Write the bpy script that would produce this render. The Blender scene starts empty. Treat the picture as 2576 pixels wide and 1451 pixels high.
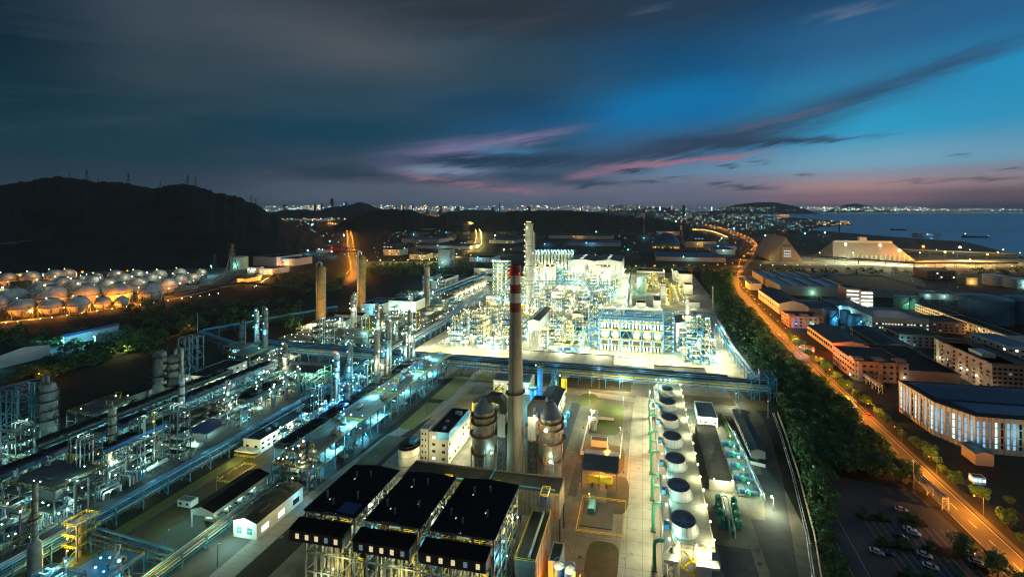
import bpy, math, random
from mathutils import Vector
from mathutils.geometry import tessellate_polygon
rad = math.radians
RN = random.Random(11)
S = bpy.context.scene
COL = S.collection
# ---------------------------------------------------------------- camera
F, CX, CY, H = 1010.0, 1441.0, 530.0, 127.0
PSI = rad(9.83)
CP, SP = math.cos(PSI), math.sin(PSI)
cd = bpy.data.cameras.new('camera'); cam = bpy.data.objects.new('camera', cd); COL.objects.link(cam)
cd.sensor_width = 36.0; cd.lens = 36.0 * F / 2576.0
cd.shift_x = -(CX - 1288.0) / 2576.0; cd.shift_y = -(725.5 - CY) / 2576.0
cd.clip_start = 1.0; cd.clip_end = 200000.0
cam.location = (0, 0, H); cam.rotation_euler = (rad(90), 0, PSI)
S.camera = cam
S.view_settings.view_transform = 'Standard'; S.view_settings.look = 'None'
S.view_settings.exposure = 0.0; S.view_settings.gamma = 1.0
S.cycles.use_denoising = True
try:
    S.cycles.use_light_tree = True
    S.cycles.use_adaptive_sampling = True; S.cycles.adaptive_threshold = .05; S.cycles.adaptive_min_samples = 20; S.cycles.volume_bounces = 0; S.cycles.filter_width = 1.1
    S.cycles.sample_clamp_indirect = 1.5; S.cycles.sample_clamp_direct = 0.0
    S.cycles.max_bounces = 3; S.cycles.diffuse_bounces = 2; S.cycles.glossy_bounces = 2
    S.cycles.caustics_reflective = False; S.cycles.caustics_refractive = False
except Exception: pass

def P(px, py, z=0.0):
    d = F * (H - z) / (py - CY); u = (px - CX) / F
    return (d * (u * CP - SP), d * (u * SP + CP))
def DEP(py, z=0.0): return F * (H - z) / (py - CY)
def PIX(x, y, z=0.0):
    r = x * CP + y * SP; d = max(1.0, -x * SP + y * CP)
    return (CX + F * r / d, CY + F * (H - z) / d)
def DPT(x, y): return max(1.0, -x * SP + y * CP)
def ZAT(py, d): return H - (py - CY) * d / F
def lin(c): return tuple((v / 255.0 / 12.92 if v <= 10 else ((v / 255.0 + .055) / 1.055) ** 2.4) for v in c)

# ---------------------------------------------------------------- sky
W = bpy.data.worlds.new('World'); S.world = W; W.use_nodes = True
try: W.cycles.sampling_method = 'MANUAL'; W.cycles.sample_map_resolution = 128
except Exception: pass
nt = W.node_tree; nt.nodes.clear()
def N(t, **k):
    n = nt.nodes.new(t)
    for a, b in k.items(): setattr(n, a, b)
    return n
def L(a, b): nt.links.new(a, b)
def M(op, a, b=None, c=None, cl=False):
    n = N('ShaderNodeMath', operation=op, use_clamp=cl)
    for i, v in enumerate((a, b, c)):
        if v is None: continue
        if isinstance(v, (int, float)): n.inputs[i].default_value = v
        else: L(v, n.inputs[i])
    return n.outputs[0]
def MIX(f, a, b, bt='MIX'):
    n = N('ShaderNodeMix', data_type='RGBA', blend_type=bt)
    if isinstance(f, (int, float)): n.inputs[0].default_value = f
    else: L(f, n.inputs[0])
    for i, v in ((6, a), (7, b)):
        if isinstance(v, tuple): n.inputs[i].default_value = v + (1,)
        else: L(v, n.inputs[i])
    return n.outputs[2]
tc = N('ShaderNodeTexCoord'); sx = N('ShaderNodeSeparateXYZ'); L(tc.outputs['Generated'], sx.inputs[0])
rx = M('ADD', M('MULTIPLY', sx.outputs[0], CP), M('MULTIPLY', sx.outputs[1], SP))
ry = M('SUBTRACT', M('MULTIPLY', sx.outputs[1], CP), M('MULTIPLY', sx.outputs[0], SP))
AZ0 = M('ARCTAN2', rx, ry)
hl = M('SQRT', M('ADD', M('MULTIPLY', rx, rx), M('MULTIPLY', ry, ry)))
T0 = M('DIVIDE', sx.outputs[2], M('MAXIMUM', hl, 0.02))
def sky_at(px, py):
    a = math.atan((px - CX) / F); return a, (CY - py) / F * math.cos(a)
def noise(sc, det, rough, sxz, off=0.0, ang=0.0, dist=0.0):
    # streaks: az and tan-elevation turned by ang, then stretched
    u = M('ADD', M('MULTIPLY', AZ0, math.cos(ang)), M('MULTIPLY', T0, math.sin(ang)))
    v = M('SUBTRACT', M('MULTIPLY', T0, math.cos(ang)), M('MULTIPLY', AZ0, math.sin(ang)))
    c = N('ShaderNodeCombineXYZ'); L(M('MULTIPLY', u, sxz[0]), c.inputs[0]); L(M('MULTIPLY', v, sxz[1]), c.inputs[1]); c.inputs[2].default_value = off
    n = N('ShaderNodeTexNoise'); n.inputs['Scale'].default_value = sc; n.inputs['Detail'].default_value = det
    n.inputs['Roughness'].default_value = rough; n.inputs['Distortion'].default_value = dist
    L(c.outputs[0], n.inputs['Vector']); return n.outputs[0]
wob = noise(1.0, 4, .55, (3.0, 9.0), 3.3, rad(14))
wob2 = noise(1.0, 3, .5, (2.0, 5.0), 8.1, rad(20))
AZ = M('ADD', AZ0, M('MULTIPLY', M('SUBTRACT', wob2, .5), .16))
TT = M('ADD', T0, M('MULTIPLY', M('SUBTRACT', wob, .5), .03))
XS = (0, 430, 860, 1290, 1720, 2150, 2575)
ROWS = [
 (530, [(38,56,68),(44,64,78),(62,76,92),(74,86,106),(84,90,110),(82,84,104),(38,58,80)]),
 (498, [(40,60,72),(48,68,82),(76,90,106),(86,98,118),(94,102,124),(128,104,116),(86,82,98)]),
 (472, [(30,56,70),(40,60,76),(74,88,104),(104,102,122),(98,106,130),(160,132,136),(136,122,130)]),
 (452, [(26,54,68),(34,58,76),(58,72,90),(82,90,112),(108,116,140),(136,140,158),(124,132,150)]),
 (428, [(16,52,68),(22,56,74),(42,66,86),(66,84,110),(96,128,158),(112,160,186),(100,152,180)]),
 (350, [(8,46,62),(22,56,72),(16,62,84),(34,74,104),(48,98,138),(40,152,194),(36,142,184)]),
 (270, [(5,38,54),(48,66,78),(40,68,86),(18,66,98),(10,100,152),(40,124,166),(28,138,186)]),
 (150, [(8,38,54),(56,70,82),(74,82,90),(42,70,88),(14,76,118),(38,94,138),(32,94,140)]),
 (0,   [(26,44,54),(38,50,60),(42,52,62),(42,52,64),(34,58,80),(22,62,98),(18,60,100)])]
AZL, AZR = sky_at(0, 500)[0], sky_at(2575, 500)[0]
fa = M('DIVIDE', M('SUBTRACT', AZ, AZL), AZR - AZL, cl=True)
prev = None
for py, cols in ROWS:
    r = N('ShaderNodeValToRGB'); cr = r.color_ramp; cr.interpolation = 'EASE'
    while len(cr.elements) < len(XS): cr.elements.new(0.5)
    for e, x, c in zip(cr.elements, XS, cols):
        e.position = (sky_at(x, 500)[0] - AZL) / (AZR - AZL); e.color = lin(c) + (1,)
    L(fa, r.inputs[0])
    if prev is None: colr = r.outputs[0]
    else:
        t0, t1 = (CY - prev) / F * .93, (CY - py) / F * .93
        mr = N('ShaderNodeMapRange', interpolation_type='SMOOTHSTEP'); L(T0 if py > 420 else TT, mr.inputs[0])
        mr.inputs[1].default_value = t0; mr.inputs[2].default_value = t1
        colr = MIX(mr.outputs[0], colr, r.outputs[0])
    prev = py
def band(p, q, w, soft=.25, k=1.0, u=None, v=None, w2=None):
    # a soft streak from photo point p to q; half width w in photo pixels (w2 at q)
    u = u or AZ; v = v or TT
    a0, t0 = sky_at(*p); a1, t1 = sky_at(*q)
    ln = math.hypot(a1 - a0, t1 - t0); ca, sa = (a1 - a0) / ln, (t1 - t0) / ln
    du, dv = M('SUBTRACT', u, a0), M('SUBTRACT', v, t0)
    al = M('DIVIDE', M('ADD', M('MULTIPLY', du, ca), M('MULTIPLY', dv, sa)), ln)
    pe = M('SUBTRACT', M('MULTIPLY', dv, ca), M('MULTIPLY', du, sa))
    w2 = w if w2 is None else w2
    ww = M('MAXIMUM', M('ADD', M('MULTIPLY', al, (w2 - w) / F), w / F), 1.0 / F)
    g = M('DIVIDE', pe, ww); g = M('POWER', 2.718, M('MULTIPLY', M('MULTIPLY', g, g), -1.0))
    e1 = N('ShaderNodeMapRange', interpolation_type='SMOOTHSTEP'); L(al, e1.inputs[0]); e1.inputs[1].default_value = -soft; e1.inputs[2].default_value = soft
    e2 = N('ShaderNodeMapRange', interpolation_type='SMOOTHSTEP'); L(al, e2.inputs[0]); e2.inputs[1].default_value = 1 + soft; e2.inputs[2].default_value = 1 - soft
    return M('MULTIPLY', M('MULTIPLY', g, M('MULTIPLY', e1.outputs[0], e2.outputs[0])), k, cl=True)
st = noise(1.0, 6, .6, (2.2, 16.0), 1.7, rad(13), .35)
lm = N('ShaderNodeMapRange', interpolation_type='SMOOTHSTEP'); L(AZ0, lm.inputs[0]); lm.inputs[1].default_value = sky_at(1250, 500)[0]; lm.inputs[2].default_value = sky_at(1850, 500)[0]; lm.inputs[3].default_value = 1.0; lm.inputs[4].default_value = .22
stf = M('MULTIPLY', M('MULTIPLY', M('SUBTRACT', st, .5), 2.0), lm.outputs[0])
colr = MIX(M('MULTIPLY', M('MAXIMUM', stf, 0.0), .55, cl=True), colr, lin((74, 86, 100)))
colr = MIX(M('MULTIPLY', M('MAXIMUM', M('MULTIPLY', stf, -1.0), 0.0), .32, cl=True), colr, lin((8, 46, 66)))
tx = noise(1.0, 8, .65, (7.0, 60.0), 5.2, rad(11), .5)
rag = M('ADD', M('MULTIPLY', tx, 1.1), .40)
A1 = M('ADD', AZ0, M('MULTIPLY', M('SUBTRACT', wob2, .5), .05)); T1 = M('ADD', T0, M('MULTIPLY', M('SUBTRACT', tx, .5), .05))
def lay(b, c, ragged=True):
    global colr
    f = M('MULTIPLY', b, rag, cl=True) if ragged else b
    colr = MIX(f, colr, lin(c))
lay(band((1480, 300), (1840, 225), 52, .4, .85), (4, 112, 168), False)
lay(band((1180, 335), (1500, 290), 30, .4, .55), (20, 84, 128), False)
lay(band((1700, 380), (1950, 345), 18, .4, .6), (40, 140, 184), False)
lay(band((1020, 392), (1410, 332), 22, .35, .95, A1, T1, 12), (120, 112, 150))
lay(band((1008, 428), (1270, 428), 14, .25, 1.0, A1, T1, 8), (118, 134, 160))
lay(band((1180, 372), (1360, 380), 10, .3, .7, A1, T1, 8), (64, 118, 158))
lay(band((1030, 400), (1520, 402), 13, .3, 1.0, A1, T1, 18), (24, 56, 82))
lay(band((720, 428), (1000, 440), 15, .3, .8, A1, T1, 9), (32, 56, 76))
lay(band((1020, 440), (1350, 486), 6, .2, .9, A1, T1, 5), (140, 104, 124))
lay(band((1220, 432), (1500, 456), 20, .3, .9, A1, T1, 12), (42, 70, 98))
lay(band((1440, 420), (2040, 300), 26, .25, 1.0, A1, T1, 34), (46, 66, 94))
lay(band((1980, 300), (2600, 84), 26, .3, .85, A1, T1, 16), (42, 74, 106))
lay(band((1650, 362), (2150, 345), 18, .3, 1.0, A1, T1, 6), (40, 64, 90))
lay(band((1530, 424), (1900, 388), 8, .25, 1.0, A1, T1), (152, 108, 130))
lay(band((1430, 446), (1580, 424), 7, .3, .9, A1, T1), (132, 104, 126))
lay(band((1840, 330), (2090, 268), 6, .3, .55, A1, T1), (96, 92, 118))
for (x, y, hw, hh, k) in ((1590, 430, 38, 5, 1), (1500, 463, 60, 6, .95), (1630, 461, 34, 4, .9), (1130, 455, 50, 4, .85), (1810, 457, 26, 4, .8), (1880, 473, 60, 5, .85), (1240, 470, 40, 4, .6), (1830, 417, 22, 2.5, .8), (1905, 408, 22, 2.5, .6), (2020, 437, 20, 2.5, .7), (2480, 455, 90, 4, .7), (2410, 393, 22, 3, .7), (2540, 428, 30, 2.5, .7), (1700, 450, 24, 2.5, .7), (2290, 459, 60, 3, .5)):
    lay(band((x - hw, y + 1), (x + hw, y - 1), hh, .5, k, AZ0, T1), (42, 62, 88))
lay(band((2050, 45), (2240, 12), 9, .4, .55, A1, T1), (92, 112, 140))
lay(band((1590, 35), (1680, 15), 7, .4, .3, A1, T1), (92, 106, 126))
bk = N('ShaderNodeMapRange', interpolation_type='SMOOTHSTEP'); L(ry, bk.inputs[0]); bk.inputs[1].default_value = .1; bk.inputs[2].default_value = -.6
colr = MIX(bk.outputs[0], colr, lin((88, 104, 118)))  # brighter sky added behind the camera to fill south-facing walls
ns = N('ShaderNodeTexSky', sky_type='NISHITA'); ns.sun_disc = False; ns.sun_elevation = rad(1.0); ns.sun_rotation = rad(60)
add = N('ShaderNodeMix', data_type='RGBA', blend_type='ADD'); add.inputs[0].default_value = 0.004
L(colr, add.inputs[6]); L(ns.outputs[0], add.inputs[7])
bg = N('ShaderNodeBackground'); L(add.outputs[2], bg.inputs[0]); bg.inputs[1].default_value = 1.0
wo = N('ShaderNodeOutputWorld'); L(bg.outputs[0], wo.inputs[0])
sd = bpy.data.lights.new('twilight_fill', 'SUN'); sd.energy = 0.28; sd.angle = rad(25); sd.color = (.45, .85, 1.0)  # added teal twilight fill for leaves and roofs; the sun has set
so = bpy.data.objects.new('twilight_fill', sd); COL.objects.link(so); so.rotation_euler = (rad(70), 0, rad(-60) + math.pi); so.location = (0, 0, 900)

# ---------------------------------------------------------------- materials
MATS = {}
def mat(name, col, rough=.6, metal=0.0, var=.35, sc=.25, col2=None, streak=0.0, bump=0.0, spec=.35, joint=0.0):
    """surface colour broken up by two sizes of procedural noise; streak = vertical run-off stains"""
    m = bpy.data.materials.new(name); m.use_nodes = True; t = m.node_tree; b = t.nodes['Principled BSDF']
    b.inputs['Roughness'].default_value = rough; b.inputs['Metallic'].default_value = metal
    b.inputs['Specular IOR Level'].default_value = spec
    g = t.nodes.new('ShaderNodeNewGeometry')
    def nz(s, det, scale=(1, 1, 1)):
        mp = t.nodes.new('ShaderNodeMapping'); mp.inputs['Scale'].default_value = scale
        t.links.new(g.outputs['Position'], mp.inputs['Vector'])
        n = t.nodes.new('ShaderNodeTexNoise'); n.inputs['Scale'].default_value = s; n.inputs['Detail'].default_value = det; n.inputs['Roughness'].default_value = .65
        t.links.new(mp.outputs[0], n.inputs['Vector']); return n.outputs[0]
    def rmp(x, lo, hi):
        r = t.nodes.new('ShaderNodeMapRange'); r.inputs[1].default_value = lo; r.inputs[2].default_value = hi
        t.links.new(x, r.inputs[0]); return r.outputs[0]
    def mx(f, a, c):
        n = t.nodes.new('ShaderNodeMix'); n.data_type = 'RGBA'; t.links.new(f, n.inputs[0])
        for i, v in ((6, a), (7, c)):
            if isinstance(v, tuple): n.inputs[i].default_value = v[:3] + (1,)
            else: t.links.new(v, n.inputs[i])
        return n.outputs[2]
    c2 = col2 or tuple(v * (1 - var) for v in col)
    a = mx(rmp(nz(sc, 5), .36, .66), col, c2)
    a = mx(rmp(nz(sc * 7.3, 3), .55, .75), a, tuple(v * (1 - var * .8) for v in col))
    if streak: a = mx(rmp(nz(.9, 4, (1, 1, .06)), .62 - streak * .2, .75), a, (.16, .075, .03))
    if joint:
        sp = t.nodes.new('ShaderNodeSeparateXYZ'); t.links.new(g.outputs['Position'], sp.inputs[0]); fs = []
        for ax in (0, 1):
            n1 = t.nodes.new('ShaderNodeMath'); n1.operation = 'PINGPONG'; n1.inputs[1].default_value = joint / 2; t.links.new(sp.outputs[ax], n1.inputs[0])
            n2 = t.nodes.new('ShaderNodeMath'); n2.operation = 'LESS_THAN'; n2.inputs[1].default_value = .09; t.links.new(n1.outputs[0], n2.inputs[0]); fs.append(n2.outputs[0])
        n3 = t.nodes.new('ShaderNodeMath'); n3.operation = 'MAXIMUM'; t.links.new(fs[0], n3.inputs[0]); t.links.new(fs[1], n3.inputs[1])
        n4 = t.nodes.new('ShaderNodeMath'); n4.operation = 'MULTIPLY'; n4.inputs[1].default_value = .55; t.links.new(n3.outputs[0], n4.inputs[0]); a = mx(n4.outputs[0], a, (.05, .045, .035))
        a = mx(rmp(nz(.35, 3), .62, .70), a, tuple(v * .55 for v in col))
    t.links.new(a, b.inputs['Base Color'])
    if bump:
        bp = t.nodes.new('ShaderNodeBump'); bp.inputs['Strength'].default_value = bump; bp.inputs['Distance'].default_value = .3
        t.links.new(nz(sc * 5, 4), bp.inputs['Height']); t.links.new(bp.outputs[0], b.inputs['Normal'])
    MATS[name] = m; return m
def emis(name, col, s, sample=False):
    m = bpy.data.materials.new(name); m.use_nodes = True; t = m.node_tree; t.nodes.clear()
    e = t.nodes.new('ShaderNodeEmission'); e.inputs[0].default_value = col + (1,); e.inputs[1].default_value = s
    o = t.nodes.new('ShaderNodeOutputMaterial'); t.links.new(e.outputs[0], o.inputs[0])
    try: m.cycles.emission_sampling = 'AUTO' if sample else 'NONE'
    except Exception: pass
    MATS[name] = m; return m
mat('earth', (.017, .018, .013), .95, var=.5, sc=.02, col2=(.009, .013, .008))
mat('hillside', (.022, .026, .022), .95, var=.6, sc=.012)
mat('quarry', (.12, .09, .075), .95, var=.5, sc=.02)
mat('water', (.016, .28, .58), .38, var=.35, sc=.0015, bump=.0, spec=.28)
mat('concrete', (.33, .33, .28), .85, var=.32, sc=.06, col2=(.20, .19, .14), joint=6.0)
mat('concrete_dirty', (.19, .18, .14), .85, var=.5, sc=.05, col2=(.085, .075, .05), joint=5.0)
mat('concrete_grey', (.065, .078, .078), .85, var=.5, sc=.05, joint=5.0)
mat('dirt', (.30, .21, .12), .95, var=.45, sc=.06, col2=(.34, .29, .20))
mat('dirt_brown', (.10, .075, .04), .95, var=.5, sc=.08, col2=(.05, .05, .02))
mat('grassy', (.070, .13, .026), .95, var=.55, sc=.15, col2=(.14, .10, .045))
mat('asphalt', (.085, .08, .075), .8, var=.3, sc=.05)
mat('asphalt_blue', (.050, .065, .075), .8, var=.35, sc=.05)
mat('road_pale', (.22, .22, .2), .85, var=.3, sc=.05, joint=5.0)
mat('paint_line', (.6, .6, .55), .7, var=.3, sc=.5)
mat('white_wall', (.62, .62, .56), .7, var=.16, sc=.15)
mat('cream_wall', (.52, .48, .36), .75, var=.2, sc=.15)
mat('grey_wall', (.34, .36, .36), .7, var=.2, sc=.2)
mat('pink_wall', (.34, .20, .15), .8, var=.2, sc=.12)
mat('brown_clad', (.10, .062, .05), .7, var=.3, sc=.3, streak=.1)
mat('teal_roof', (.030, .055, .065), .55, var=.3, sc=.12)
mat('blue_roof', (.02, .055, .16), .5, var=.3, sc=.12)
mat('bright_blue', (.025, .15, .42), .5, var=.2, sc=.2)
mat('black_roof', (.009, .010, .012), .8, var=.3, sc=.3, spec=.15)
mat('dark_roof', (.022, .026, .026), .8, var=.5, sc=.1)
mat('grey_roof', (.13, .15, .15), .6, var=.3, sc=.12)
mat('slab_roof', (.085, .09, .075), .85, var=.45, sc=.09, streak=.0)
mat('steel_blue', (.025, .20, .42), .5, .0, var=.3, sc=.4)
mat('steel_teal', (.04, .17, .23), .55, var=.35, sc=.4)
mat('steel_grey', (.12, .145, .15), .6, .2, var=.4, sc=.4, streak=.1)
mat('steel_dark', (.05, .06, .065), .6, .2, var=.4, sc=.4)
mat('silver', (.42, .43, .40), .42, .5, var=.25, sc=.3, streak=.06)
mat('silver_rusty', (.30, .28, .23), .5, .3, var=.45, sc=.35, streak=.4)
mat('dull_shell', (.20, .21, .20), .6, .2, var=.5, sc=.25, streak=.35)
mat('ochre', (.30, .20, .075), .8, var=.4, sc=.2, streak=.3)
mat('yellow', (.70, .50, .02), .6, var=.25, sc=.4)
mat('green_paint', (.03, .27, .16), .5, var=.2, sc=.4)
mat('mint', (.30, .48, .38), .6, var=.15, sc=.2)
mat('red_paint', (.26, .05, .04), .7, var=.3, sc=.25, streak=.1)
mat('white_paint', (.60, .57, .50), .7, var=.2, sc=.2, streak=.25)
mat('stack_concrete', (.31, .28, .21), .85, var=.22, sc=.12, streak=.08)
mat('cone_slate', (.10, .14, .17), .6, var=.3, sc=.3)
mat('rust', (.20, .085, .035), .8, var=.4, sc=.4)
mat('pipe_pale', (.40, .46, .48), .4, .4, var=.2, sc=.3)
mat('pipe_blue', (.07, .33, .56), .45, .2, var=.25, sc=.3)
mat('hedge', (.014, .022, .010), .95, var=.5, sc=.5)
mat('leaf_dark', (.070, .19, .070), .8, var=.45, sc=.22, col2=(.030, .10, .05))
mat('leaf_mid', (.085, .17, .045), .8, var=.45, sc=.22, col2=(.05, .12, .045))
mat('bark', (.06, .045, .03), .9)
mat('car_white', (.55, .57, .58), .3, var=.05, spec=.6)
mat('car_black', (.02, .02, .022), .3, var=.05, spec=.6)
mat('car_red', (.35, .03, .02), .3, var=.05)
mat('glass', (.012, .016, .02), .12, var=.1, spec=.6)
mat('tyre', (.012, .012, .012), .9)
mat('salt_shed', (.34, .30, .25), .7, var=.2, sc=.05)
mat('dome_blue', (.014, .08, .19), .6, var=.2, sc=.05)
mat('tank_teal', (.05, .22, .23), .6, var=.25, sc=.1)
mat('tank_blue', (.05, .14, .21), .6, var=.25, sc=.1)
mat('tank_white', (.55, .55, .52), .6, var=.2, sc=.1, streak=.06)
mat('ship_hull', (.02, .02, .025), .7)
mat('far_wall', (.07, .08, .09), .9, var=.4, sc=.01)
mat('window_dark', (.02, .025, .03), .15, spec=.6)
LC = {'white': (1.0, 1.0, .62), 'cyan': (.17, .74, 1.0), 'pale': (.48, .98, .86), 'yellow': (1.0, .84, .24), 'orange': (1.0, .32, .025), 'red': (1.0, .05, .02), 'blue': (.10, .38, 1.0), 'green': (.45, 1.0, .70), 'amber': (1.0, .54, .13)}
LS = {'orange': 3.2, 'amber': 5, 'yellow': 7, 'red': 6, 'cyan': 9, 'blue': 8, 'green': 8, 'white': 11, 'pale': 11}
for k, c in LC.items(): emis('lamp_' + k, c, LS[k]); emis('town_' + k, c, LS[k] * .62)
emis('lit_white', (1.0, .98, .86), 2.4); emis('lit_cyan', (.55, .88, 1.0), 1.5); emis('lit_warm', (1.0, .84, .45), .75); emis('lit_blue', (.30, .66, 1.0), .8); emis('lit_dim', (.55, .75, .8), .22)
emis('lit_soft', (1.0, .98, .84), .9)

# ---------------------------------------------------------------- mesh tools
class MB:
    def __init__(s): s.v = []; s.f = []; s.sm = []
    def add(s, vs, fs, smooth=False):
        n = len(s.v); s.v.extend(vs)
        for f in fs: s.f.append(tuple(i + n for i in f)); s.sm.append(smooth)
        return s
    def box(s, x0, y0, z0, x1, y1, z1):
        return s.add([(x0, y0, z0), (x1, y0, z0), (x1, y1, z0), (x0, y1, z0), (x0, y0, z1), (x1, y0, z1), (x1, y1, z1), (x0, y1, z1)],
                     [(3, 2, 1, 0), (4, 5, 6, 7), (0, 1, 5, 4), (1, 2, 6, 5), (2, 3, 7, 6), (3, 0, 4, 7)])
    def cbox(s, x, y, z0, w, l, h): return s.box(x - w / 2, y - l / 2, z0, x + w / 2, y + l / 2, z0 + h)
    def beam(s, p, q, w, h=None):
        p, q = Vector(p), Vector(q); h = h or w; d = q - p
        if d.length < 1e-6: return s
        d.normalize(); up = Vector((0, 0, 1)) if abs(d.z) < .95 else Vector((0, 1, 0))
        a = d.cross(up).normalized() * (w / 2); b = a.cross(d).normalized() * (h / 2)
        vs = [tuple(o + i * a + j * b) for o in (p, q) for i, j in ((-1, -1), (1, -1), (1, 1), (-1, 1))]
        return s.add(vs, [(0, 1, 2, 3), (7, 6, 5, 4), (0, 4, 5, 1), (1, 5, 6, 2), (2, 6, 7, 3), (3, 7, 4, 0)])
    def path(s, pts, r, n=7, cap=True):
        pts = [Vector(p) for p in pts]; vs = []; fs = []
        for i, p in enumerate(pts):
            t = ((pts[min(i + 1, len(pts) - 1)] - p).normalized() + (p - pts[max(i - 1, 0)]).normalized())
            if t.length < 1e-6: t = Vector((0, 0, 1))
            t.normalize(); up = Vector((0, 0, 1)) if abs(t.z) < .9 else Vector((0, 1, 0))
            if i and abs(t.dot(a0)) < .98: a = (a0 - t * a0.dot(t)).normalized()
            else: a = t.cross(up).normalized()
            a0 = a; b = t.cross(a).normalized()
            k = 1.0
            if 0 < i < len(pts) - 1:
                c = (p - pts[i - 1]).normalized().dot(t); k = min(1.4, 1 / max(.5, c))
            for j in range(n):
                w = 2 * math.pi * j / n; vs.append(tuple(p + a * (math.cos(w) * r * k) + b * (math.sin(w) * r * k)))
        for i in range(len(pts) - 1):
            for j in range(n): fs.append((i * n + j, i * n + (j + 1) % n, (i + 1) * n + (j + 1) % n, (i + 1) * n + j))
        s.add(vs, fs, True)
        if cap:
            s.add(vs[:n], [tuple(range(n))[::-1]]); s.add(vs[-n:], [tuple(range(n))])
        return s
    def tube(s, p, q, r, n=8): return s.path([p, q], r, n)
    def lathe(s, prof, n=16, cx=0, cy=0, sharp=True):
        """prof: (r, z) pairs; with sharp each span has its own rings"""
        for (r0, z0), (r1, z1) in zip(prof, prof[1:]):
            vs = []; fs = []
            for r, z in ((r0, z0), (r1, z1)):
                for j in range(n):
                    w = 2 * math.pi * j / n; vs.append((cx + r * math.cos(w), cy + r * math.sin(w), z))
            for j in range(n): fs.append((j, (j + 1) % n, n + (j + 1) % n, n + j))
            s.add(vs, fs, True)
        return s
    def sphere(s, c, r, n=16, m=10, sz=1.0, a0=-math.pi / 2, a1=math.pi / 2):
        vs = []; fs = []
        for i in range(m + 1):
            a = a0 + (a1 - a0) * i / m
            for j in range(n):
                w = 2 * math.pi * j / n; vs.append((c[0] + r * math.cos(a) * math.cos(w), c[1] + r * math.cos(a) * math.sin(w), c[2] + r * sz * math.sin(a)))
        for i in range(m):
            for j in range(n): fs.append((i * n + j, i * n + (j + 1) % n, (i + 1) * n + (j + 1) % n, (i + 1) * n + j))
        return s.add(vs, fs, True)
    def prism(s, poly, z0, z1, z1b=None):
        n = len(poly); zt = z1b or [z1] * n
        vs = [(x, y, z0) for x, y in poly] + [(x, y, z) for (x, y), z in zip(poly, zt)]
        fs = [(j, (j + 1) % n, n + (j + 1) % n, n + j) for j in range(n)]
        a = sum(poly[i][0] * poly[(i + 1) % n][1] - poly[(i + 1) % n][0] * poly[i][1] for i in range(n))
        if a < 0: fs = [f[::-1] for f in fs]
        s.add(vs, fs)
        tri = tessellate_polygon([[Vector((x, y, 0)) for x, y in poly]])
        s.add(vs[n:], [tuple(t) for t in tri]); s.add(vs[:n], [tuple(t)[::-1] for t in tri]); return s
    def sheet(s, poly, z=0.0):
        tri = tessellate_polygon([[Vector((x, y, 0)) for x, y in poly]])
        out = []
        for t in tri:
            (ax, ay), (bx, by), (cx, cy) = (poly[i] for i in t)
            out.append(tuple(t) if (bx - ax) * (cy - ay) - (by - ay) * (cx - ax) > 0 else tuple(t)[::-1])
        return s.add([(x, y, z) for x, y in poly], out)
    def ribbon(s, pts, w, z=0.0, z2=None):
        vs = []; n = len(pts)
        for i, p in enumerate(pts):
            a = pts[max(i - 1, 0)]; b = pts[min(i + 1, n - 1)]; dx, dy = b[0] - a[0], b[1] - a[1]; l = math.hypot(dx, dy) or 1
            ww = w[i] if isinstance(w, (list, tuple)) else w
            zz = z[i] if isinstance(z, (list, tuple)) else z
            vs += [(p[0] - dy / l * ww / 2, p[1] + dx / l * ww / 2, zz), (p[0] + dy / l * ww / 2, p[1] - dx / l * ww / 2, zz)]
        return s.add(vs, [(2 * i, 2 * i + 1, 2 * i + 3, 2 * i + 2) for i in range(n - 1)])
    def build(s, name, m, parent=None, loc=None):
        me = bpy.data.meshes.new(name)
        o = WL.get(parent.name, (0, 0, 0)) if parent is not None else (loc or (0, 0, 0))
        me.from_pydata([(x - o[0], y - o[1], z - o[2]) for x, y, z in s.v], [], s.f)
        me.polygons.foreach_set('use_smooth', s.sm)
        me.materials.append(MATS[m] if isinstance(m, str) else m); me.update()
        ob = bpy.data.objects.new(name, me); COL.objects.link(ob)
        if parent is not None: ob.parent = parent; WL[ob.name] = o
        else: ob.location = o; WL[ob.name] = o
        return ob
WL = {}
AUTO = {}
def tag(o, label=None, cat=None, group=None, kind=None):
    if label:
        o['label'] = label
        if '{}' in label: AUTO.setdefault((group, label), []).append(o)
    if cat: o['category'] = cat
    if group: o['group'] = group
    if kind: o['kind'] = kind
    return o
def T(name, label, cat, loc, group=None):
    o = bpy.data.objects.new(name, None); COL.objects.link(o); o.empty_display_size = .5
    o.location = loc if len(loc) == 3 else (loc[0], loc[1], 0); WL[o.name] = tuple(o.location)
    return tag(o, label, cat, group)
KIDS = {}
def copy_tree(o, loc=None, rz=None, parent=None, sc=None):
    c = o.copy(); COL.objects.link(c)
    if parent is not None: c.parent = parent
    if loc is not None:
        c.location = loc; WL[c.name] = tuple(loc)
        for k in ('label',):
            if k in c: del c[k]
    if rz is not None: c.rotation_euler = (0, 0, rz)
    if sc is not None: c.scale = (sc, sc, sc)
    for k in o.children: copy_tree(k, parent=c)
    return c
LDAT = {}; PK = 7.5
def light(root, pos, kind, power, r=.6):
    key = (kind, power * PK, r)
    if key not in LDAT:
        l = bpy.data.lights.new('lamp_light', 'POINT'); l.color = LC[kind]; l.energy = power * PK; l.shadow_soft_size = r; LDAT[key] = l
    o = bpy.data.objects.new('lamp_light', LDAT[key]); COL.objects.link(o); o.parent = root
    w = WL[root.name]; o.location = (pos[0] - w[0], pos[1] - w[1], pos[2] - w[2]); return o
BULB = {}
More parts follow.
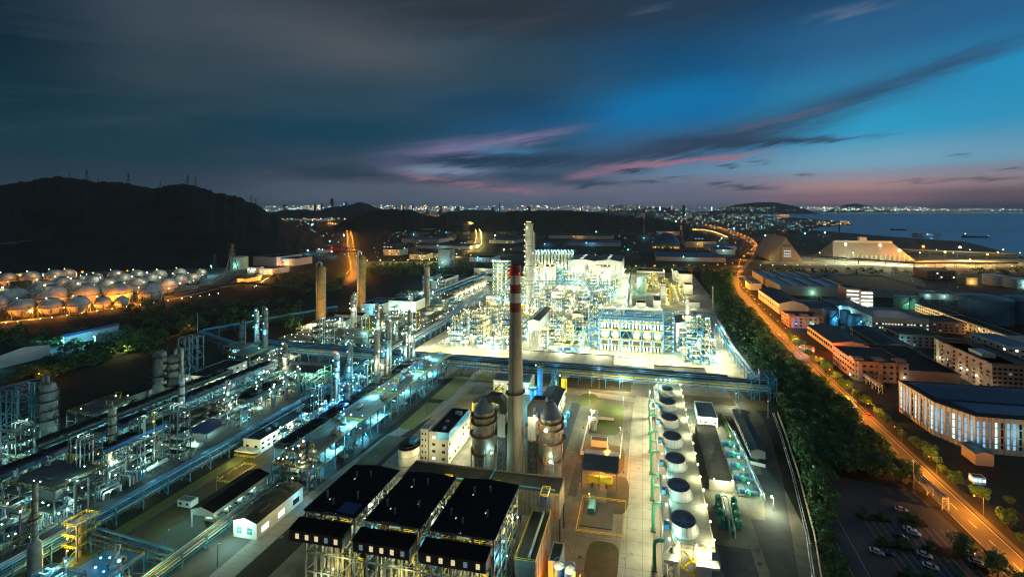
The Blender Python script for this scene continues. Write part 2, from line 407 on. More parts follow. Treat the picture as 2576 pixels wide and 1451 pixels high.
def bulb(root, pos, kind, r=.45, name='floodlight'):
    if kind not in BULB:
        ob = MB().sphere((0, 0, 0), 1.0, 8, 5).build('floodlight_bulb', 'lamp_' + kind); BULB[kind] = ob.data; bpy.data.objects.remove(ob)
    o = bpy.data.objects.new(name, BULB[kind]); COL.objects.link(o); o.parent = root; w = WL[root.name]
    o.location = (pos[0] - w[0], pos[1] - w[1], pos[2] - w[2]); r *= RN.uniform(.62, 1.08); o.scale = (r, r, r); return o
UNIT = {}
def unit_box(m):
    if m not in UNIT:
        ob = MB().box(-.5, -.5, -.5, .5, .5, .5).build('unit', m); UNIT[m] = ob.data; bpy.data.objects.remove(ob)
    return UNIT[m]
def part_box(root, name, m, c, size, rz=0.0):
    o = bpy.data.objects.new(name, unit_box(m)); COL.objects.link(o); o.parent = root; w = WL[root.name]
    o.location = (c[0] - w[0], c[1] - w[1], c[2] - w[2]); o.scale = size; o.rotation_euler = (0, 0, rz); return o
ONES = 'zeroth first second third fourth fifth sixth seventh eighth ninth tenth eleventh twelfth thirteenth fourteenth fifteenth sixteenth seventeenth eighteenth nineteenth'.split()
TENS = {2: ('twentieth', 'twenty'), 3: ('thirtieth', 'thirty'), 4: ('fortieth', 'forty'), 5: ('fiftieth', 'fifty'), 6: ('sixtieth', 'sixty'), 7: ('seventieth', 'seventy')}
def ordinal(n):
    if n < 20: return ONES[n]
    a, b = TENS[min(7, n // 10)]; return a if n % 10 == 0 else b + '-' + ONES[n % 10]
# ---------------------------------------------------------------- ground, sea, hills, roads
def struct(name, mb, m): return tag(mb.build(name, m), kind='structure')
coast = [P(2576, 646), P(2430, 608), P(2310, 600), P(2200, 592), P(2110, 584), P(2040, 578), P(2062, 571), P(2146, 566), P(2140, 558), P(2040, 551), P(1975, 546), P(1890, 540), P(1930, 537.0), P(2100, 535.4), P(2300, 534.7), P(2600, 534.3), P(3300, 534.0)]
land = [(-60000, -900), (1900, -900), (1400, 700)] + coast + [(70000, 60000), (-60000, 60000)]
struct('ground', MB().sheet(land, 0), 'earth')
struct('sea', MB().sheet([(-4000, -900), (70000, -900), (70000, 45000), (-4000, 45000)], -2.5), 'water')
def ipol(ps, x):
    if x <= ps[0][0]: return ps[0][1]
    for (a, b), (c, d) in zip(ps, ps[1:]):
        if x <= c:
            t = (x - a) / (c - a); t = t * t * (3 - 2 * t) * .6 + t * .4; return b + (d - b) * t
    return ps[-1][1]
def hill(name, sil, df, dr, db, m='hillside', rough=3.0, nx=120, ny=22):
    mb = MB(); x0, x1 = sil[0][0], sil[-1][0]; rr = random.Random(len(sil) * 7 + int(dr))
    ph = [rr.uniform(0, 6) for _ in range(8)]
    vs = []
    for i in range(nx + 1):
        px = x0 + (x1 - x0) * i / nx; zr = max(0.5, ZAT(ipol(sil, px), dr)); zr += rr.uniform(-1, 1) * rough * min(1, zr / 60)
        for j in range(ny + 1):
            t = j / ny; u = t * 1.6
            if u <= 1: d = df + (dr - df) * u; s = .55 * u + .45 * u * u * (3 - 2 * u)
            else: d = dr + (db - dr) * (u - 1) / .6; s = 1 - ((u - 1) / .6) ** 1.2
            w = math.sin(px * .021 + ph[0] + d * .011) + .6 * math.sin(px * .05 + ph[1] - d * .017) + .4 * math.sin(px * .11 + ph[2] + d * .03)
            z = zr * max(0, s) * (1 + (.06 * w * (1 - s) if u < 1 else 0)) + rr.uniform(-1, 1) * rough * .5 * (s > .08)
            a = (px - CX) / F; vs.append((d * (a * CP - SP), d * (a * SP + CP), z - 1.5 if s > 0.001 else -3))
    n = ny + 1
    mb.add(vs, [(i * n + j, (i + 1) * n + j, (i + 1) * n + j + 1, i * n + j + 1) for i in range(nx) for j in range(ny)], True)
    return struct(name, mb, m)
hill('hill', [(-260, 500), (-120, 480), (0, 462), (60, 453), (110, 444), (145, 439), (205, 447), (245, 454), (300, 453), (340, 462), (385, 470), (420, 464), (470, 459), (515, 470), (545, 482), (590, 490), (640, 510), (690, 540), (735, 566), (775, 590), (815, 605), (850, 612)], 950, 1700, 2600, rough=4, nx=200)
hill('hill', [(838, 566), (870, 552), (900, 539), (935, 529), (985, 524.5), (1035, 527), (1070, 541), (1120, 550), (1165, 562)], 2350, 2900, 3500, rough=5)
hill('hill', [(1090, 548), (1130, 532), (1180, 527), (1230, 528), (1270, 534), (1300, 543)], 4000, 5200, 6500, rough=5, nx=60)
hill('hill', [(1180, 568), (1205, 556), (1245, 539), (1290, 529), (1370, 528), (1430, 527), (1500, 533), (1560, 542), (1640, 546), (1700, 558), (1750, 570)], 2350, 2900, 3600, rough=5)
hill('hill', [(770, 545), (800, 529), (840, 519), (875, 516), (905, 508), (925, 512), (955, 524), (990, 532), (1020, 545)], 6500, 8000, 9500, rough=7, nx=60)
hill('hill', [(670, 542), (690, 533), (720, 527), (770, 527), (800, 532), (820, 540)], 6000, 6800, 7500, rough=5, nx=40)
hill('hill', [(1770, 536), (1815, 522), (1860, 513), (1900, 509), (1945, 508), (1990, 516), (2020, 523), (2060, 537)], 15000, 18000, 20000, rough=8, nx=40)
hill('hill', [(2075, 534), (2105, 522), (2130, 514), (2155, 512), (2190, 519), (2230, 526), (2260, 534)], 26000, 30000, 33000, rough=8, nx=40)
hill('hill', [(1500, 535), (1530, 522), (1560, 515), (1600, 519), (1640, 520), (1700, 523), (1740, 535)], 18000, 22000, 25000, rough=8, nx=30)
struct('quarry_terrace', MB().ribbon([P(10, 612, 55), P(40, 608, 55), P(90, 604, 55), P(150, 606, 50)], 26, [52, 55, 55, 50]), 'quarry')
def pad(name, m, poly, z): return struct(name, MB().sheet(poly, z), m)
R4 = lambda a, b, c, d: [(a, b), (c, b), (c, d), (a, d)]
pad('yard', 'concrete', R4(-206, 343, 99, 850), .02)
pad('yard', 'dirt', R4(-206, 309, 84, 343), .024)
pad('yard', 'concrete_dirty', R4(-128, 92, 64, 304), .02)
pad('yard', 'concrete_grey', R4(-204, 92, -146, 304), .02)
pad('yard', 'concrete_grey', R4(-352, 96, -216, 480), .02)
pad('yard', 'concrete_grey', R4(-345, 480.2, -206.4, 720), .02)
pad('road', 'concrete', [(-206, 327), (84, 327), (86, 334), (-206, 334)], .05)
for (a, b, c, d) in ((-100, 318, -60, 323), (-190, 338, -130, 343.5)): pad('bare_earth', 'dirt', R4(a, b, c, d), .055)
def oval(cx, cy, a, b, n=28): return [(cx + a * math.copysign(abs(math.cos(t)) ** .6, math.cos(t)), cy + b * math.copysign(abs(math.sin(t)) ** .6, math.sin(t))) for t in [2 * math.pi * i / n for i in range(n)]]
def kerb_island(poly, m): struct('grass_verge', MB().prism(poly, 0, .14), m); 
kerb_island(oval(-22, 247, 10.5, 19), 'grassy'); kerb_island(oval(-15, 206, 6, 12), 'dirt_brown'); kerb_island(oval(-11, 181, 5, 12), 'dirt_brown'); kerb_island(oval(-36, 268, 6, 9), 'grassy')
kerb_island(oval(-14.5, 145, 6, 9), 'dirt_brown')
kerb_island(R4(-141, 214, -131, 246), 'grassy'); kerb_island(R4(-141, 251, -129, 288), 'grassy'); kerb_island(R4(-142, 168, -131, 206), 'dirt_brown')
kerb_island(R4(-124, 282, -70, 301), 'grassy'); kerb_island(R4(-66, 284, -8, 303), 'dirt_brown'); kerb_island(R4(28, 276, 60, 286), 'dirt_brown'); kerb_island(R4(66, 272, 80, 286), 'dirt_brown')
kerb_island(R4(-198, 118, -186, 178), 'dirt_brown'); kerb_island(R4(-207, 98, -200, 178), 'grassy')
kerb_island([(78, 308), (86, 308), (84, 480), (79, 480)], 'dirt'); 
struct('road', MB().ribbon([(-144, 90), (-144, 150), (-139, 205), (-127.5, 245), (-126, 279), (-126.3, 300)], [9, 9, 8, 7, 7, 7], .06), 'road_pale')
struct('road', MB().ribbon([(-5, 92), (-2, 160), (0, 262), (2, 278)], 12, .06), 'concrete')
struct('road', MB().ribbon([(-128, 278), (-60, 279), (0, 272), (66, 268)], 7, .09), 'concrete')
struct('road', MB().ribbon([(63, 300), (68, 262), (66.5, 240), (61, 205), (52, 165), (42, 120)], 9, .09), 'concrete_grey')
struct('road', MB().ribbon([(-222, 92), (-222, 300)], 11, .06), 'asphalt')
struct('road', MB().ribbon([(-20, 560), (-25, 700), (-30, 850)], 13, .06), 'concrete')
struct('road', MB().ribbon([(78, 315), (75, 400), (88, 520), (96, 640)], 7, .06), 'concrete')
# public road on the right with kerbs and painted lines
RR = [(131.5, 90), (131.8, 166), (132.2, 240), (132.6, 276), (134, 337), (137.4, 407), (139.5, 470), (142, 540), (150, 660), (156, 712), (171, 790), (190, 850), (240, 1000), (290, 1140), (375, 1433), P(1902, 620), P(1886, 604), P(1857, 591.6), P(1829, 582), P(1804, 573), P(1760, 567)]
struct('road', MB().ribbon(RR, [9.6] * 15 + [20, 30, 34, 36, 40, 44], .08), 'asphalt')
def dashes(pts, w, on, off, z):
    mb = MB(); acc = 0
    for (a, b), (c, d) in zip(pts, pts[1:]):
        l = math.hypot(c - a, d - b); s = 0
        while s < l:
            e = min(l, s + on); mb.ribbon([(a + (c - a) * s / l, b + (d - b) * s / l), (a + (c - a) * e / l, b + (d - b) * e / l)], w, z); s += on + off
    return mb
struct('road_marking', dashes(RR[:9], .25, 4, 6, .1), 'paint_line')
struct('road_marking', MB().ribbon([(x - 4.8, y) for x, y in RR[:9]], .2, .1).ribbon([(x + 4.8, y) for x, y in RR[:9]], .2, .1), 'paint_line')
struct('pavement', MB().ribbon([(x + 6.6, y) for x, y in RR[:9]], 2, .2), 'asphalt')
def proad(pts, w, m, z=.08): return struct('road', MB().ribbon([P(*p) for p in pts], w, z), m)
proad([(822, 734), (861, 720), (882, 704), (893, 688), (891, 670), (884, 650), (880.5, 620), (880, 601), (876, 583), (868, 573), (845, 565.5), (825, 562)], [13, 14, 15, 16, 16, 17, 22, 26, 32, 36, 50, 50], 'asphalt')
proad([(1150, 645), (1165, 640), (1188, 631), (1202, 618), (1204.5, 600), (1203, 587), (1196, 574), (1184, 563.5), (1172, 557)], [12, 13, 15, 22, 30, 36, 40, 50, 60], 'asphalt')
proad([(915, 660), (980, 659), (1060, 659.5), (1101, 658), (1150, 646)], 16, 'road_pale')
proad([(0, 811), (130, 798), (300, 773), (457, 748), (560, 723), (600, 706), (660, 690), (714, 664)], [9, 9, 9, 9, 9, 9, 12, 14], 'road_pale')
proad([(1575, 684), (1700, 680), (1800, 680), (1870, 668)], 9, 'asphalt')
proad([(1890, 673), (2050, 671), (2300, 672), (2576, 672)], 9, 'asphalt')
proad([(1766, 582), (1790, 586), (1812, 594), (1829, 602)], 18, 'road_pale')
proad([(0, 975), (140, 940), (300, 890), (420, 850), (500, 826)], 5, 'road_pale')
pad('yard', 'concrete', [P(1905, 664), P(2010, 669), P(2200, 668), P(2480, 676), P(2620, 666), P(2620, 650), P(2330, 655), P(2290, 660), P(2100, 652), P(2020, 640)], .02)
pad('yard', 'concrete_dirty', [P(-40, 812), P(130, 790), P(300, 768), P(457, 742), P(560, 716), P(640, 670), P(500, 676), P(200, 684), P(-60, 690)], .02)
pad('lawn', 'grassy', [P(555, 722), P(590, 722), P(640, 690), P(620, 688)], .05)
# car park
pad('car_park', 'asphalt_blue', [(66, 100), (127.5, 100), (125, 172), (121, 206), (86, 212), (77, 190), (70, 150)], .03)
ln = MB()
for x in (77, 82.5): ln.ribbon([(x - 8 + (y - 100) * .06, y) for y in range(100, 200, 6)], .18, .05)
for r, y in enumerate((108, 122, 136, 150, 164, 178)):
    for k in range(14): ln.ribbon([(90 + k * 2.7, y - 5), (90 + k * 2.7, y + 5)], .12, .05)
struct('parking_marking', ln, 'paint_line')

rr = random.Random(3)
for i in range(26):
    x, y = rr.choice([(rr.uniform(-44, -8), rr.uniform(120, 200)), (rr.uniform(-160, -130), rr.uniform(105, 160)), (rr.uniform(26, 60), rr.uniform(120, 165)), (rr.uniform(-200, 70), rr.uniform(312, 340))])
    struct('manhole_cover', MB().lathe([(.55, .03), (.55, .075), (.01, .075)], 12, x, y).lathe([(.8, .03), (.8, .06), (.55, .06)], 12, x, y), 'steel_dark')
for (a, b, c, d) in ((-30, 122, -12, 134), (-33, 176, -29, 200), (28, 142, 40, 160), (44, 150, 50, 176), (-160, 104, -146, 122), (46, 190, 60, 206), (-120, 262, -108, 276)): pad('paving_patch', 'concrete_grey', R4(a, b, c, d), .035)
# ---------------------------------------------------------------- builders
def steel(root, x0, y0, x1, y1, levels, bx, by, m='steel_blue', w=.35, brace=True, skip_brace=0):
    """open steel structure: each post a part, one beam grid per level"""
    xs = [x0 + (x1 - x0) * i / bx for i in range(bx + 1)]; ys = [y0 + (y1 - y0) * i / by for i in range(by + 1)]; top = levels[-1]
    for i, x in enumerate(xs):
        for j, y in enumerate(ys):
            if 0 < i < bx and 0 < j < by: continue
            part_box(root, 'post', m, (x, y, top / 2), (w, w, top))
    zp = 0
    for k, z in enumerate(levels):
        mb = MB()
        for x in xs: mb.beam((x, y0, z - .2), (x, y1, z - .2), w * .8)
        for y in ys: mb.beam((x0, y, z - .21), (x1, y, z - .21), w * .8)
        if brace:
            for i in range(bx):
                if (i + k + skip_brace) % 2 == 0:
                    for y in (y0, y1): mb.beam((xs[i], y, zp), (xs[i + 1], y, z - .3), w * .5)
            for j in range(by):
                if (j + k + skip_brace) % 2 == 0:
                    for x in (x0, x1): mb.beam((x, ys[j], z - .3), (x, ys[j + 1], zp), w * .5)
        mb.build('beam_grid', m, root); zp = z
def rail(root, x0, y0, x1, y1, z, m='yellow', w=.1, step=3.0):
    mb = MB()
    for h in (.55, 1.1):
        for p, q in (((x0, y0), (x1, y0)), ((x1, y0), (x1, y1)), ((x1, y1), (x0, y1)), ((x0, y1), (x0, y0))): mb.beam(p + (z + h,), q + (z + h,), w)
    for p, q in (((x0, y0), (x1, y0)), ((x0, y1), (x1, y1))):
        n = max(1, int(abs(x1 - x0) / step))
        for i in range(n + 1): x = x0 + (x1 - x0) * i / n; mb.beam((x, p[1], z), (x, p[1], z + 1.1), w)
    for x in (x0, x1):
        n = max(1, int(abs(y1 - y0) / step))
        for i in range(1, n): y = y0 + (y1 - y0) * i / n; mb.beam((x, y, z), (x, y, z + 1.1), w)
    return mb.build('handrail', m, root)
def deck(root, x0, y0, x1, y1, z, m='steel_grey', t=.12): return MB().box(x0, y0, z - t / 2, x1, y1, z + t / 2).build('floor_deck', m, root)
def ringplat(root, cx, cy, r, z, m='steel_dark', w=1.1, a0=0.0, a1=2 * math.pi, rl='yellow'):
    n = 14; mb = MB(); pts = [(a0 + (a1 - a0) * i / n) for i in range(n + 1)]
    vs = []
    for a in pts:
        c, s = math.cos(a), math.sin(a)
        vs += [(cx + r * c, cy + r * s, z), (cx + (r + w) * c, cy + (r + w) * s, z), (cx + (r + w) * c, cy + (r + w) * s, z + .2), (cx + r * c, cy + r * s, z + .2)]
    fs = []
    for i in range(n):
        b = i * 4
        for k in range(4): fs.append((b + k, b + (k + 1) % 4, b + 4 + (k + 1) % 4, b + 4 + k))
    p = mb.add(vs, fs).build('platform', m, root)
    mb = MB(); R_ = r + w - .05
    for h in (.6, 1.1): mb.path([(cx + R_ * math.cos(a), cy + R_ * math.sin(a), z + h) for a in pts], .06, 4, False)
    for a in pts[::2]: mb.beam((cx + R_ * math.cos(a), cy + R_ * math.sin(a), z), (cx + R_ * math.cos(a), cy + R_ * math.sin(a), z + 1.1), .08)
    q = mb.build('handrail', rl, p); return p
def tower(name, label, cat, x, y, r, h, m='silver', plats=3, lamp='cyan', nl=2, group=None, pipe=True, lp=0, neck=0.0, rl='steel_dark', z0=0.0, pr=None):
    """process column: skirt, shell with bands and domed head, ring platforms, ladder, riser pipe, floodlights"""
    rt = T(name, label, cat, (x, y, z0), group); k = min(r * .9, h * .1)
    if neck:   # slimmer upper part
        zc = h * neck; r2 = r * .68
        prof = [(r * 1.02, z0), (r * 1.02, z0 + h * .1), (r, z0 + h * .1), (r, zc), (r2, zc + r), (r2, z0 + h - k), (r2 * .8, z0 + h - k * .4), (r2 * .3, z0 + h), (0.01, z0 + h)]
    else: prof = [(r * 1.03, z0), (r * 1.03, z0 + h * .1), (r, z0 + h * .1), (r, z0 + h - k), (r * .85, z0 + h - k * .45), (r * .45, z0 + h - k * .1), (.01, z0 + h)]; r2 = r
    MB().lathe(prof, 18, x, y).build('shell', m, rt)
    mb = MB()
    for i in range(1, 5): z = z0 + h * (.1 + i * .18); mb.lathe([(r + .02, z - .18), (r + .14, z - .18), (r + .14, z + .18), (r + .02, z + .18)], 18, x, y)
    if not neck: mb.build('stiffening_ring', m, rt)
    for i in range(plats):
        z = z0 + h * (.30 + .62 * (i + .5) / max(1, plats)) if plats > 1 else z0 + h * .85
        rr = r2 if neck and z > zc else r
        a = RN.uniform(0, 6.28); ringplat(rt, x, y, rr, z, 'steel_dark', max(.9, r * .4), a, a + RN.choice((3.4, 4.4, 6.28)), rl)
    a = RN.choice((-1, 1)); mb = MB()
    for d in (-.25, .25): mb.beam((x + d, y - r - .35, z0), (x + d, y - r - .35, z0 + h * .92), .09)
    z = z0 + .5
    while z < z0 + h * .92: mb.beam((x - .25, y - r - .35, z), (x + .25, y - r - .35, z), .07); z += .8
    mb.build('ladder', 'steel_dark', rt)
    if pipe:
        q = pr or max(.25, r * .22); px_ = x + a * (r + q + .25)
        MB().path([(x, y, z0 + h - .1), (x, y, z0 + h + r * .7), (x + a * (r * .5), y, z0 + h + r * 1.05), (px_ - a * .2, y, z0 + h + r * .8), (px_, y, z0 + h - .5), (px_, y, z0 + 2), (px_ + a * .8, y, z0 + .8)], q, 8).build('overhead_pipe', m, rt)
    for i in range(nl):
        z = z0 + h * (.98 - .55 * i / max(1, nl)); b = RN.uniform(3.3, 6.1)
        bulb(rt, (x + (r2 + .9) * math.cos(b), y + (r2 + .9) * math.sin(b), z + 1.2), lamp, .42)
    if lp: light(rt, (x + (r + 2) * .7, y - (r + 2), z0 + h * .55), lamp, lp)
    return rt
def tower_px(label, px, pb, pt, wp, m='silver', cat='column', **k):
    x, y = P(px, pb); d = DPT(x, y); return tower('process_column', label, cat, x, y, wp / 2 * d / F, ZAT(pt, d), m, **k)
def drum(name, label, cat, x, y, r, l, z, ax='x', m='silver', group=None, leg='concrete_grey'):
    rt = T(name, label, cat, (x, y, 0), group); mb = MB(); prof = []
    n = 14; st_ = [(-l / 2 - r * .5, .01), (-l / 2 - r * .42, r * .5), (-l / 2 - r * .22, r * .85), (-l / 2, r), (l / 2, r), (l / 2 + r * .22, r * .85), (l / 2 + r * .42, r * .5), (l / 2 + r * .5, .01)]
    vs = []
    for s_, q in st_:
        for j in range(n):
            w = 2 * math.pi * j / n; a, b = q * math.cos(w), q * math.sin(w)
            vs.append((x + s_, y + a, z + b) if ax == 'x' else (x + a, y + s_, z + b))
    mb.add(vs, [(i * n + j, i * n + (j + 1) % n, (i + 1) * n + (j + 1) % n, (i + 1) * n + j) for i in range(len(st_) - 1) for j in range(n)], True)
    mb.build('shell', m, rt)
    for s_ in (-.3, .3):
        if ax == 'x': part_box(rt, 'saddle', leg, (x + s_ * l, y, (z - r * .7) / 2), (r * .5, r * 1.5, max(.2, z - r * .7)))
        else: part_box(rt, 'saddle', leg, (x, y + s_ * l, (z - r * .7) / 2), (r * 1.5, r * .5, max(.2, z - r * .7)))
    MB().tube((x, y, z + r * .9), (x, y, z + r + 1.0), r * .2, 8).build('nozzle', m, rt)
    return rt
def tank(label, x, y, r, h, m='tank_white', cat='storage tank', group=None, roof=.12, name='storage_tank', rm=None):
    rt = T(name, label, cat, (x, y, 0), group)
    mb = MB().lathe([(r, 0), (r, h)], 32, x, y)
    for i in range(1, 5): z = h * i / 5; mb.lathe([(r, z - .1), (r + .12, z - .1), (r + .12, z + .1), (r, z + .1)], 32, x, y)
    mb.build('shell', m, rt)
    MB().lathe([(r + .15, h - .2), (r + .15, h + .1), (r * .6, h + r * roof * .7), (.01, h + r * roof)], 32, x, y).build('roof', rm or m, rt)
    mb = MB(); n = 22
    for i in range(n):
        a = -2.6 + 1.9 * i / n; b = -2.6 + 1.9 * (i + 1) / n
        mb.beam((x + (r + .5) * math.cos(a), y + (r + .5) * math.sin(a), h * i / n), (x + (r + .5) * math.cos(b), y + (r + .5) * math.sin(b), h * (i + 1) / n), .8, .12)
    mb.build('spiral_stair', 'steel_grey', rt)
    mb = MB(); mb.path([(x + r * math.cos(t * .2618), y + r * math.sin(t * .2618), h + 1.0) for t in range(25)], .07, 4, False); mb.build('handrail', 'steel_grey', rt)
    return rt
def bld(label, x0, y0, x1, y1, h, cat='building', name='building', wall='white_wall', roof='dark_roof', kind='flat', rise=1.6, ridge='y', win=None, lit='lit_white', group=None, par=.6, z0=0.0, ventm='grey_wall', nv=0, dark='window_dark', over=.35, skirt=None):
    """building: walls, roof, windows (each a part with glass), parapet or eaves. win = {face: (rows, cols, w, h, lit share)}"""
    rt = T(name, label, cat, ((x0 + x1) / 2, (y0 + y1) / 2, z0), group)
    cx, cy = (x0 + x1) / 2, (y0 + y1) / 2
    if kind == 'gable' and ridge == 'y':
        mb = MB().box(x0, y0, z0, x1, y1, h)
        for y in (y0, y1): mb.add([(x0, y, h), (x1, y, h), (cx, y, h + rise)], [(0, 1, 2) if y == y0 else (2, 1, 0)])
        mb.build('wall', wall, rt)
        o = over
        MB().add([(x0 - o, y0 - o, h + .05), (cx, y0 - o, h + rise + .25), (cx, y1 + o, h + rise + .25), (x0 - o, y1 + o, h + .05), (x0 - o, y0 - o, h - .2), (cx, y0 - o, h + rise), (cx, y1 + o, h + rise), (x0 - o, y1 + o, h - .2),
                  (x1 + o, y0 - o, h + .05), (x1 + o, y1 + o, h + .05), (x1 + o, y0 - o, h - .2), (x1 + o, y1 + o, h - .2)],
                 [(3, 2, 1, 0)[::-1], (0, 4, 7, 3)[::-1], (1, 2, 9, 8)[::-1], (8, 9, 11, 10)[::-1], (0, 1, 5, 4)[::-1], (1, 8, 10, 5)[::-1], (2, 3, 7, 6)[::-1], (9, 2, 6, 11)[::-1]]).build('roof', roof, rt)
        n = int((y1 - y0) / 1.6); rb = MB()
        for i in range(1, n): 
            y = y0 + (y1 - y0) * i / n
            rb.beam((x0 - o, y, h + .1), (cx, y, h + rise + .3), .07, .06); rb.beam((cx, y, h + rise + .3), (x1 + o, y, h + .1), .07, .06)
        if n < 60: rb.build('roof_seam', roof, rt)
    elif kind == 'gable':
        mb = MB().box(x0, y0, z0, x1, y1, h)
        for x in (x0, x1): mb.add([(x, y0, h), (x, y1, h), (x, cy, h + rise)], [(0, 1, 2) if x == x1 else (2, 1, 0)])
        mb.build('wall', wall, rt); o = over
        MB().add([(x0 - o, y0 - o, h + .05), (x1 + o, y0 - o, h + .05), (x1 + o, cy, h + rise + .25), (x0 - o, cy, h + rise + .25), (x0 - o, y1 + o, h + .05), (x1 + o, y1 + o, h + .05)],
                 [(0, 1, 2, 3), (3, 2, 5, 4)]).build('roof', roof, rt)
    else:
        MB().box(x0, y0, z0, x1, y1, h).build('wall', wall, rt)
        MB().box(x0 + .4, y0 + .4, h + .002, x1 - .4, y1 - .4, h + .12).build('roof', roof, rt)
        if par:
            mb = MB(); t = .3
            mb.box(x0 - .05, y0 - .05, h - .3, x1 + .05, y0 + t, h + par); mb.box(x0 - .05, y1 - t, h - .3, x1 + .05, y1 + .05, h + par)
            mb.box(x0 - .05, y0 + t, h - .3, x0 + t, y1 - t, h + par); mb.box(x1 - t, y0 + t, h - .3, x1 + .05, y1 - t, h + par); mb.build('parapet', wall, rt)
    rr = random.Random(int(x0 * 13 + y0 * 7))
    for i in range(nv):
        x, y = rr.uniform(x0 + 2, x1 - 2), rr.uniform(y0 + 2, y1 - 2)
        zb = h + (rise * (1 - abs(x - cx) / ((x1 - x0) / 2)) if kind == 'gable' and ridge == 'y' else .1)
        MB().cbox(x, y, zb, rr.uniform(1, 2.2), rr.uniform(1, 2.2), rr.uniform(.9, 2)).build('roof_vent', ventm, rt)
    for f, spec in (win or {}).items():
        rows, cols, ww, wh, share = spec[:5]; zs0, zs1 = (spec[5], spec[6]) if len(spec) > 5 else (z0 + 1.0, h - .6)
        for r in range(rows):
            z = zs0 + (zs1 - zs0) * (r + .5) / rows
            for c in range(cols):
                mm = lit if rr.random() < share else dark
                if f in 'SN':
                    x = x0 + (x1 - x0) * (c + .5) / cols; y = y0 if f == 'S' else y1; q = part_box(rt, 'window', mm, (x, y, z), (ww, .16, wh))
                else:
                    y = y0 + (y1 - y0) * (c + .5) / cols; x = x0 if f == 'W' else x1; q = part_box(rt, 'window', mm, (x, y, z), (.16, ww, wh))
    if skirt:
        MB().box(x0 - .03, y0 - .03, z0, x1 + .03, y1 + .03, z0 + 1.0).build('plinth', skirt, rt)
    return rt
def bpx(label, fl, fr, back, top, **k):
    """building from photo points: front-left and front-right foot, back (roof back-left point, or depth in m), top row of the front-left edge (or height in m)"""
    x0, y0 = P(*fl); x1, _ = P(*fr); h = ZAT(top, DPT(x0, y0)) if top > 200 else top
    y1 = P(back[0], back[1], h)[1] if isinstance(back, tuple) else y0 + back
    return bld(label, x0, y0, x1, y1, max(2.5, h), **k)
def rack(name, label, pts, zs, w=5.0, step=9.0, pipes=(), m='steel_blue', group=None, tray=True, cat='pipe rack', truss=False):
    """pipe rack along a polyline: trestles (parts), longitudinal girders per level, each pipe a part; pipes = (level, offset, radius, material)"""
    rt = T(name, label, cat, pts[0] + (0,), group); top = max(zs)
    segs = []
    for a, b in zip(pts, pts[1:]):
        l = math.hypot(b[0] - a[0], b[1] - a[1]); segs.append((a, b, l, (b[0] - a[0]) / l, (b[1] - a[1]) / l))
    tm = None; gb = {z: MB() for z in zs}; tb = MB()
    for a, b, l, ux, uy in segs:
        n = max(1, round(l / step)); rz = math.atan2(uy, ux)
        for i in range(n + 1):
            s_ = l * i / n; cx, cy = a[0] + ux * s_, a[1] + uy * s_
            if tm is None:
                mb = MB()
                for sd_ in (-1, 1): mb.box(-.17, sd_ * w / 2 - .17, 0, .17, sd_ * w / 2 + .17, top + .4)
                for z in zs: mb.box(-.14, -w / 2 + .17, z - .42, .14, w / 2 - .17, z - .1)
                mb.beam((0, -w / 2, .3), (0, w / 2, zs[0] - .4), .16)
                ob = mb.build('trestle', m); tm = ob.data; bpy.data.objects.remove(ob)
            o = bpy.data.objects.new('trestle', tm); COL.objects.link(o); o.parent = rt
            o.location = (cx - pts[0][0], cy - pts[0][1], 0); o.rotation_euler = (0, 0, rz)
            if truss and i < n:
                for sd_ in (-1, 1):
                    ox, oy = -uy * sd_ * w / 2, ux * sd_ * w / 2; e = l * (i + 1) / n; h_ = l * (i + .5) / n
                    za, zb = zs[0], zs[-1]
                    tb.beam((a[0] + ux * s_ + ox, a[1] + uy * s_ + oy, za), (a[0] + ux * h_ + ox, a[1] + uy * h_ + oy, zb), .2); tb.beam((a[0] + ux * h_ + ox, a[1] + uy * h_ + oy, zb), (a[0] + ux * e + ox, a[1] + uy * e + oy, za), .2)
        for z in zs:
            for sd_ in (-1, 1):
                ox, oy = -uy * sd_ * w / 2, ux * sd_ * w / 2; gb[z].beam((a[0] + ox, a[1] + oy, z - .25), (b[0] + ox, b[1] + oy, z - .25), .22, .36)
    for z in zs: gb[z].build('girder', m, rt)
    if truss: tb.build('truss_bracing', m, rt)
    for lv, off, r, pm in pipes:
        mb = MB(); q = []
        for i, p in enumerate(pts):
            ax = [(s[3], s[4]) for s in segs[max(0, i - 1):i + 1]]
            nx = -sum(t[1] for t in ax) / len(ax); ny = sum(t[0] for t in ax) / len(ax); k = 1 / max(.5, nx * nx + ny * ny)
            q.append((p[0] + nx * off * k, p[1] + ny * off * k, zs[lv] + r))
        mb.path(q, r, 7); mb.build('pipe', pm, rt)
    if tray:
        mb = MB()
        for a, b, l, ux, uy in segs:
            mb.beam((a[0] - uy * (w / 2 - .5), a[1] + ux * (w / 2 - .5), zs[-1] + .25), (b[0] - uy * (w / 2 - .5), b[1] + ux * (w / 2 - .5), zs[-1] + .25), .8, .12)
        mb.build('cable_tray', 'steel_grey', rt)
    return rt
LAMPM = {}
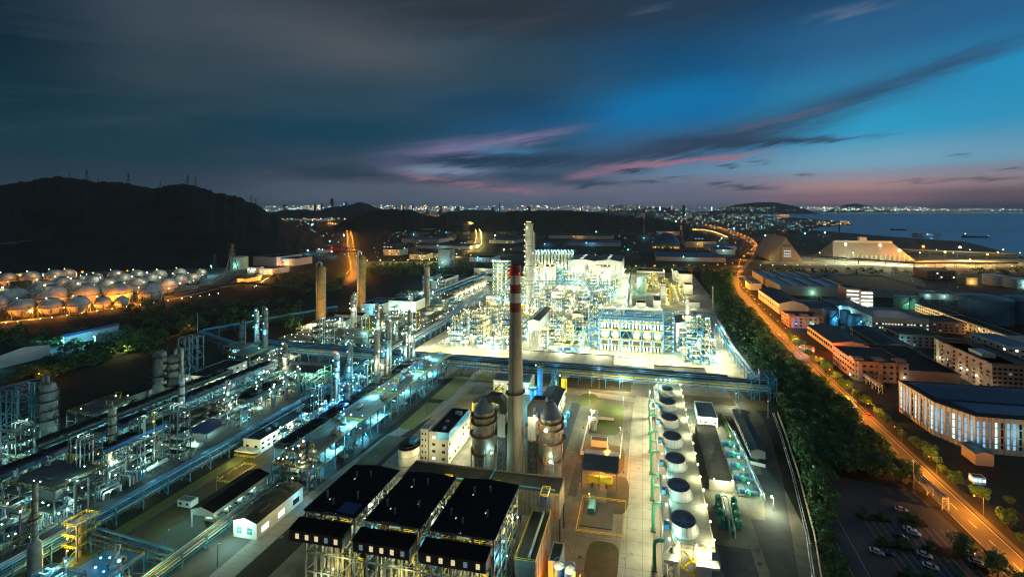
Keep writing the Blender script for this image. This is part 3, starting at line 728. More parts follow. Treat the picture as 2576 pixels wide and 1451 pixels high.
def lamp_post(label, x, y, h, kind='orange', power=0, arm=2.0, az=0.0, group=None, r=.42, cat='street lamp', name='street_lamp', heads=1, pole='steel_grey'):
    key = (round(h), arm, heads, pole)
    rt = T(name, label, cat, (x, y, 0), group)
    if key not in LAMPM:
        q = bpy.data.objects.new('tmp', None); WL[q.name] = (0, 0, 0)
        a = MB().lathe([(.16, 0), (.16, 1.0), (.11, 1.0), (.07, h)], 8).build('pole', pole)
        b = MB()
        for k in range(heads): w = math.pi * 2 * k / heads; b.path([(0, 0, h - .6), (arm * .4 * math.cos(w), arm * .4 * math.sin(w), h + .1), (arm * math.cos(w), arm * math.sin(w), h + .25)], .06, 5)
        b = b.build('arm', pole); LAMPM[key] = (a.data, b.data); bpy.data.objects.remove(a); bpy.data.objects.remove(b); bpy.data.objects.remove(q)
    for nm, me in zip(('pole', 'arm'), LAMPM[key]):
        o = bpy.data.objects.new(nm, me); COL.objects.link(o); o.parent = rt; o.rotation_euler = (0, 0, az)
    for k in range(heads):
        w = az + math.pi * 2 * k / heads
        bulb(rt, (x + arm * math.cos(w), y + arm * math.sin(w), h + .15), kind, r, 'lamp_head')
    if power: light(rt, (x + arm * math.cos(az), y + arm * math.sin(az), h + .15 - r - .9), kind, power, .4)
    return rt
# ---------------------------------------------------------------- power station in the foreground
cx, cy = P(1297, 1195); d0 = DPT(cx, cy); zt = ZAT(667, d0)
rt = T('chimney', 'tall tapered concrete chimney with red and white bands at its top', 'chimney', (cx, cy, 0))
def cr(z): return 4.45 + (2.42 - 4.45) * (z / zt) ** .85
bands = [(782, 'red_paint'), (759, 'white_paint'), (736, 'red_paint'), (714, 'white_paint'), (691, 'red_paint'), (667, None)]
zs = [0] + [ZAT(b[0], d0) for b in bands]
for i, m in enumerate(['stack_concrete', 'red_paint', 'white_paint', 'red_paint', 'white_paint', 'red_paint']):
    z0, z1 = zs[i], zs[i + 1]; n = 12 if i == 0 else 3
    MB().lathe([(cr(z0 + (z1 - z0) * k / n) + .004 * i, z0 + (z1 - z0) * k / n) for k in range(n + 1)], 32, cx, cy).build('shaft' if i == 0 else 'painted_band', m, rt)
MB().lathe([(cr(zt), zt), (cr(zt) - .5, zt + .05), (cr(zt) - .6, zt - 4), (.01, zt - 4.2)], 32, cx, cy).build('rim', 'steel_dark', rt)
for py, w in ((690, 1.1), (985, 1.2)):
    z = ZAT(py, d0); ringplat(rt, cx, cy, cr(z), z, 'rust', w, rl='rust')
mb = MB()
for dx in (-.3, .3): mb.beam((cx + dx, cy - cr(0) - .2, 1), (cx + dx, cy - cr(zt) - .2, zt), .12)
mb.build('ladder', 'steel_dark', rt)
z = ZAT(686, d0)
for a in (3.7, 5.6): bulb(rt, (cx + 3.4 * math.cos(a), cy + 3.4 * math.sin(a), z), 'red', .55 if a < 4 else .3, 'warning_light')
light(rt, (cx - 3.6, cy - 2.6, z), 'red', 40)
def desulf(px, pb, rpx, label, sgn, lamp):
    x, y = P(px, pb); d = DPT(x, y); r = rpx * d / F
    rt = T('scrubber_tower', label, 'scrubber tower', (x, y, 0), 'scrubber towers beside the chimney')
    MB().lathe([(r, 0), (r, 12), (r * 1.12, 14.5), (r * 1.12, 20), (r * 1.06, 20.4), (r * 1.06, 25.5), (r * .98, 26), (r * .98, 31)], 24, x, y).build('shell', 'silver_rusty', rt)
    MB().lathe([(r * 1.02, 31), (r * .97, 31.4), (r * .55, 35.2), (r * .3, 37.6), (.02, 38)], 24, x, y).build('cone_roof', 'cone_slate', rt)
    mb = MB()
    for k in range(1, 5): q = r * (1 - k * .17); mb.lathe([(q, 31 + k * 1.15), (q + .12, 31 + k * 1.15 + .1)], 24, x, y)
    mb.build('roof_hoop', 'steel_dark', rt)
    for z, m in ((11.5, 'rust'), (20.2, 'rust'), (25.8, 'rust'), (29.0, 'rust')): ringplat(rt, x, y, r * (1.12 if 14 < z < 21 else 1.0), z, m, 1.3, rl='rust')
    # raised gas duct from the cone over to the chimney
    dx = sgn; x2 = cx - sgn * 5.0; w = 2.2
    mb = MB(); y0, y1 = y - 1.2, y + 2.6
    poly = [(x + dx * 1.0, 33.5), (x + dx * 2.6, 38.6), (x + dx * 8.4, 38.6), (x + dx * 11.2, 35.2), (x + dx * 11.2, 30), (x + dx * 8.2, 30), (x + dx * 8.2, 34.5), (x + dx * 4.5, 35.4)]
    n = len(poly); vs = [(a, y0, b) for a, b in poly] + [(a, y1, b) for a, b in poly]
    tri = [tuple(t) for t in tessellate_polygon([[Vector((a, b, 0)) for a, b in poly]])]
    mb.add(vs, [(j, (j + 1) % n, n + (j + 1) % n, n + j) for j in range(n)] + tri + [tuple(i + n for i in t) for t in tri]); mb.build('duct_bend', 'steel_dark', rt)
    xa, xb = sorted((x + dx * 7.2, x + dx * 11.0)); MB().box(xa, y0 + .1, 19, xb, y1 - .1, 31).build('duct', 'white_paint', rt)
    xa, xb = sorted((x + dx * 11.0, x2)); MB().box(xa, y0 + .3, 19.4, xb, y1 - .3, 25).build('duct_inlet', 'dull_shell', rt)
    mb = MB()
    for qx in (x + dx * 7.4, x + dx * 10.8):
        for qy in (y0, y1): mb.beam((qx, qy, 0), (qx, qy, 19), .32)
        for z in range(0, 18, 3): mb.beam((qx, y0, z), (qx, y1, z + 3), .16); mb.beam((qx, y0, z + 3), (qx, y1, z + 3), .16)
    for z in range(0, 18, 3):
        for qy in (y0, y1): mb.beam((x + dx * 7.4, qy, z), (x + dx * 10.8, qy, z + 3), .18); mb.beam((x + dx * 10.8, qy, z), (x + dx * 7.4, qy, z + 3), .18); mb.beam((x + dx * 7.4, qy, z + 3), (x + dx * 10.8, qy, z + 3), .2)
    mb.build('duct_support', 'steel_dark', rt)
    for k_ in range(4):
        a_ = 3.6 + k_ * .75; MB().path([(x + (r * 1.12 + .5) * math.cos(a_), y + (r * 1.12 + .5) * math.sin(a_), .5), (x + (r * 1.12 + .5) * math.cos(a_), y + (r * 1.12 + .5) * math.sin(a_), 12 + k_ * 4), (x + r * .8 * math.cos(a_), y + r * .8 * math.sin(a_), 13 + k_ * 4)], .22, 6).build('pipe', ('dull_shell', 'rust', 'pipe_blue', 'dull_shell')[k_], rt)
    for px_, z, k, rr in lamp:
        bx, by = x + (r + 1.9) * math.cos(px_), y + (r + 1.9) * math.sin(px_); bulb(rt, (bx, by, z), k, rr); light(rt, (bx + .9 * math.cos(px_), by + .9 * math.sin(px_), z), k, 330)
desulf(1218, 1190, 26, 'grey banded scrubber tower with cone roof left of the chimney', 1, [(5.6, 13, 'pale', .4)])
desulf(1386, 1210, 27, 'rust-streaked scrubber tower with cone roof and two glaring floodlights, right of the chimney', -1, [(4.6, 27.5, 'white', 1.0), (4.9, 13.5, 'white', .8), (3.7, 30.5, 'white', .6)])
def boiler(x0, x1, y0, y1, zr, label, blue=False):
    cxb = (x0 + x1) / 2; rt = T('boiler_house', label, 'boiler house', (cxb, (y0 + y1) / 2, 0), 'open boiler houses with black roofs')
    ym = y0 + .0
    MB().add([(x0, y0, zr - .5), (cxb, y0, zr + .3), (cxb, y1, zr + .3), (x0, y1, zr - .5), (x1, y0, zr - .5), (x1, y1, zr - .5), (x0, y0, zr - .9), (x0, y1, zr - .9), (x1, y0, zr - .9), (x1, y1, zr - .9), (cxb, y0, zr - .1), (cxb, y1, zr - .1)],
             [(0, 1, 2, 3), (1, 4, 5, 2), (0, 6, 10, 1), (1, 10, 8, 4), (3, 7, 6, 0), (4, 8, 9, 5), (2, 11, 7, 3), (5, 9, 11, 2), (6, 7, 11, 10), (10, 11, 9, 8)]).build('roof', 'black_roof', rt)
    mb = MB(); n = 16
    for i in range(1, n): y = y0 + (y1 - y0) * i / n; mb.beam((x0, y, zr - .46), (cxb, y, zr + .34), .06, .06); mb.beam((cxb, y, zr + .34), (x1, y, zr - .46), .06, .06)
    mb.build('roof_seam', 'black_roof', rt)
    for fx, fy in ((.2, .25), (.45, .12), (.75, .3), (.35, .7), (.6, .75)):
        x, y = x0 + (x1 - x0) * fx, y0 + (y1 - y0) * fy; MB().lathe([(.28, zr - .4), (.28, zr + 1.9), (.42, zr + 1.9), (.01, zr + 2.3)], 8, x, y).build('vent_pipe', 'dull_shell', rt)
    for fx, fy in ((.3, .2), (.7, .35), (.35, .65)): part_box(rt, 'skylight', 'lit_soft', (x0 + (x1 - x0) * fx, y0 + (y1 - y0) * fy, zr + .15), (.3, .5, .1))
    if blue: part_box(rt, 'roof_patch', 'blue_roof', (x0 + (x1 - x0) * .78, y0 + 2.4, zr - .02), (6.0, 4.4, .06), 0).rotation_euler = (0, rad(4.6), 0)
    steel(rt, x0 + .6, y0 + .4, x1 - .6, y1 - .6, [6, 12, 18, 24, zr - 1.0], 3, 4, 'steel_grey', .5)
    for x in (x0 + .45, x1 - .45):   # side trusses below the eaves
        mb = MB()
        for i in range(10):
            a = y0 + (y1 - y0) * i / 10; b = y0 + (y1 - y0) * (i + 1) / 10; m_ = (a + b) / 2
            mb.beam((x, a, zr - 3.4), (x, m_, zr - 1.1), .22).beam((x, m_, zr - 1.1), (x, b, zr - 3.4), .22)
        mb.beam((x, y0, zr - 3.5), (x, y1, zr - 3.5), .3).build('roof_truss', 'steel_grey', rt)
    for z in (12, 18, 24): deck(rt, x0 + 1.2, y0 + 6, x1 - 1.2, y1 - 1, z, 'steel_dark'); rail(rt, x0 + 1.2, y0 + 6, x1 - 1.2, y1 - 1, z)
    MB().box(x0 + 4, y0 + 9, 3, x1 - 4, y1 - 4, 27).build('furnace', 'dull_shell', rt)
    MB().tube((x0 + 2, y0 + 7, 27.5), (x1 - 2, y0 + 7, 27.5), 1.0, 12).build('steam_drum', 'silver', rt)
    rr = random.Random(int(x0))
    for k in range(9):
        x = x0 + 1.5 + rr.random() * (x1 - x0 - 3); xx = x + rr.uniform(-3, 3); za = rr.uniform(5, 24)
        MB().path([(x, y0 + 5, rr.uniform(2, 8)), (x, y0 + 4 + rr.random() * 3, za), (xx, y0 + 6, za + rr.uniform(1, 3)), (xx, y0 + 9, 28)], rr.uniform(.18, .55), 7).build('pipe', rr.choice(['silver', 'pipe_pale', 'dull_shell', 'yellow', 'white_paint']), rt)
    for k in range(6): x = x0 + 3 + k * (x1 - x0 - 6) / 5; MB().beam((x, y0 + 1.5, 0), (x, y0 + 1.5, 20), .7).build('downcomer', 'dull_shell', rt)
    for k in range(4):
        x = x0 + 3 + k * (x1 - x0 - 6) / 3; MB().beam((x, y0 + 1, 29.6), (x + (2.5 if k % 2 else -2.5), y0 + 9, 23.5), .8).build('coal_chute', 'pipe_pale', rt)
    # enclosed gallery along the front
    ga, gb = y0 - 4.6, y0 - .6
    MB().add([(x0 - .6, ga, 25.2), (x1 - 1, ga, 25.2), (x1 - 1, gb, 25.2), (x0 - .6, gb, 25.2), (x0 - .6, ga, 28.6), (x1 - 1, ga, 28.6), (x1 - 1, gb, 29.4), (x0 - .6, gb, 29.4)],
             [(3, 2, 1, 0), (4, 5, 6, 7), (0, 1, 5, 4), (1, 2, 6, 5), (2, 3, 7, 6), (3, 0, 4, 7)]).build('gallery', 'brown_clad', rt)
    MB().add([(x0 - .8, ga - .2, 28.62), (x1 - .8, ga - .2, 28.62), (x1 - .8, gb, 29.46), (x0 - .8, gb, 29.46), (x0 - .8, ga - .2, 28.78), (x1 - .8, ga - .2, 28.78), (x1 - .8, gb, 29.62), (x0 - .8, gb, 29.62)],
             [(3, 2, 1, 0), (4, 5, 6, 7), (0, 1, 5, 4), (1, 2, 6, 5), (2, 3, 7, 6), (3, 0, 4, 7)]).build('gallery_roof', 'black_roof', rt)
    for k in range(5):
        w = part_box(rt, 'window', 'lit_warm' if (k + int(x0)) % 4 else 'lit_dim', (x0 + 1.2 + (x1 - x0 - 3.4) * (k + .3) / 4.6, ga - .03, 26.9), (1.15, .16, 1.5))
    MB().box(x1 - .95, gb, 21, x1 - .75, y0 + 9, 26).build('side_cladding', 'steel_teal', rt)
    for k in range(3): part_box(rt, 'window', 'lit_dim', (x1 - .7, y0 + 1.2 + k * 3, 23.8), (.16, 1.0, 1.3))
    for (fx, fy, z, k, pw) in ((.3, -.12, 9, 'white', 420), (.7, -.12, 16, 'yellow', 480), (.5, .1, 22, 'white', 420), (.85, .5, 26, 'white', 400), (1.06, .3, 20, 'cyan', 420), (1.06, .75, 24, 'white', 380), (.5, .15, 4, 'yellow', 480)):
        p = (x0 + (x1 - x0) * fx, y0 + (y1 - y0) * fy, z); light(rt, p, k, pw); bulb(rt, (p[0], p[1], p[2] + .8), k, .3)
    return rt
boiler(-107, -88.2, 112, 135, 32, 'open boiler house with a blue patch on its black roof', True)
boiler(-84.8, -65.8, 111.6, 134.7, 32, 'plain black-roofed boiler house between two similar ones')
boiler(-63, -42.3, 111.4, 134.8, 32, 'black-roofed boiler house nearest the cooling towers and orange-lit bunker')
b = bld('low brown flat-roofed duct gallery between the black boiler roofs and chimney', -96, 149, -31, 159, 19, 'duct gallery', 'duct_gallery', wall='silver_rusty', roof='slab_roof', z0=10)
for x in range(-94, -30, 9):
    for y in (150, 158): part_box(b, 'post', 'steel_dark', (x, y, 5), (.5, .5, 10))
MB().path([(-90, 150.5, 20.0), (-33, 150.5, 20.0)], .3, 6).path([(-60, 150.5, 20.0), (-60, 158, 20.2)], .3, 6).build('roof_pipe', 'pipe_blue', b)
for x in (-76, -56, -36):
    q = T('access_platform', 'blue access platform with yellow railings on the brown gallery, {} from the left', 'platform', (x, 147, 0), 'blue access platforms')
    MB().cbox(x, 147, 20.6, 3, 4.6, .3).build('floor_deck', 'blue_roof', q); rail(q, x - 1.5, 144.7, x + 1.5, 149.3, 20.9, 'yellow', .13, 1.2)
    [part_box(q, 'post', 'bright_blue', (x + a, 147 + c, 15.3), (.3, .3, 10.6)) for a in (-1.3, 1.3) for c in (-2, 2)]
    light(q, (x + 3, 146, 24), 'yellow', 250)
b = bld('narrow ash handling building with dark green roof and rusty orange side', -40.5, 124, -33.5, 146, 14.5, 'building', wall='silver_rusty', roof='dark_roof', z0=0)
MB().path([(-36, 125, 15.3), (-36, 145, 15.3)], .45, 8).build('roof_pipe', 'pipe_pale', b); rail(b, -40.5, 124, -33.5, 146, 14.7, 'yellow', .1, 3)
light(b, (-31, 127, 4), 'orange', 1100); bulb(b, (-32.8, 127, 4), 'orange', .4); light(b, (-31, 138, 5), 'orange', 900)
mb = MB()
for k in range(40): mb.beam((-95.5 + k * 1.6, 148.95, 10), (-95.5 + k * 1.6, 148.95, 19.4), .12)
for k in range(10): mb.beam((-33.45, 125 + k * 2.2, 0), (-33.45, 125 + k * 2.2, 14.6), .14)
mb.build('cladding_rib', 'rust', b)
b = bld('small pale ash hopper box beside the orange-lit bunker', -31.5, 133, -27.5, 141, 8, 'hopper', 'ash_hopper', wall='grey_wall', roof='dark_roof', par=.3)
for i, (x, y) in enumerate(((-27.5, 131.5), (-23.6, 130.6))):
    q = T('dosing_tank', 'small blue-rimmed round tank with pale top, {} of the near pair'.format(('left', 'right')[i]), 'tank', (x, y, 0), 'small blue tanks')
    MB().lathe([(1.9, 0), (1.9, 8.6)], 20, x, y).build('shell', 'bright_blue', q); MB().lathe([(1.75, 8.4), (.01, 8.7)], 20, x, y).build('roof', 'cream_wall', q)
    MB().path([(x + 2 * math.cos(t * .314), y + 2 * math.sin(t * .314), 9.6) for t in range(21)], .08, 4, False).build('handrail', 'bright_blue', q); light(q, (x, y - 2.5, 11), 'white', 160)
# silo, grey control block, yellow pipe corridor
x, y = -113, 181; s = T('ash_silo', 'short round concrete silo with dark top beside the grey control block', 'silo', (x, y, 0))
MB().lathe([(5.1, 0), (5.1, 12)], 28, x, y).build('shell', 'stack_concrete', s); MB().lathe([(5.15, 11.7), (5.15, 12.1), (4.7, 12.1), (.01, 12.4)], 28, x, y).build('roof', 'black_roof', s)
MB().cbox(x + 1.5, y + 1.5, 12.2, 3, 3.4, 2).build('roof_hut', 'pipe_blue', s); MB().path([(x + 5.1 * math.cos(t * .314), y + 5.1 * math.sin(t * .314), 13.2) for t in range(21)], .1, 4, False).build('handrail', 'rust', s)
MB().lathe([(5.12, 4), (5.26, 4.1), (5.12, 4.2)], 28, x, y).lathe([(5.12, 8), (5.26, 8.1), (5.12, 8.2)], 28, x, y).build('hoop', 'steel_dark', s); light(s, (x + 2, y - 9, 9), 'white', 260)
b = bld('grey multi-storey control block with blue trim along its roof edge', -106, 187, -95.5, 212, 15.5, wall='cream_wall', roof='dark_roof', win={'S': (4, 2, 1.6, 1.2, .5), 'E': (4, 8, 1.3, 1.1, .5)}, nv=4)
MB().box(-101.8, 186.8, 12.6, -95.3, 186.96, 16.2).box(-95.46, 186.96, 12.6, -95.3, 211, 16.2).build('blue_fascia', 'pipe_blue', b)
MB().box(-110, 186, 0, -106.05, 191, 17.5).build('stair_tower', 'cream_wall', b)
for k in range(5):
    for xx in (-109, -107.2): part_box(b, 'window', 'window_dark', (xx, 185.98, 3 + k * 3), (.6, .16, 1.0))
for yy in (190, 199, 208): light(b, (-91, yy, 5), 'white', 480); bulb(b, (-95.2, yy, 6), 'white', .3)
light(b, (-104, 178, 10), 'white', 500)
b = bld('white long workshop with grey gable roof behind the chimney', -103, 268, -77, 282, 8.5, wall='cream_wall', roof='grey_roof', kind='gable', ridge='x', rise=2, win={'S': (2, 6, 1.8, 1.2, .6)})
light(b, (-76, 262, 7), 'pale', 350); light(b, (-95, 262, 7), 'white', 250); bulb(b, (-86, 267.5, 8), 'white', .35)
b = bld('long turbine hall with dark green roof right of the chimney', -62, 214, -50, 259, 10, wall='cream_wall', roof='teal_roof', kind='gable', rise=1.5, win={'W': (1, 10, 1.6, 2, .3), 'E': (2, 10, 1.6, 1.6, .1)})
for yy in (220, 233, 246, 257): part_box(b, 'skylight', 'lit_soft', (-58.5, yy, 10.9), (.5, .5, .2)); part_box(b, 'skylight', 'lit_soft', (-53.5, yy, 10.9), (.5, .5, .2))
for yy in (225, 240, 255): light(b, (-66, yy, 7), 'cyan', 900); bulb(b, (-62.4, yy, 8), 'cyan', .35); light(b, (-47, yy, 7), 'pale', 350)
for nm, px, pb, pt, w, m in (('tall bright blue lit flue cylinder with yellow crown', 1358.5, 1000, 923, 13, 'bright_blue'), ('short bright blue vessel beside the taller blue cylinder', 1341, 1016, 977, 17, 'bright_blue'), ('stubby ochre yellow vent stack beside the pipe bridge', 1419.5, 984, 949, 14, 'yellow')):
    x, y = P(px, pb); d = DPT(x, y); r = w / 2 * d / F; h = ZAT(pt, d); q = T('flue_cylinder', nm, 'cylinder', (x, y, 0))
    MB().lathe([(r, 0), (r, h), (r * 1.15, h), (r * 1.15, h + .8)], 20, x, y).build('shell', m, q); MB().lathe([(r * 1.1, h + .5), (.01, h + .9)], 20, x, y).build('cap', 'white_wall', q); ringplat(q, x, y, r * 1.1, h + .3, 'steel_dark', 1.0)
    bulb(q, (x - r - 1, y - 1, h + 1.5), 'pale', .4); light(q, (x - r - 2.5, y - 5, h * .6), 'cyan' if m != 'yellow' else 'yellow', 700)
for k in range(6):
    x, y = -46.4 + (k % 2) * 1.2, 217 + k * 5.2; q = T('switch_cabinet', 'pale blue cabinet in the row beside the green-roofed hall, {} from the left', 'cabinet', (x, y, 0), 'blue cabinets by the turbine hall')
    MB().cbox(x, y, .2, 2.2, 3.4, 2.8).build('case', 'pipe_blue', q); MB().cbox(x, y, 0, 2.6, 3.8, .2).build('plinth', 'concrete_grey', q); MB().cbox(x - 1.12, y, .5, .06, 2.6, 2.1).build('door', 'pipe_pale', q)
pad('service_road', 'asphalt_blue', R4(-46, 200, -40, 262), .05)
for i, (x0, y0, w, l, m) in enumerate(((-104, 222, 7, 8, 'brown_clad'), (-101, 238, 6, 7, 'brown_clad'))):
    q = T('canopy', 'brown flat canopy over yellow-lit pipes behind the control block, {} one'.format(('nearer', 'farther')[i]), 'canopy', (x0, y0, 0), 'brown canopies')
    MB().box(x0 - w / 2, y0 - l / 2, 8, x0 + w / 2, y0 + l / 2, 8.4).build('roof', m, q); [part_box(q, 'post', 'yellow', (x0 + a * w / 2.2, y0 + c * l / 2.2, 4), (.25, .25, 8)) for a in (-1, 1) for c in (-1, 1)]
    light(q, (x0 + 3, y0 - 3, 6), 'amber', 1400); light(q, (x0, y0 + 9, 6), 'yellow', 1200); bulb(q, (x0 + 1, y0 - 4, 7), 'amber', .35)
rack('pipe_rack', 'yellow-lit pipe rack behind the grey control block', [(-97, 214), (-95, 262)], [4, 7.5], 4, 6, [(0, -1, .3, 'yellow'), (0, .8, .25, 'silver'), (1, -1, .3, 'yellow'), (1, .2, .25, 'pipe_pale'), (1, 1.2, .3, 'rust')], 'yellow')
# ammonia station on the islands
for i, (px, pb, pt) in enumerate(((1492, 1080, 1050), (1496, 1061, 1033))):
    x, y = P(px, pb); q = tank('white vertical tank with floodlight on the walled pad, %s of the pair' % ('nearer', 'farther')[i], x, y, 2.1, 6.2, 'silver', group='pair of white vertical tanks', roof=.35)
    bulb(q, (x - 2.3, y - .5, 7.2), 'white', .55); light(q, (x - 3, y - 2, 8), 'white', 600)
b = bld('maroon-roofed open shelter beside the white vertical tanks', -27.5, 215, -18.5, 219, 3.6, 'shelter', 'shelter', wall='cream_wall', roof='brown_clad', par=0)
w = T('boundary_wall', 'low cream wall around the tank pad beside the oval lawn', 'wall', (-22, 222, 0))
for (a, b_, c, d_) in ((-32, 207, -31.5, 244), (-31.5, 207, -11, 207.4), (-11.4, 207.4, -11, 228), (-31.5, 243.6, -17, 244)): MB().box(a, b_, 0, c, d_, 1.7).build('panel', 'cream_wall', w)
lamp_post('tall orange sodium floodlight beside the walled tank pad', -17, 200.5, 10, 'orange', 3800, 1.2, 4.7, None, .5, 'floodlight', 'floodlight_mast')
q = T('tank_shelter', 'grey corrugated shelter over an orange horizontal tank', 'shelter', (-19.5, 190, 0)); x0, x1, y0, y1 = -28, -11, 182.5, 198
MB().add([(x0, y0, 8.2), (x1, y0, 8.2), (x1, (y0 + y1) / 2 + 2, 9.9), (x0, (y0 + y1) / 2 + 2, 9.9), (x1, y1, 8.6), (x0, y1, 8.6)], [(0, 1, 2, 3), (3, 2, 4, 5)]).build('roof', 'grey_roof', q)
mb = MB()
for k in range(1, 30): x = x0 + (x1 - x0) * k / 30; mb.beam((x, y0, 8.25), (x, (y0 + y1) / 2 + 2, 9.95), .12).beam((x, (y0 + y1) / 2 + 2, 9.95), (x, y1, 8.65), .12)
mb.build('roof_rib', 'cone_slate', q)
for x in (x0 + .5, -19.5, x1 - .5):
    for y in (y0 + .3, y1 - .3): part_box(q, 'post', 'steel_dark', (x, y, 4.1), (.3, .3, 8.2))
light(q, (-19, 186, 6.5), 'amber', 350)
drum('storage_drum', 'orange horizontal tank under the grey corrugated shelter', 'tank', -19.5, 184.6, 1.6, 11, 3.2, 'x', 'yellow')
q = T('pit_fence', 'thin orange railing around the pump pit beside the shelter', 'railing', (-12, 165, 0)); rail(q, -26, 157, -7, 176, 0, 'yellow', .12, 3)
MB().box(-25, 160, .03, -12, 174, .4).build('plinth', 'concrete_grey', q)
b = bld('small blue-roofed hut beside the pump pit', -22.6, 166, -19.6, 172, 3, 'hut', 'hut', wall='steel_teal', roof='pipe_blue', par=0)
# ------------------------------------------------ cooling tower block
x0, x1, y0, y1, zd = 7.6, 24.2, 140.5, 271.5, 13.0
ct = T('cooling_tower', 'long cooling tower block with seven white fan stacks on its deck', 'cooling tower', (16, 206, 0))
MB().box(x0 + 3.2, y0 + .2, 0, x1 - 1.2, y1, zd - .3).build('wall', 'white_wall', ct)
MB().box(x0 + 2.4, y0, zd - .3, x1, y1, zd).build('deck', 'concrete', ct)
MB().add([(x0 - .4, y0, 10.6), (x0 + 2.4, y0, 13.2), (x0 + 2.4, y1, 13.2), (x0 - .4, y1, 10.6), (x0 - .4, y0, 10.2), (x0 + 2.4, y0, 12.8), (x0 + 2.4, y1, 12.8), (x0 - .4, y1, 10.2)], [(3, 2, 1, 0), (4, 5, 6, 7), (0, 1, 5, 4), (2, 3, 7, 6), (0, 4, 7, 3)]).build('side_canopy', 'white_wall', ct)
MB().box(x0 - .6, y0, 0, x0 + .2, y1, 2.4).build('basin_wall', 'concrete_grey', ct)
mb = MB()
for k in range(44): y = y0 + 1 + k * 3; mb.box(x0 + 1.2, y, 2, x0 + 1.5, y + .3, 11.5)
for z in (4, 6, 8, 10): mb.box(x0 + 1.1, y0, z, x0 + 1.9, y1, z + .15)
mb.build('louvre', 'cream_wall', ct)
MB().path([(x0 + 2.9, y0 + 1, 6), (x0 + 2.9, y0 + 1, 13.2), (x0 + 2.9, y0 + 3, 13.7), (x0 + 2.9, y1 - 2, 13.7)], .38, 8).build('header_pipe', 'silver', ct)
mb = MB().box(x1 - .3, y0, zd, x1 - .15, y1, zd + 1.0).box(x0 + 3.5, y0, zd, x1 - .3, y0 + .15, zd + 1.0); mb.build('deck_kerb', 'cream_wall', ct)
rail(ct, x0 + 2.5, y0 + .4, x1 - .1, y1 - .4, zd + .05, 'yellow', .09, 4)
MB().box(x0 - .4, y0 - 3, 9.4, x0 + 4.2, y0, 10.4).box(x1 - 6.5, y0 - 3, 9.2, x1 + .8, y0, 10.0).build('front_canopy', 'white_wall', ct)
mb = MB()
for k in range(5):
    z = 13 - k * 2.6; s = 1 if k % 2 else -1; mb.beam((15 + s * 1.4, y0 - 1.6, z), (15 - s * 1.4, y0 - 1.6, z - 2.6), .9, .2); mb.cbox(15 - s * 1.9, y0 - 1.6, z - 2.7, 1.2, 1.4, .2)
for a in (12.6, 17.4): mb.beam((a, y0 - 2.2, 0), (a, y0 - 2.2, 14), .2).beam((a, y0 - 1, 0), (a, y0 - 1, 14), .2)
mb.build('stair', 'yellow', ct)
fy = [149.1 + i * 18.1 for i in range(7)]
for i, y in enumerate(fy):
    fx = 14.45; pr = [(5.25, zd), (4.75, zd + .9), (4.45, zd + 2.2), (4.42, zd + 2.8), (4.5, zd + 3.4)]
    MB().lathe(pr, 36, fx, y).lathe([(5.5, zd + .02), (5.5, zd + .3), (5.1, zd + .4)], 36, fx, y).build('fan_stack', 'white_wall', ct)
    k_ = MB()
    for a in range(18): w = a * math.pi / 9; k_.path([(fx + (q + .03) * math.cos(w), y + (q + .03) * math.sin(w), z) for q, z in pr], .05, 4, False)
    k_.build('stack_rib', 'grey_wall', ct)
    MB().lathe([(4.5, zd + 3.4), (4.36, zd + 3.42), (4.25, zd + 2.4), (4.28, zd + 1.9)], 36, fx, y).lathe([(4.28, zd + 1.9), (.01, zd + 1.85)], 36, fx, y).build('stack_throat', 'grey_wall', ct)
    mb = MB().lathe([(.5, zd + 1.9), (.5, zd + 2.5), (.01, zd + 2.7)], 10, fx, y)
    for b_ in range(6): w = b_ * math.pi / 3 + i * .3; mb.beam((fx + .4 * math.cos(w), y + .4 * math.sin(w), zd + 2.3), (fx + 4.1 * math.cos(w), y + 4.1 * math.sin(w), zd + 2.4), .7, .1)
    mb.build('fan_blades', 'pipe_pale', ct)
    MB().cbox(fx - 6.0, y - 1.0, zd, 1.7, 2.2, 1.9).build('fan_motor', 'pipe_blue', ct)
for i in range(16):
    y = y0 + 3 + i * 8.3
    bulb(ct, (x1 + .1, y, zd + 1.6), 'white', .42)
    if i % 2 == 0: light(ct, (x1 - 1.4, y, zd + 2.6), 'white', 300, .3); light(ct, (x0 + 3.4, y, zd + 2.4), 'pale', 130, .3)  # left-side pale lights added to brighten the fan stack walls
    bulb(ct, (x0 + 1.6, y, 12.9), 'white', .3)
    if i % 2: light(ct, (x0 - 1.2, y, 9.0), 'white', 1450, .4)
for x in (12, 18, 22): bulb(ct, (x, y0 - .3, zd + 1.6), 'white', .4); light(ct, (x, y0 - 2.6, zd - 1.4), 'white', 150, .4)
for x in (9, 12, 15, 18): bulb(ct, (x, y1 + .5, zd + 2.2), 'pale', .5)
light(ct, (14, y1 - 3, zd + 4), 'pale', 500)
for k in range(7):
    y = 145 + k * 17.6; q = T('riser_pipe', 'green bent water riser beside the cooling tower, {} from the left', 'pipe', (2, y, 0), 'green riser pipes at the cooling tower')
    x = 4.2; MB().path([(x, y, 0), (x, y, 9.0), (x + .3, y, 10.2), (x + 1.2, y, 10.8), (x + 3.6, y, 10.8)], .62, 10).build('pipe', 'green_paint', q); MB().cbox(x, y, 0, 2, 2, .5).build('plinth', 'concrete_grey', q)
    if k > 1 and k % 2 == 0: MB().path([(x, y, 6), (x + 3.2, y, 6)], .5, 8).build('branch', 'green_paint', q)
MB_ = MB().path([(4.2, 215, 9.6), (4.2, 268, 9.6)], .6, 10); q = T('header_pipe', 'green header pipe joining the far risers of the cooling tower', 'pipe', (4, 240, 0)); MB_.build('pipe', 'green_paint', q)
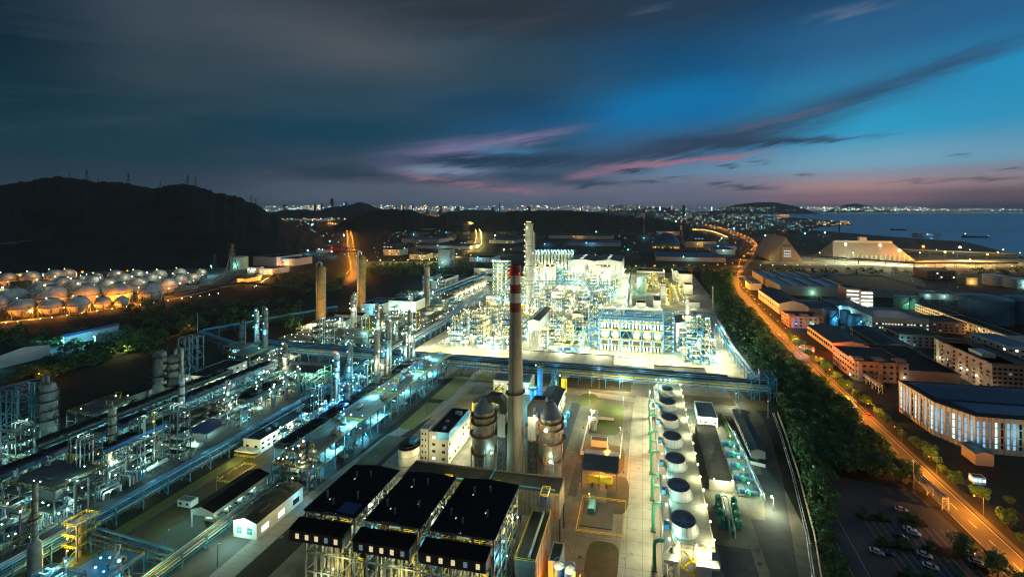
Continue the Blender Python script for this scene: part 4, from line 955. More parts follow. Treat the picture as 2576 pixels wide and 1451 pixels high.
# water treatment strip to the right of the cooling tower
b = bld('long flat concrete settling basin beside the cooling tower', 30, 191, 41, 240, 4.2, 'basin', 'settling_basin', wall='concrete', roof='concrete_dirty', par=.5)
for x in (32, 40): bulb(b, (x, 190.6, 5.2), 'white', .4)
light(b, (36, 188, 5), 'white', 800); light(b, (33, 242, 5), 'white', 700)
b = bld('grey-roofed white pump house beside the far end of the cooling tower', 32.5, 246, 43.5, 266, 5.2, wall='white_wall', roof='cone_slate', win={'S': (1, 4, 1.4, 1.2, .4)})
light(b, (31, 243.5, 5), 'white', 900); light(b, (41, 243, 5), 'white', 700); bulb(b, (31.8, 245.4, 5.2), 'white', .5); bulb(b, (41.5, 245.6, 4.2), 'white', .4); light(b, (29, 256, 6), 'pale', 500)
for i in range(8):
    x, y = (31.2 if i < 4 else 37.6) + (i % 4) * .35, 168.5 + (i % 4) * 4.2
    q = T('filter_vessel', 'green pressure vessel with domed top, {} from the left of eight', 'pressure vessel', (x, y, 0), 'green filter vessels')
    MB().lathe([(1.35, .9), (1.35, 3.6), (1.2, 4.2), (.7, 4.6), (.01, 4.75)], 18, x, y).build('shell', 'green_paint', q); MB().lathe([(.2, 4.7), (.2, 5.3), (.01, 5.3)], 8, x, y).build('nozzle', 'mint', q)
    for a in (.8, 2.4, 3.9, 5.5): part_box(q, 'leg', 'steel_dark', (x + 1.1 * math.cos(a), y + 1.1 * math.sin(a), .6), (.2, .2, 1.2))
q = T('pipe_manifold', 'green pipe manifold between the two rows of green vessels', 'pipes', (35, 175, 0))
for dx, m in ((33.6, 'green_paint'), (35.4, 'mint')): MB().path([(dx, 163, .8), (dx, 164, 3.4), (dx + .9, 182.5, 3.4), (dx - 1.5, 184, 3.2)], .3, 7).build('pipe', m, q)
MB().cbox(34.8, 174, 0, 1.6, 16, .3).build('plinth', 'blue_roof', q)
lamp_post('white floodlight mast at the end of the pale pipe bridge', 54.6, 182, 6, 'white', 1500, .8, 3.6, None, .45, 'floodlight', 'floodlight_mast')
rack('pipe_bridge', 'slim pale pipe bridge running past the green vessels', [(50.5, 236), (51.5, 186)], [4.2], 1.6, 8, [(0, -.4, .25, 'pipe_pale'), (0, .4, .22, 'pipe_pale')], 'steel_grey', tray=False, cat='pipe bridge')
for i in range(5):
    y = 190 + i * 9.6; q = T('pump_set', 'dark water pump with green casing on the strip beside the basin, {} from the left', 'pump', (44.5, y, 0), 'green water pumps')
    MB().cbox(44.5, y, 0, 5, 3, .4).build('plinth', 'concrete_grey', q); MB().tube((43, y, 1.6), (45, y, 1.6), .9, 12).build('motor', 'blue_roof', q); MB().lathe([(1, .4), (1.2, 1.4), (.6, 2.4), (.01, 2.5)], 12, 46.6, y).build('casing', 'green_paint', q)
    MB().path([(46.6, y, 1.5), (50, y + .3, 1.5), (52.6, y - .6, 1.2), (53, y - 2, .3)], .5, 8).build('pipe', 'steel_teal', q); bulb(q, (47.4, y + 2.6, 4.0), 'pale', .38)
    part_box(q, 'post', 'steel_grey', (47.4, y + 2.6, 1.9), (.12, .12, 3.8)); light(q, (46.8, y + 2.0, 4.6), 'pale', 520, .3)
b = bld('long low shed with dark striped roof near the boundary wall', 55, 219, 62, 262, 4, wall='grey_wall', roof='teal_roof', kind='gable', rise=1.0, win={'W': (1, 14, 1.2, 1.3, .0)})
q = T('boundary_wall', 'white garden wall with a green hedge strip before the striped shed', 'wall', (50, 238, 0)); MB().beam((49, 262, .8), (52.6, 214, .8), .3, 1.6).beam((52.6, 214, .8), (60, 212, .8), .3, 1.6).build('panel', 'white_wall', q)
tag(MB().beam((47.9, 262, .6), (51.6, 215, .6), 1.2, 1.2).build('hedge', 'leaf_mid'), 'narrow clipped hedge along the white garden wall', 'hedge')
pad('bare_earth', 'dirt_brown', [(49.5, 262), (54, 262), (55, 222), (52.6, 216)], .05)
BW = [(83, 268), (80, 246), (73.5, 207), (66, 170), (55, 130)]
q = T('boundary_wall', 'curved plant boundary wall beside the tree belt', 'wall', (75, 205, 0)); mb = MB()
for a, b_ in zip(BW, BW[1:]): mb.beam(a + (1.1,), b_ + (1.1,), .3, 2.2)
mb.build('panel', 'cream_wall', q)
q = T('pipe_run', 'pair of pale pipes following the curved boundary wall', 'pipes', (72, 205, 0))
for o in (2.2, 3.0): MB().path([(x - o, y, 1.0) for x, y in BW], .2, 6).build('pipe', 'pipe_pale', q)
mb = MB(); [mb.cbox(BW[i][0] - 2.6 + (BW[i + 1][0] - BW[i][0]) * t, BW[i][1] + (BW[i + 1][1] - BW[i][1]) * t, 0, 1.6, .3, .8) for i in range(4) for t in (.1, .4, .7)]; mb.build('pipe_support', 'concrete_grey', q)

for i, (x, y) in enumerate(((-40, 172), (-30, 150), (-9, 196), (-9, 232), (-10, 262), (-34, 232), (60, 250), (28, 150), (58, 216), (-124, 150), (-120, 240), (-118, 205))):
    q = T('fire_hydrant', 'small red fire hydrant on the plant paving, {} from the left', 'hydrant', (x, y, 0), 'red hydrants'); MB().lathe([(.22, 0), (.22, .9), (.3, .95), (.2, 1.2), (.01, 1.3)], 10, x, y).build('body', 'red_paint', q); MB().tube((x - .4, y, .75), (x + .4, y, .75), .12, 8).build('outlet', 'red_paint', q); MB().cbox(x, y, 0, .7, .7, .08).build('plinth', 'concrete_grey', q)
for (x, y, k, pw) in ((-12, 222, 'white', 500), (-12, 258, 'white', 700), (-34, 262, 'white', 500), (-30, 282, 'amber', 500), (-14, 285, 'white', 700), (20, 282, 'white', 600), (60, 276, 'white', 600), (-22, 168, 'amber', 260), (-20, 130, 'orange', 420)):  # posts added to brighten the lawn and paving around it
    lamp_post('slim lamp post on the roads around the oval lawn, {} from the left', x, y, 8.5, k, pw * 2.0, 1.2, 4.7, 'plant road lamp posts', .2)
# ---------------------------------------------------------------- refinery on the left
PK = 6.2
rack('pipe_rack', 'long blue pipe rack running from the near left corner beside the dark road', [(-211.5, 92), (-211.5, 290)], [4.6, 7.6], 5, 9, [(0, -1.6, .3, 'pipe_pale'), (0, -.5, .35, 'pipe_blue'), (0, .8, .3, 'steel_grey'), (0, 1.7, .22, 'silver'), (1, -1.7, .45, 'pipe_blue'), (1, -.5, .5, 'pipe_pale'), (1, .6, .3, 'pipe_blue'), (1, 1.5, .3, 'pipe_pale')], 'steel_teal')
rack('pipe_rack', 'blue pipe rack continuing along the edge of the brightly lit plant', [(-209.5, 306), (-210, 400), (-222, 470), (-226, 560)], [6, 10], 5, 10, [(0, -1.4, .35, 'pipe_pale'), (0, 0, .4, 'pipe_blue'), (0, 1.3, .3, 'yellow'), (1, -1.4, .4, 'pipe_pale'), (1, 0, .35, 'steel_grey'), (1, 1.3, .45, 'pipe_pale')], 'steel_blue')
rack('pipe_rack', 'broad blue cross rack spanning the site in front of the bright plant', [(-338, 302), (-176, 297), (84, 290)], [6, 8.2, 10.6], 9, 10, [(0, -3, .3, 'pipe_pale'), (0, -1.5, .4, 'pipe_pale'), (0, .5, .35, 'steel_grey'), (0, 2.2, .3, 'pipe_blue'), (1, -3.6, .3, 'yellow'), (1, -2, .3, 'pipe_pale'), (1, 2.6, .3, 'pipe_blue'), (2, -3.4, .3, 'steel_dark'), (2, -2, .4, 'steel_dark'), (2, 0, .35, 'pipe_blue'), (2, 2, .3, 'steel_dark'), (2, 3.2, .4, 'pipe_pale')], 'steel_blue')
rack('pipe_rack', 'second dark cross rack just behind the broad blue one', [(-338, 313), (-176, 307.5), (60, 302)], [5, 8.5], 6, 10, [(0, -1.5, .4, 'silver'), (0, .5, .3, 'pipe_pale'), (1, -2, .3, 'steel_dark'), (1, -.6, .4, 'steel_dark'), (1, .9, .35, 'pipe_blue'), (1, 2, .3, 'steel_dark')], 'steel_teal')
rack('pipe_rack', 'low pipe rack between the two dark-roofed sheds', [(-162.5, 100), (-162.5, 166)], [3.2, 5.2], 4, 8, [(0, -1, .25, 'pipe_pale'), (0, .4, .3, 'silver'), (1, -1.2, .3, 'rust'), (1, 0, .3, 'pipe_blue'), (1, 1.2, .25, 'pipe_pale')], 'steel_teal')
rack('pipe_rack', 'short dark cross rack near the yellow platform tower', [(-208, 118.5), (-164, 115)], [4.4, 6.4], 4, 8, [(0, -1, .3, 'rust'), (0, .8, .25, 'pipe_blue'), (1, -1, .3, 'steel_grey'), (1, 1, .3, 'pipe_blue')], 'steel_teal')
rack('pipe_rack', 'sloping pipe bridge joining the cross rack to the turbine hall', [(-60, 262), (-62, 288)], [8, 10], 3, 7, [(0, 0, .4, 'pipe_pale'), (1, -.8, .3, 'pipe_blue'), (1, .8, .3, 'pipe_blue')], 'steel_blue', tray=False)
rack('pipe_rack', 'blue trussed rack along the tree belt edge of the bright plant', [(80, 296), (77, 370), (80.5, 484), (42, 484)], [5.5, 8.8], 4.5, 9, [(0, -1, .4, 'pipe_blue'), (0, .8, .3, 'pipe_pale'), (1, -1.3, .3, 'pipe_blue'), (1, 0, .35, 'pipe_pale'), (1, 1.3, .3, 'steel_blue')], 'steel_blue', truss=True)
q = T('gantry', 'tall blue box gantry ending the cross rack beside the tree belt', 'gantry', (80, 292, 0)); steel(q, 72, 286, 88, 297, [6, 11, 16], 3, 2, 'steel_blue', .4); part_box(q, 'stair_tower', 'steel_grey', (82, 300, 8), (3, 3, 16))
for k in range(9): light(q, (-214.5, 100 + k * 22, 10.5), 'cyan', 90)  # bulbless lights added above the long rack to brighten its pipes
for k in range(12): light(q, (-320 + k * 32, 293, 13), 'cyan', 110)
# sheds, offices
b = bld('long open-fronted shed with black gable roof lit white inside', -178.6, 132.6, -167.6, 156.2, 7.6, 'shed', wall='pipe_pale', roof='black_roof', kind='gable', rise=1.5)
bpy.data.objects.remove([k for k in b.children if k.name.startswith('wall')][0])
for y in (132.8, 138.6, 144.4, 150.2, 156): [part_box(b, 'post', 'pipe_pale', (x, y, 3.75), (.35, .35, 7.5)) for x in (-178.4, -167.8)]
mb = MB().box(-178.6, 132.55, 5.4, -167.6, 132.7, 7.7).box(-167.75, 132.7, 5.8, -167.6, 156.2, 7.6).box(-178.6, 132.7, 5.8, -178.45, 156.2, 7.6)
mb.add([(-178.6, 132.62, 7.6), (-167.6, 132.62, 7.6), (-173.1, 132.62, 9.1)], [(0, 1, 2)]); mb.build('eaves_cladding', 'pipe_pale', b)
for y in (136, 142, 148, 154): light(b, (-173, y, 5), 'pale', 420); bulb(b, (-172, y, 5.3), 'pale', .25)
for i in range(4): drum('compressor_drum', 'grey compressor drum under the open-fronted black-roofed shed, {} from the left', 'drum', -173, 136 + i * 5.6, 1.1, 4, 1.9, 'x', 'silver', 'compressor drums')
b = bld('white-walled shed with arched dark roof and lit corner windows', -157.3, 131.8, -146.6, 153.2, 6.7, 'shed', wall='white_wall', roof='dark_roof', kind='gable', rise=1.3, win={'E': (1, 3, 3, 2.2, .8, .6, 4.6)})
for x in (-155.2, -150.6):
    for k in range(2):
        for r in range(2): part_box(b, 'window', 'tank_teal', (x + k * 1.2, 131.76, 2.4 + r * 1.3), (1.0, .16, 1.1))
for (sx, sy, ry) in ((-154, 140, 0), (-150, 145, 0), (-153, 147, 0), (-149.5, 138, 0)): part_box(b, 'skylight', 'cone_slate', (sx, sy, 7.65 if abs(sx + 152) > 1.9 else 7.9), (.5, 5, .1)).rotation_euler = (0, rad(-13 if sx < -152 else 13), 0)
light(b, (-153, 128, 6.2), 'pale', 900); light(b, (-143.5, 150, 4), 'cyan', 120)
b = bld('long white two-storey office with dark flat roof beside the blue pipe rack', -207.4, 179, -197, 224, 6.6, 'office', wall='white_wall', roof='teal_roof', win={'E': (2, 14, 1.5, 1.0, .3), 'S': (1, 2, 1.6, 1.2, 0)}, nv=5)
MB().box(-208.4, 175, 2.4, -196, 179, 2.9).build('entrance_canopy', 'white_wall', b); rail(b, -208.4, 175, -196, 178.8, 0, 'yellow', .1, 2)
for y in (184, 196, 208, 220): light(b, (-194.5, y, 6), 'white', 300)
light(b, (-201, 170, 5), 'yellow', 420); light(b, (-189, 165, 5), 'amber', 260)
b = bld('tiny white site hut with grey roof on the bare soil', -197, 141, -190, 144, 2.8, 'hut', 'site_hut', wall='white_wall', roof='grey_roof', par=0, win={'S': (1, 2, 1.2, .9, 0)})
q = T('pit_fence', 'yellow-railed pit beside the long white office', 'railing', (-192, 162, 0)); rail(q, -196.5, 157, -189.5, 170, 0, 'yellow', .12, 1.3); MB().box(-196, 158, .14, -190, 169, .3).build('pit_floor', 'dirt_brown', q)
# tall columns on the left, photo foot and top
CL = [('slim silver column with two floodlights standing left of a similar taller one', 646, 880, 780, 10, 'silver', 'cyan'), ('tall silver column carrying a cyan floodlight on its tip, beyond the office', 667, 903, 777, 12, 'dull_shell', 'cyan'),
 ('stubby grey column left of the two silver floodlit ones', 609, 875, 811, 14, 'dull_shell', None), ('solitary rusty-topped white column beside the long dark cooler bank', 717, 949, 864, 12, 'dull_shell', 'white'),
 ('banded column with red lamps on its tip in the blue-lit unit', 848, 1008, 889, 12, 'silver', 'cyan'), ('dark stepped column right of the red-tipped one', 879, 1003, 864, 12, 'dull_shell', 'cyan'), ('short grey column left of the red-tipped one', 836, 1008, 946, 9, 'dull_shell', None),
 ('stout black-headed column rising from the blue-lit deck', 872, 1056, 967, 15, 'dull_shell', 'blue'), ('rusty column with orange platforms over the blue-lit deck', 947, 1008, 836, 11, 'silver_rusty', 'white'), ('silver column in front of the tallest one of the blue-lit unit', 962, 985, 867, 12, 'dull_shell', 'white'),
 ('tallest dark column of the blue-lit unit with a cyan glare halfway', 976, 982, 806, 12, 'silver_rusty', 'cyan'), ('slender dark column left of the final pair near the cross rack', 1019, 942, 839, 9, 'dull_shell', 'white'), ('tall red-tipped column beside the cross rack', 1030, 935, 778, 9, 'dull_shell', 'white'), ('short column right of the red-tipped one at the cross rack', 1040, 936, 846, 8, 'dull_shell', 'pale'),
 ('bright silver column beside the right-hand ochre stack', 889, 823, 741, 12, 'silver', 'white'), ('grey column between the ochre stack and the white box building', 950, 880, 766, 10, 'silver_rusty', 'pale'), ('taller banded column right of that grey column', 962, 870, 774, 10, 'dull_shell', 'white'), ('short silver column among pipes left of the white box building', 978, 872, 790, 8, 'silver', None),
 ('fat banded grey column with ring platforms, left one of the near left pair', 402, 1004, 880, 26, 'dull_shell', None), ('fat smooth column with a rusty belt, right one of the near left pair', 441, 1010, 890, 31, 'silver_rusty', None), ('long thin column in front of the fat near left pair', 459, 1096, 948, 13, 'silver', None),
 ('rusty column amid the dark coolers at the near left', 282, 1172, 1022, 15, 'silver_rusty', None), ('white floodlit column with yellow platforms beside the blue awning', 579, 1056, 964, 17, 'silver', 'white'), ('fat grey column with bent top pipe at the far left frame', 121, 1112, 960, 27, 'dull_shell', None),
 ('dark column ringed with rusty platforms before the white-walled shed', 762, 1228, 1108, 12, 'silver_rusty', 'white'), ('tall banded grey flue stack behind the dome row', 1075, 778, 668, 12, 'silver_rusty', None), ('thin grey column near the white flat building of the left plant', 1034, 800, 745, 7, 'silver', 'white')]
for lab, px, pb, pt, wp, m, lk in CL:
    big = wp > 20
    t = tower_px(lab, px, pb, pt, wp, m, plats=5 if wp in (26, 12) else (2 if wp < 10 else 4), lamp=lk or 'pale', nl=(4 if lk else 0), lp=(650 if lk else 0), neck=.45 if wp == 13 else 0, rl='steel_dark', pipe=wp not in (26, 9, 8))
    if 'red' in lab and 'right of' not in lab and 'left of' not in lab:
        x, y = P(px, pb); d = DPT(x, y)
        for k in (-.9, .9): bulb(t, (x + k, y - 1, ZAT(pt, d) + 1.2), 'red', .45, 'warning_light')
lab = 'thick dark flare column at the bottom left corner with a slim rusty upper part'; x, y = P(88, 1475); d = DPT(x, y)
q = T('process_column', lab, 'column', (x, y, 0)); r1 = 12.5 * d / F; z1, z2 = ZAT(1370, d), ZAT(1215, d)
MB().lathe([(r1, 0), (r1, z1), (r1 * .45, z1 + 1.6), (r1 * .4, z2), (.01, z2 + .3)], 20, x, y).build('shell', 'silver_rusty', q)
mb = MB(); [mb.lathe([(r1 * .4, z), (r1 * .4 + .2, z), (r1 * .4 + .2, z + .3), (r1 * .4, z + .3)], 16, x, y) for z in (z1 + 3, z1 + 7, z1 + 11, z1 + 15)]; mb.build('stiffening_ring', 'rust', q); ringplat(q, x, y, r1 * .4, z1 + 9, 'steel_dark', 1.0)
for lab, px, pb, pt, wp in (('ochre flare-lit stack with hooked side pipe, left one of the two', 808.5, 815, 668, 20), ('ochre flare-lit stack with vertical pale pipe, right one of the two', 909, 770, 640, 19)):
    x, y = P(px, pb); d = DPT(x, y); r = wp / 2 * d / F; h = ZAT(pt, d); q = T('flue_stack', lab, 'stack', (x, y, 0), 'ochre stacks')
    MB().lathe([(r * 1.05, 0), (r, h * .3), (r, h - r), (r * .9, h - r * .45), (r * .5, h - r * .1), (.01, h)], 26, x, y).build('shell', 'ochre', q)
    mb = MB(); [mb.lathe([(r, z), (r + .2, z), (r + .2, z + .35), (r, z + .35)], 26, x, y) for z in [h * k / 9 for k in range(1, 9)]]; mb.build('stiffening_ring', 'rust', q)
    sx = -1 if px < 850 else -.1; MB().path([(x, y, h - .5), (x, y, h + r * .6), (x + sx * r * .7, y - (r if px > 850 else 0), h + r), (x + sx * (r + 1.6), y - (r + 1 if px > 850 else 0), h + r * .4), (x + sx * (r + 1.6), y - (r + 1 if px > 850 else 0), 1)], r * .18, 8).build('overhead_pipe', 'pipe_pale', q)
    ringplat(q, x, y, r, h * .93, 'steel_dark', 1.2); light(q, (x + r + 9, y - 16, 8), 'amber', 2600); light(q, (x + 3, y - 20, 26), 'amber', 1500)
# lattice frames
for lab, pl, pr_, pb, pt, l, nb in (('dark blue lattice frame at the left edge carrying nothing on top', 2, 60, 1128, 978, 10, 3), ('tall blue lattice frame behind the fat column pair', 448, 484, 985, 850, 9, 2)):
    (xa, y), (xb, _) = P(pl, pb), P(pr_, pb); h = ZAT(pt, DPT(xa, y)); q = T('lattice_structure', lab, 'frame', ((xa + xb) / 2, y, 0)); steel(q, xa, y, xb, y + l, [h * k / 5 for k in range(1, 6)], nb, 2, 'steel_teal', .45)
    MB().path([((xa + xb) / 2, y + 3, h), ((xa + xb) / 2, y + 3, h * .5), (xb, y + 3, h * .4)], .5, 8).build('pipe', 'dull_shell', q)
# air cooler banks, the long dark blue strips
def cooler(lab, x0, x1, y0, y1, z, lamp='pale', pw=420, skin='blue_roof', step=8.0, lit=True, m='steel_teal'):
    q = T('air_cooler', lab, 'air cooler', ((x0 + x1) / 2, (y0 + y1) / 2, 0)); n = max(1, round((y1 - y0) / step))
    steel(q, x0, y0, x1, y1, [z * .5, z - 1.5], 1, n, m, .35)
    MB().box(x0 - .3, y0, z - 1.4, x1 + .3, y1, z).build('bundle', 'dark_roof', q)
    MB().box(x1 + .32, y0, z - 1.2, x1 + .5, y1, z + .5).box(x0 - .5, y0, z - 1.2, x0 - .32, y1, z + .5).build('side_panel', skin, q)
    for k in range(n):
        y = y0 + (y1 - y0) * (k + .5) / n; r = min((x1 - x0) * .42, (y1 - y0) / n * .42)
        MB().lathe([(r, z), (r, z + 1.0), (r - .15, z + 1.0), (r - .15, z + .1)], 18, (x0 + x1) / 2, y).build('fan_ring', 'steel_dark', q)
        if lit:
            light(q, ((x0 + x1) / 2, y, z * .35), lamp, pw); bulb(q, (x1 - .6, y, z * .42), lamp, .24)
    rail(q, x0 - .4, y0, x1 + .4, y1, z, 'steel_grey', .09, 4); return q
cooler('long black cooler bank with blue side panels, farther half at left', -279, -271, 197, 258, 13.5)
cooler('long black cooler bank with blue side panels, nearer half at left', -279, -271, 112, 182, 13.5)
cooler('cooler bank with a bright blue strip behind the rusty near column', -262, -254, 150, 184, 12, 'white', 420, 'bright_blue')
cooler('dark cooler structure left of the farther half of the long bank', -302, -294, 150, 246, 11, 'pale', 260, 'steel_dark')
cooler('low dark cooler terrace beside the blue awning', -252, -240, 208, 236, 10, 'white', 380, 'steel_dark')
rack('pipe_rack', 'pipe rack below the long black cooler bank', [(-267, 100), (-267, 262)], [4, 7.5], 4.5, 9, [(0, -1.2, .3, 'pipe_pale'), (0, .2, .3, 'dull_shell'), (0, 1.4, .25, 'rust'), (1, -1.4, .3, 'pipe_blue'), (1, 0, .3, 'pipe_pale'), (1, 1.3, .25, 'steel_grey')], 'steel_grey')
rack('pipe_rack', 'rusty pipe rack at the far left behind the coolers', [(-289, 110), (-289, 262)], [5, 8], 5, 10, [(0, -1.2, .3, 'dull_shell'), (0, .5, .3, 'rust'), (1, -1.4, .35, 'pipe_pale'), (1, 0, .3, 'dull_shell'), (1, 1.3, .25, 'steel_grey')], 'steel_grey')
b = bld('pale grey three-storey building with dark roof behind the tall lattice frame', -318, 232, -300, 262, 11, wall='grey_wall', roof='dark_roof', win={'S': (3, 4, 1.7, 1.2, .6), 'E': (3, 6, 1.7, 1.2, .6)}); light(b, (-296, 236, 6), 'yellow', 600); light(b, (-309, 226, 8), 'white', 500)
b = bld('long low grey shed behind the fat column pair', -345, 196, -330, 250, 6, 'shed', wall='grey_wall', roof='dark_roof', kind='gable', rise=1.4)
q = T('shelter', 'green-lit open shelter with dark teal roof full of pipes', 'shelter', (-246, 262, 0))
MB().add([(-263, 253, 10), (-233, 253, 10), (-233, 262, 11.6), (-263, 262, 11.6), (-233, 271, 10), (-263, 271, 10)], [(0, 1, 2, 3), (3, 2, 4, 5)]).build('roof', 'teal_roof', q); steel(q, -262, 253.5, -234, 270.5, [4.5, 9.6], 5, 2, 'mint', .35)
for x in (-258, -248, -238):
    for y in (256, 265): light(q, (x, y, 7), 'green', 800); bulb(q, (x, y - 2, 8), 'green', .35)
rr = random.Random(4)
for k in range(10): x = -261 + k * 2.8; MB().path([(x, 255, .5), (x, 255, rr.uniform(2, 6)), (x, 266, rr.uniform(2, 6)), (x, 266, .5)], .3, 7).build('pipe', rr.choice(['mint', 'silver', 'white_wall']), q)
for i in range(7): q = T('bullet_vessel', 'thin dark upright bottle in the cluster before the green-lit shelter, {} from the left', 'vessel', (-236 + i * 1.7, 244 + (i % 2) * 2, 0), 'upright bottles by the green shelter'); MB().lathe([(.7, 0), (.7, 6), (.4, 6.8), (.01, 7)], 10, -236 + i * 1.7, 244 + (i % 2) * 2).build('shell', 'steel_teal', q); MB().lathe([(.9, 0), (.9, .4), (.7, .4)], 10, -236 + i * 1.7, 244 + (i % 2) * 2).build('plinth', 'concrete_grey', q)
q = T('awning', 'dark blue awning on thin posts beside the white floodlit column', 'awning', (-243, 190, 0)); MB().add([(-250, 183, 4.4), (-236, 183, 4.4), (-236, 196, 5.4), (-250, 196, 5.4), (-250, 183, 4.2), (-236, 183, 4.2), (-236, 196, 5.2), (-250, 196, 5.2)], [(0, 1, 2, 3), (7, 6, 5, 4), (0, 4, 5, 1), (2, 6, 7, 3), (1, 5, 6, 2), (3, 7, 4, 0)]).build('roof', 'blue_roof', q)
for a in (-249.5, -236.5):
    for c in (183.5, 195.5): part_box(q, 'post', 'steel_grey', (a, c, 2.3), (.2, .2, 4.6))
light(q, (-243, 190, 3.6), 'pale', 420)
def oldunit(lab, x0, y0, x1, y1, levels, bx, by, m, dm, lamp, pw, eq=6, seed=1, railm='yellow', nb=10):
    q = T('process_structure', lab, 'steel structure', ((x0 + x1) / 2, (y0 + y1) / 2, 0)); rr = random.Random(seed); steel(q, x0, y0, x1, y1, levels, bx, by, m, .38, True, seed)
    for z in levels: deck(q, x0, y0, x1, y1, z, dm)
    rail(q, x0, y0, x1, y1, levels[-1], railm, .09, 3)
    for k in range(eq):
        x, y = rr.uniform(x0 + 1, x1 - 1), rr.uniform(y0 + 1, y1 - 1); z = rr.choice([0] + levels); r = rr.uniform(.5, .95); l = rr.uniform(2, 5)
        MB().tube((x - l / 2 if bx > 1 else x, y if bx > 1 else y - l / 2, z + r + .3), (x + l / 2 if bx > 1 else x, y if bx > 1 else y + l / 2, z + r + .3), r, 10).build('exchanger', rr.choice(['silver', 'silver_rusty', 'pipe_blue', 'dull_shell', 'white_wall']), q)
        MB().path([(x, y + .6, z + .5), (x, y + .6, z + 4), (x + rr.uniform(-5, 5), y + .6, z + 4), (x + rr.uniform(-5, 5), y + .6, 0.5)], .2, 6).build('pipe', rr.choice(['silver', 'pipe_pale', 'yellow', 'pipe_blue', 'rust']), q)
    for k in range(nb):
        x, y = rr.uniform(x0, x1), rr.uniform(y0, y1); z = rr.choice([0] + levels) + 2.6; bulb(q, (x, y0 + .3 if k % 3 else y, z), rr.choice([lamp, lamp, 'white']), rr.uniform(.22, .34))
    nl = max(1, round((x1 - x0) * (y1 - y0) / 170))
    for k in range(nl):
        z = ([0] + levels)[k % (len(levels) + 1)] + 3.2
        light(q, (rr.uniform(x0 + 1, x1 - 1), y0 + (y1 - y0) * (k + .5) / nl, z), lamp, pw)
    return q
for i, (a, b_) in enumerate(((162, 194), (194.6, 226), (226.6, 260), (260.6, 296))):
    oldunit('blue-lit two-deck steel structure along the left unit, %s from the near end' % ONES[i + 1], -166, a, -149, b_, [6.5, 13.5], 2, 5, 'steel_teal', 'concrete', 'cyan', 1300, 12, i + 3, nb=16)
for i, (a, b_) in enumerate(((170, 196), (198, 230), (232, 262), (264, 290))):
    cooler('blue cooler bank of the left unit beside the deck, %s from the near end' % ONES[i + 1], -179, -170, a, b_, 11.5, 'cyan', 420, 'bright_blue' if i % 2 else 'pipe_blue')
rr = random.Random(21)
for i in range(10):
    x, y = rr.uniform(-164, -152), 168 + i * 12.5; drum('storage_drum', 'silver drum on the upper deck of the blue-lit structures, {} from the left', 'drum', x, y, rr.uniform(.8, 1.3), rr.uniform(3, 5), 13.6 + 1.8, 'y', rr.choice(['silver', 'pipe_blue', 'silver_rusty']), 'drums on the blue-lit deck', 'steel_dark')
for i in range(8):
    x, y = rr.uniform(-190, -182), 186 + i * 14.0; q = tower('process_vessel', 'short upright vessel between the blue coolers and the rack, {} from the left', 'vessel', x, y, rr.uniform(.9, 1.5), rr.uniform(6, 13), rr.choice(['silver', 'pipe_blue', 'silver_rusty']), 1, 'cyan', 2, 'short vessels of the blue-lit unit', lp=330)
oldunit('pipe-filled teal structure above the white-walled shed roof', -166, 156.5, -147.5, 161.5, [4, 8, 12], 4, 1, 'steel_teal', 'steel_grey', 'white', 900, 8, 8)
for i, (x0, y0, x1, y1, lv, lk) in enumerate(((-262, 106, -232, 118, [5, 10], 'white'), (-262, 124, -234, 140, [5, 10, 14], 'pale'), (-262, 144, -250, 149, [6, 12], 'white'), (-300, 108, -283, 140, [6, 12], 'pale'), (-330, 180, -310, 200, [5, 10], 'pale'), (-320, 264, -300, 284, [5, 10, 14], 'cyan'), (-352, 286, -326, 297, [6, 11], 'cyan'), (-296, 264, -272, 282, [5, 10], 'white'), (-250, 240, -238, 250, [4, 8], 'white'), (-262, 186, -252, 205, [5, 9], 'white'))):
    oldunit('grey pipe-strewn steel structure of the dark left plant, {} from the left', x0, y0, x1, y1, lv, 3, 2, 'steel_grey', 'steel_grey', lk, 700, 8, 30 + i)['group'] = 'dark left plant structures'
AUTO[('dark left plant structures', 'grey pipe-strewn steel structure of the dark left plant, {} from the left')] = AUTO.pop((None, 'grey pipe-strewn steel structure of the dark left plant, {} from the left'))
q = T('process_structure', 'yellow platform tower over the pipes at the near left', 'steel structure', (-203, 115, 0)); xa, ya = -206.5, 112.5; steel(q, xa, ya, xa + 5, ya + 5, [5, 9, 13], 1, 1, 'steel_grey', .3)
for z in (5, 9, 13): deck(q, xa, ya, xa + 5, ya + 5, z, 'steel_grey'); rail(q, xa - .8, ya - .8, xa + 5.8, ya + 5.8, z, 'yellow', .12, 1.2)
MB().lathe([(1.4, 0), (1.4, 12), (.01, 14.5)], 14, xa + 2.5, ya + 2.5).build('exchanger', 'ochre', q)
for z in (3, 7.5, 11.5): light(q, (xa + 2.5, ya - 2, z), 'yellow', 240); bulb(q, (xa + 1, ya - .3, z + .8), 'yellow', .26)
light(q, (xa + 2, ya + 2, 17), 'white', 250)
rr = random.Random(77)
for i in range(9):
    x, y = -186 + (i % 3) * 5 + rr.uniform(-.6, .6), 98 + (i // 3) * 5.0; r = rr.uniform(1.1, 1.7)
    q = tower('process_vessel', 'squat cyan-lit vessel in the bottom left corner cluster, {} from the left', 'vessel', x, y, r, rr.uniform(4, 8), rr.choice(['silver', 'pipe_blue', 'pipe_pale']), 1, 'cyan', 1, 'bottom left vessels', pipe=i % 2 == 0, lp=260, rl='yellow')
oldunit('yellow-railed platform above the bottom left vessels', -188, 100, -172, 113, [6.5], 3, 2, 'steel_blue', 'pipe_blue', 'cyan', 500, 4, 5)
oldunit('low pump platform with kerbed sump beside the dark road', -243, 102, -231, 116, [3], 2, 2, 'steel_grey', 'concrete_grey', 'white', 600, 6, 9)
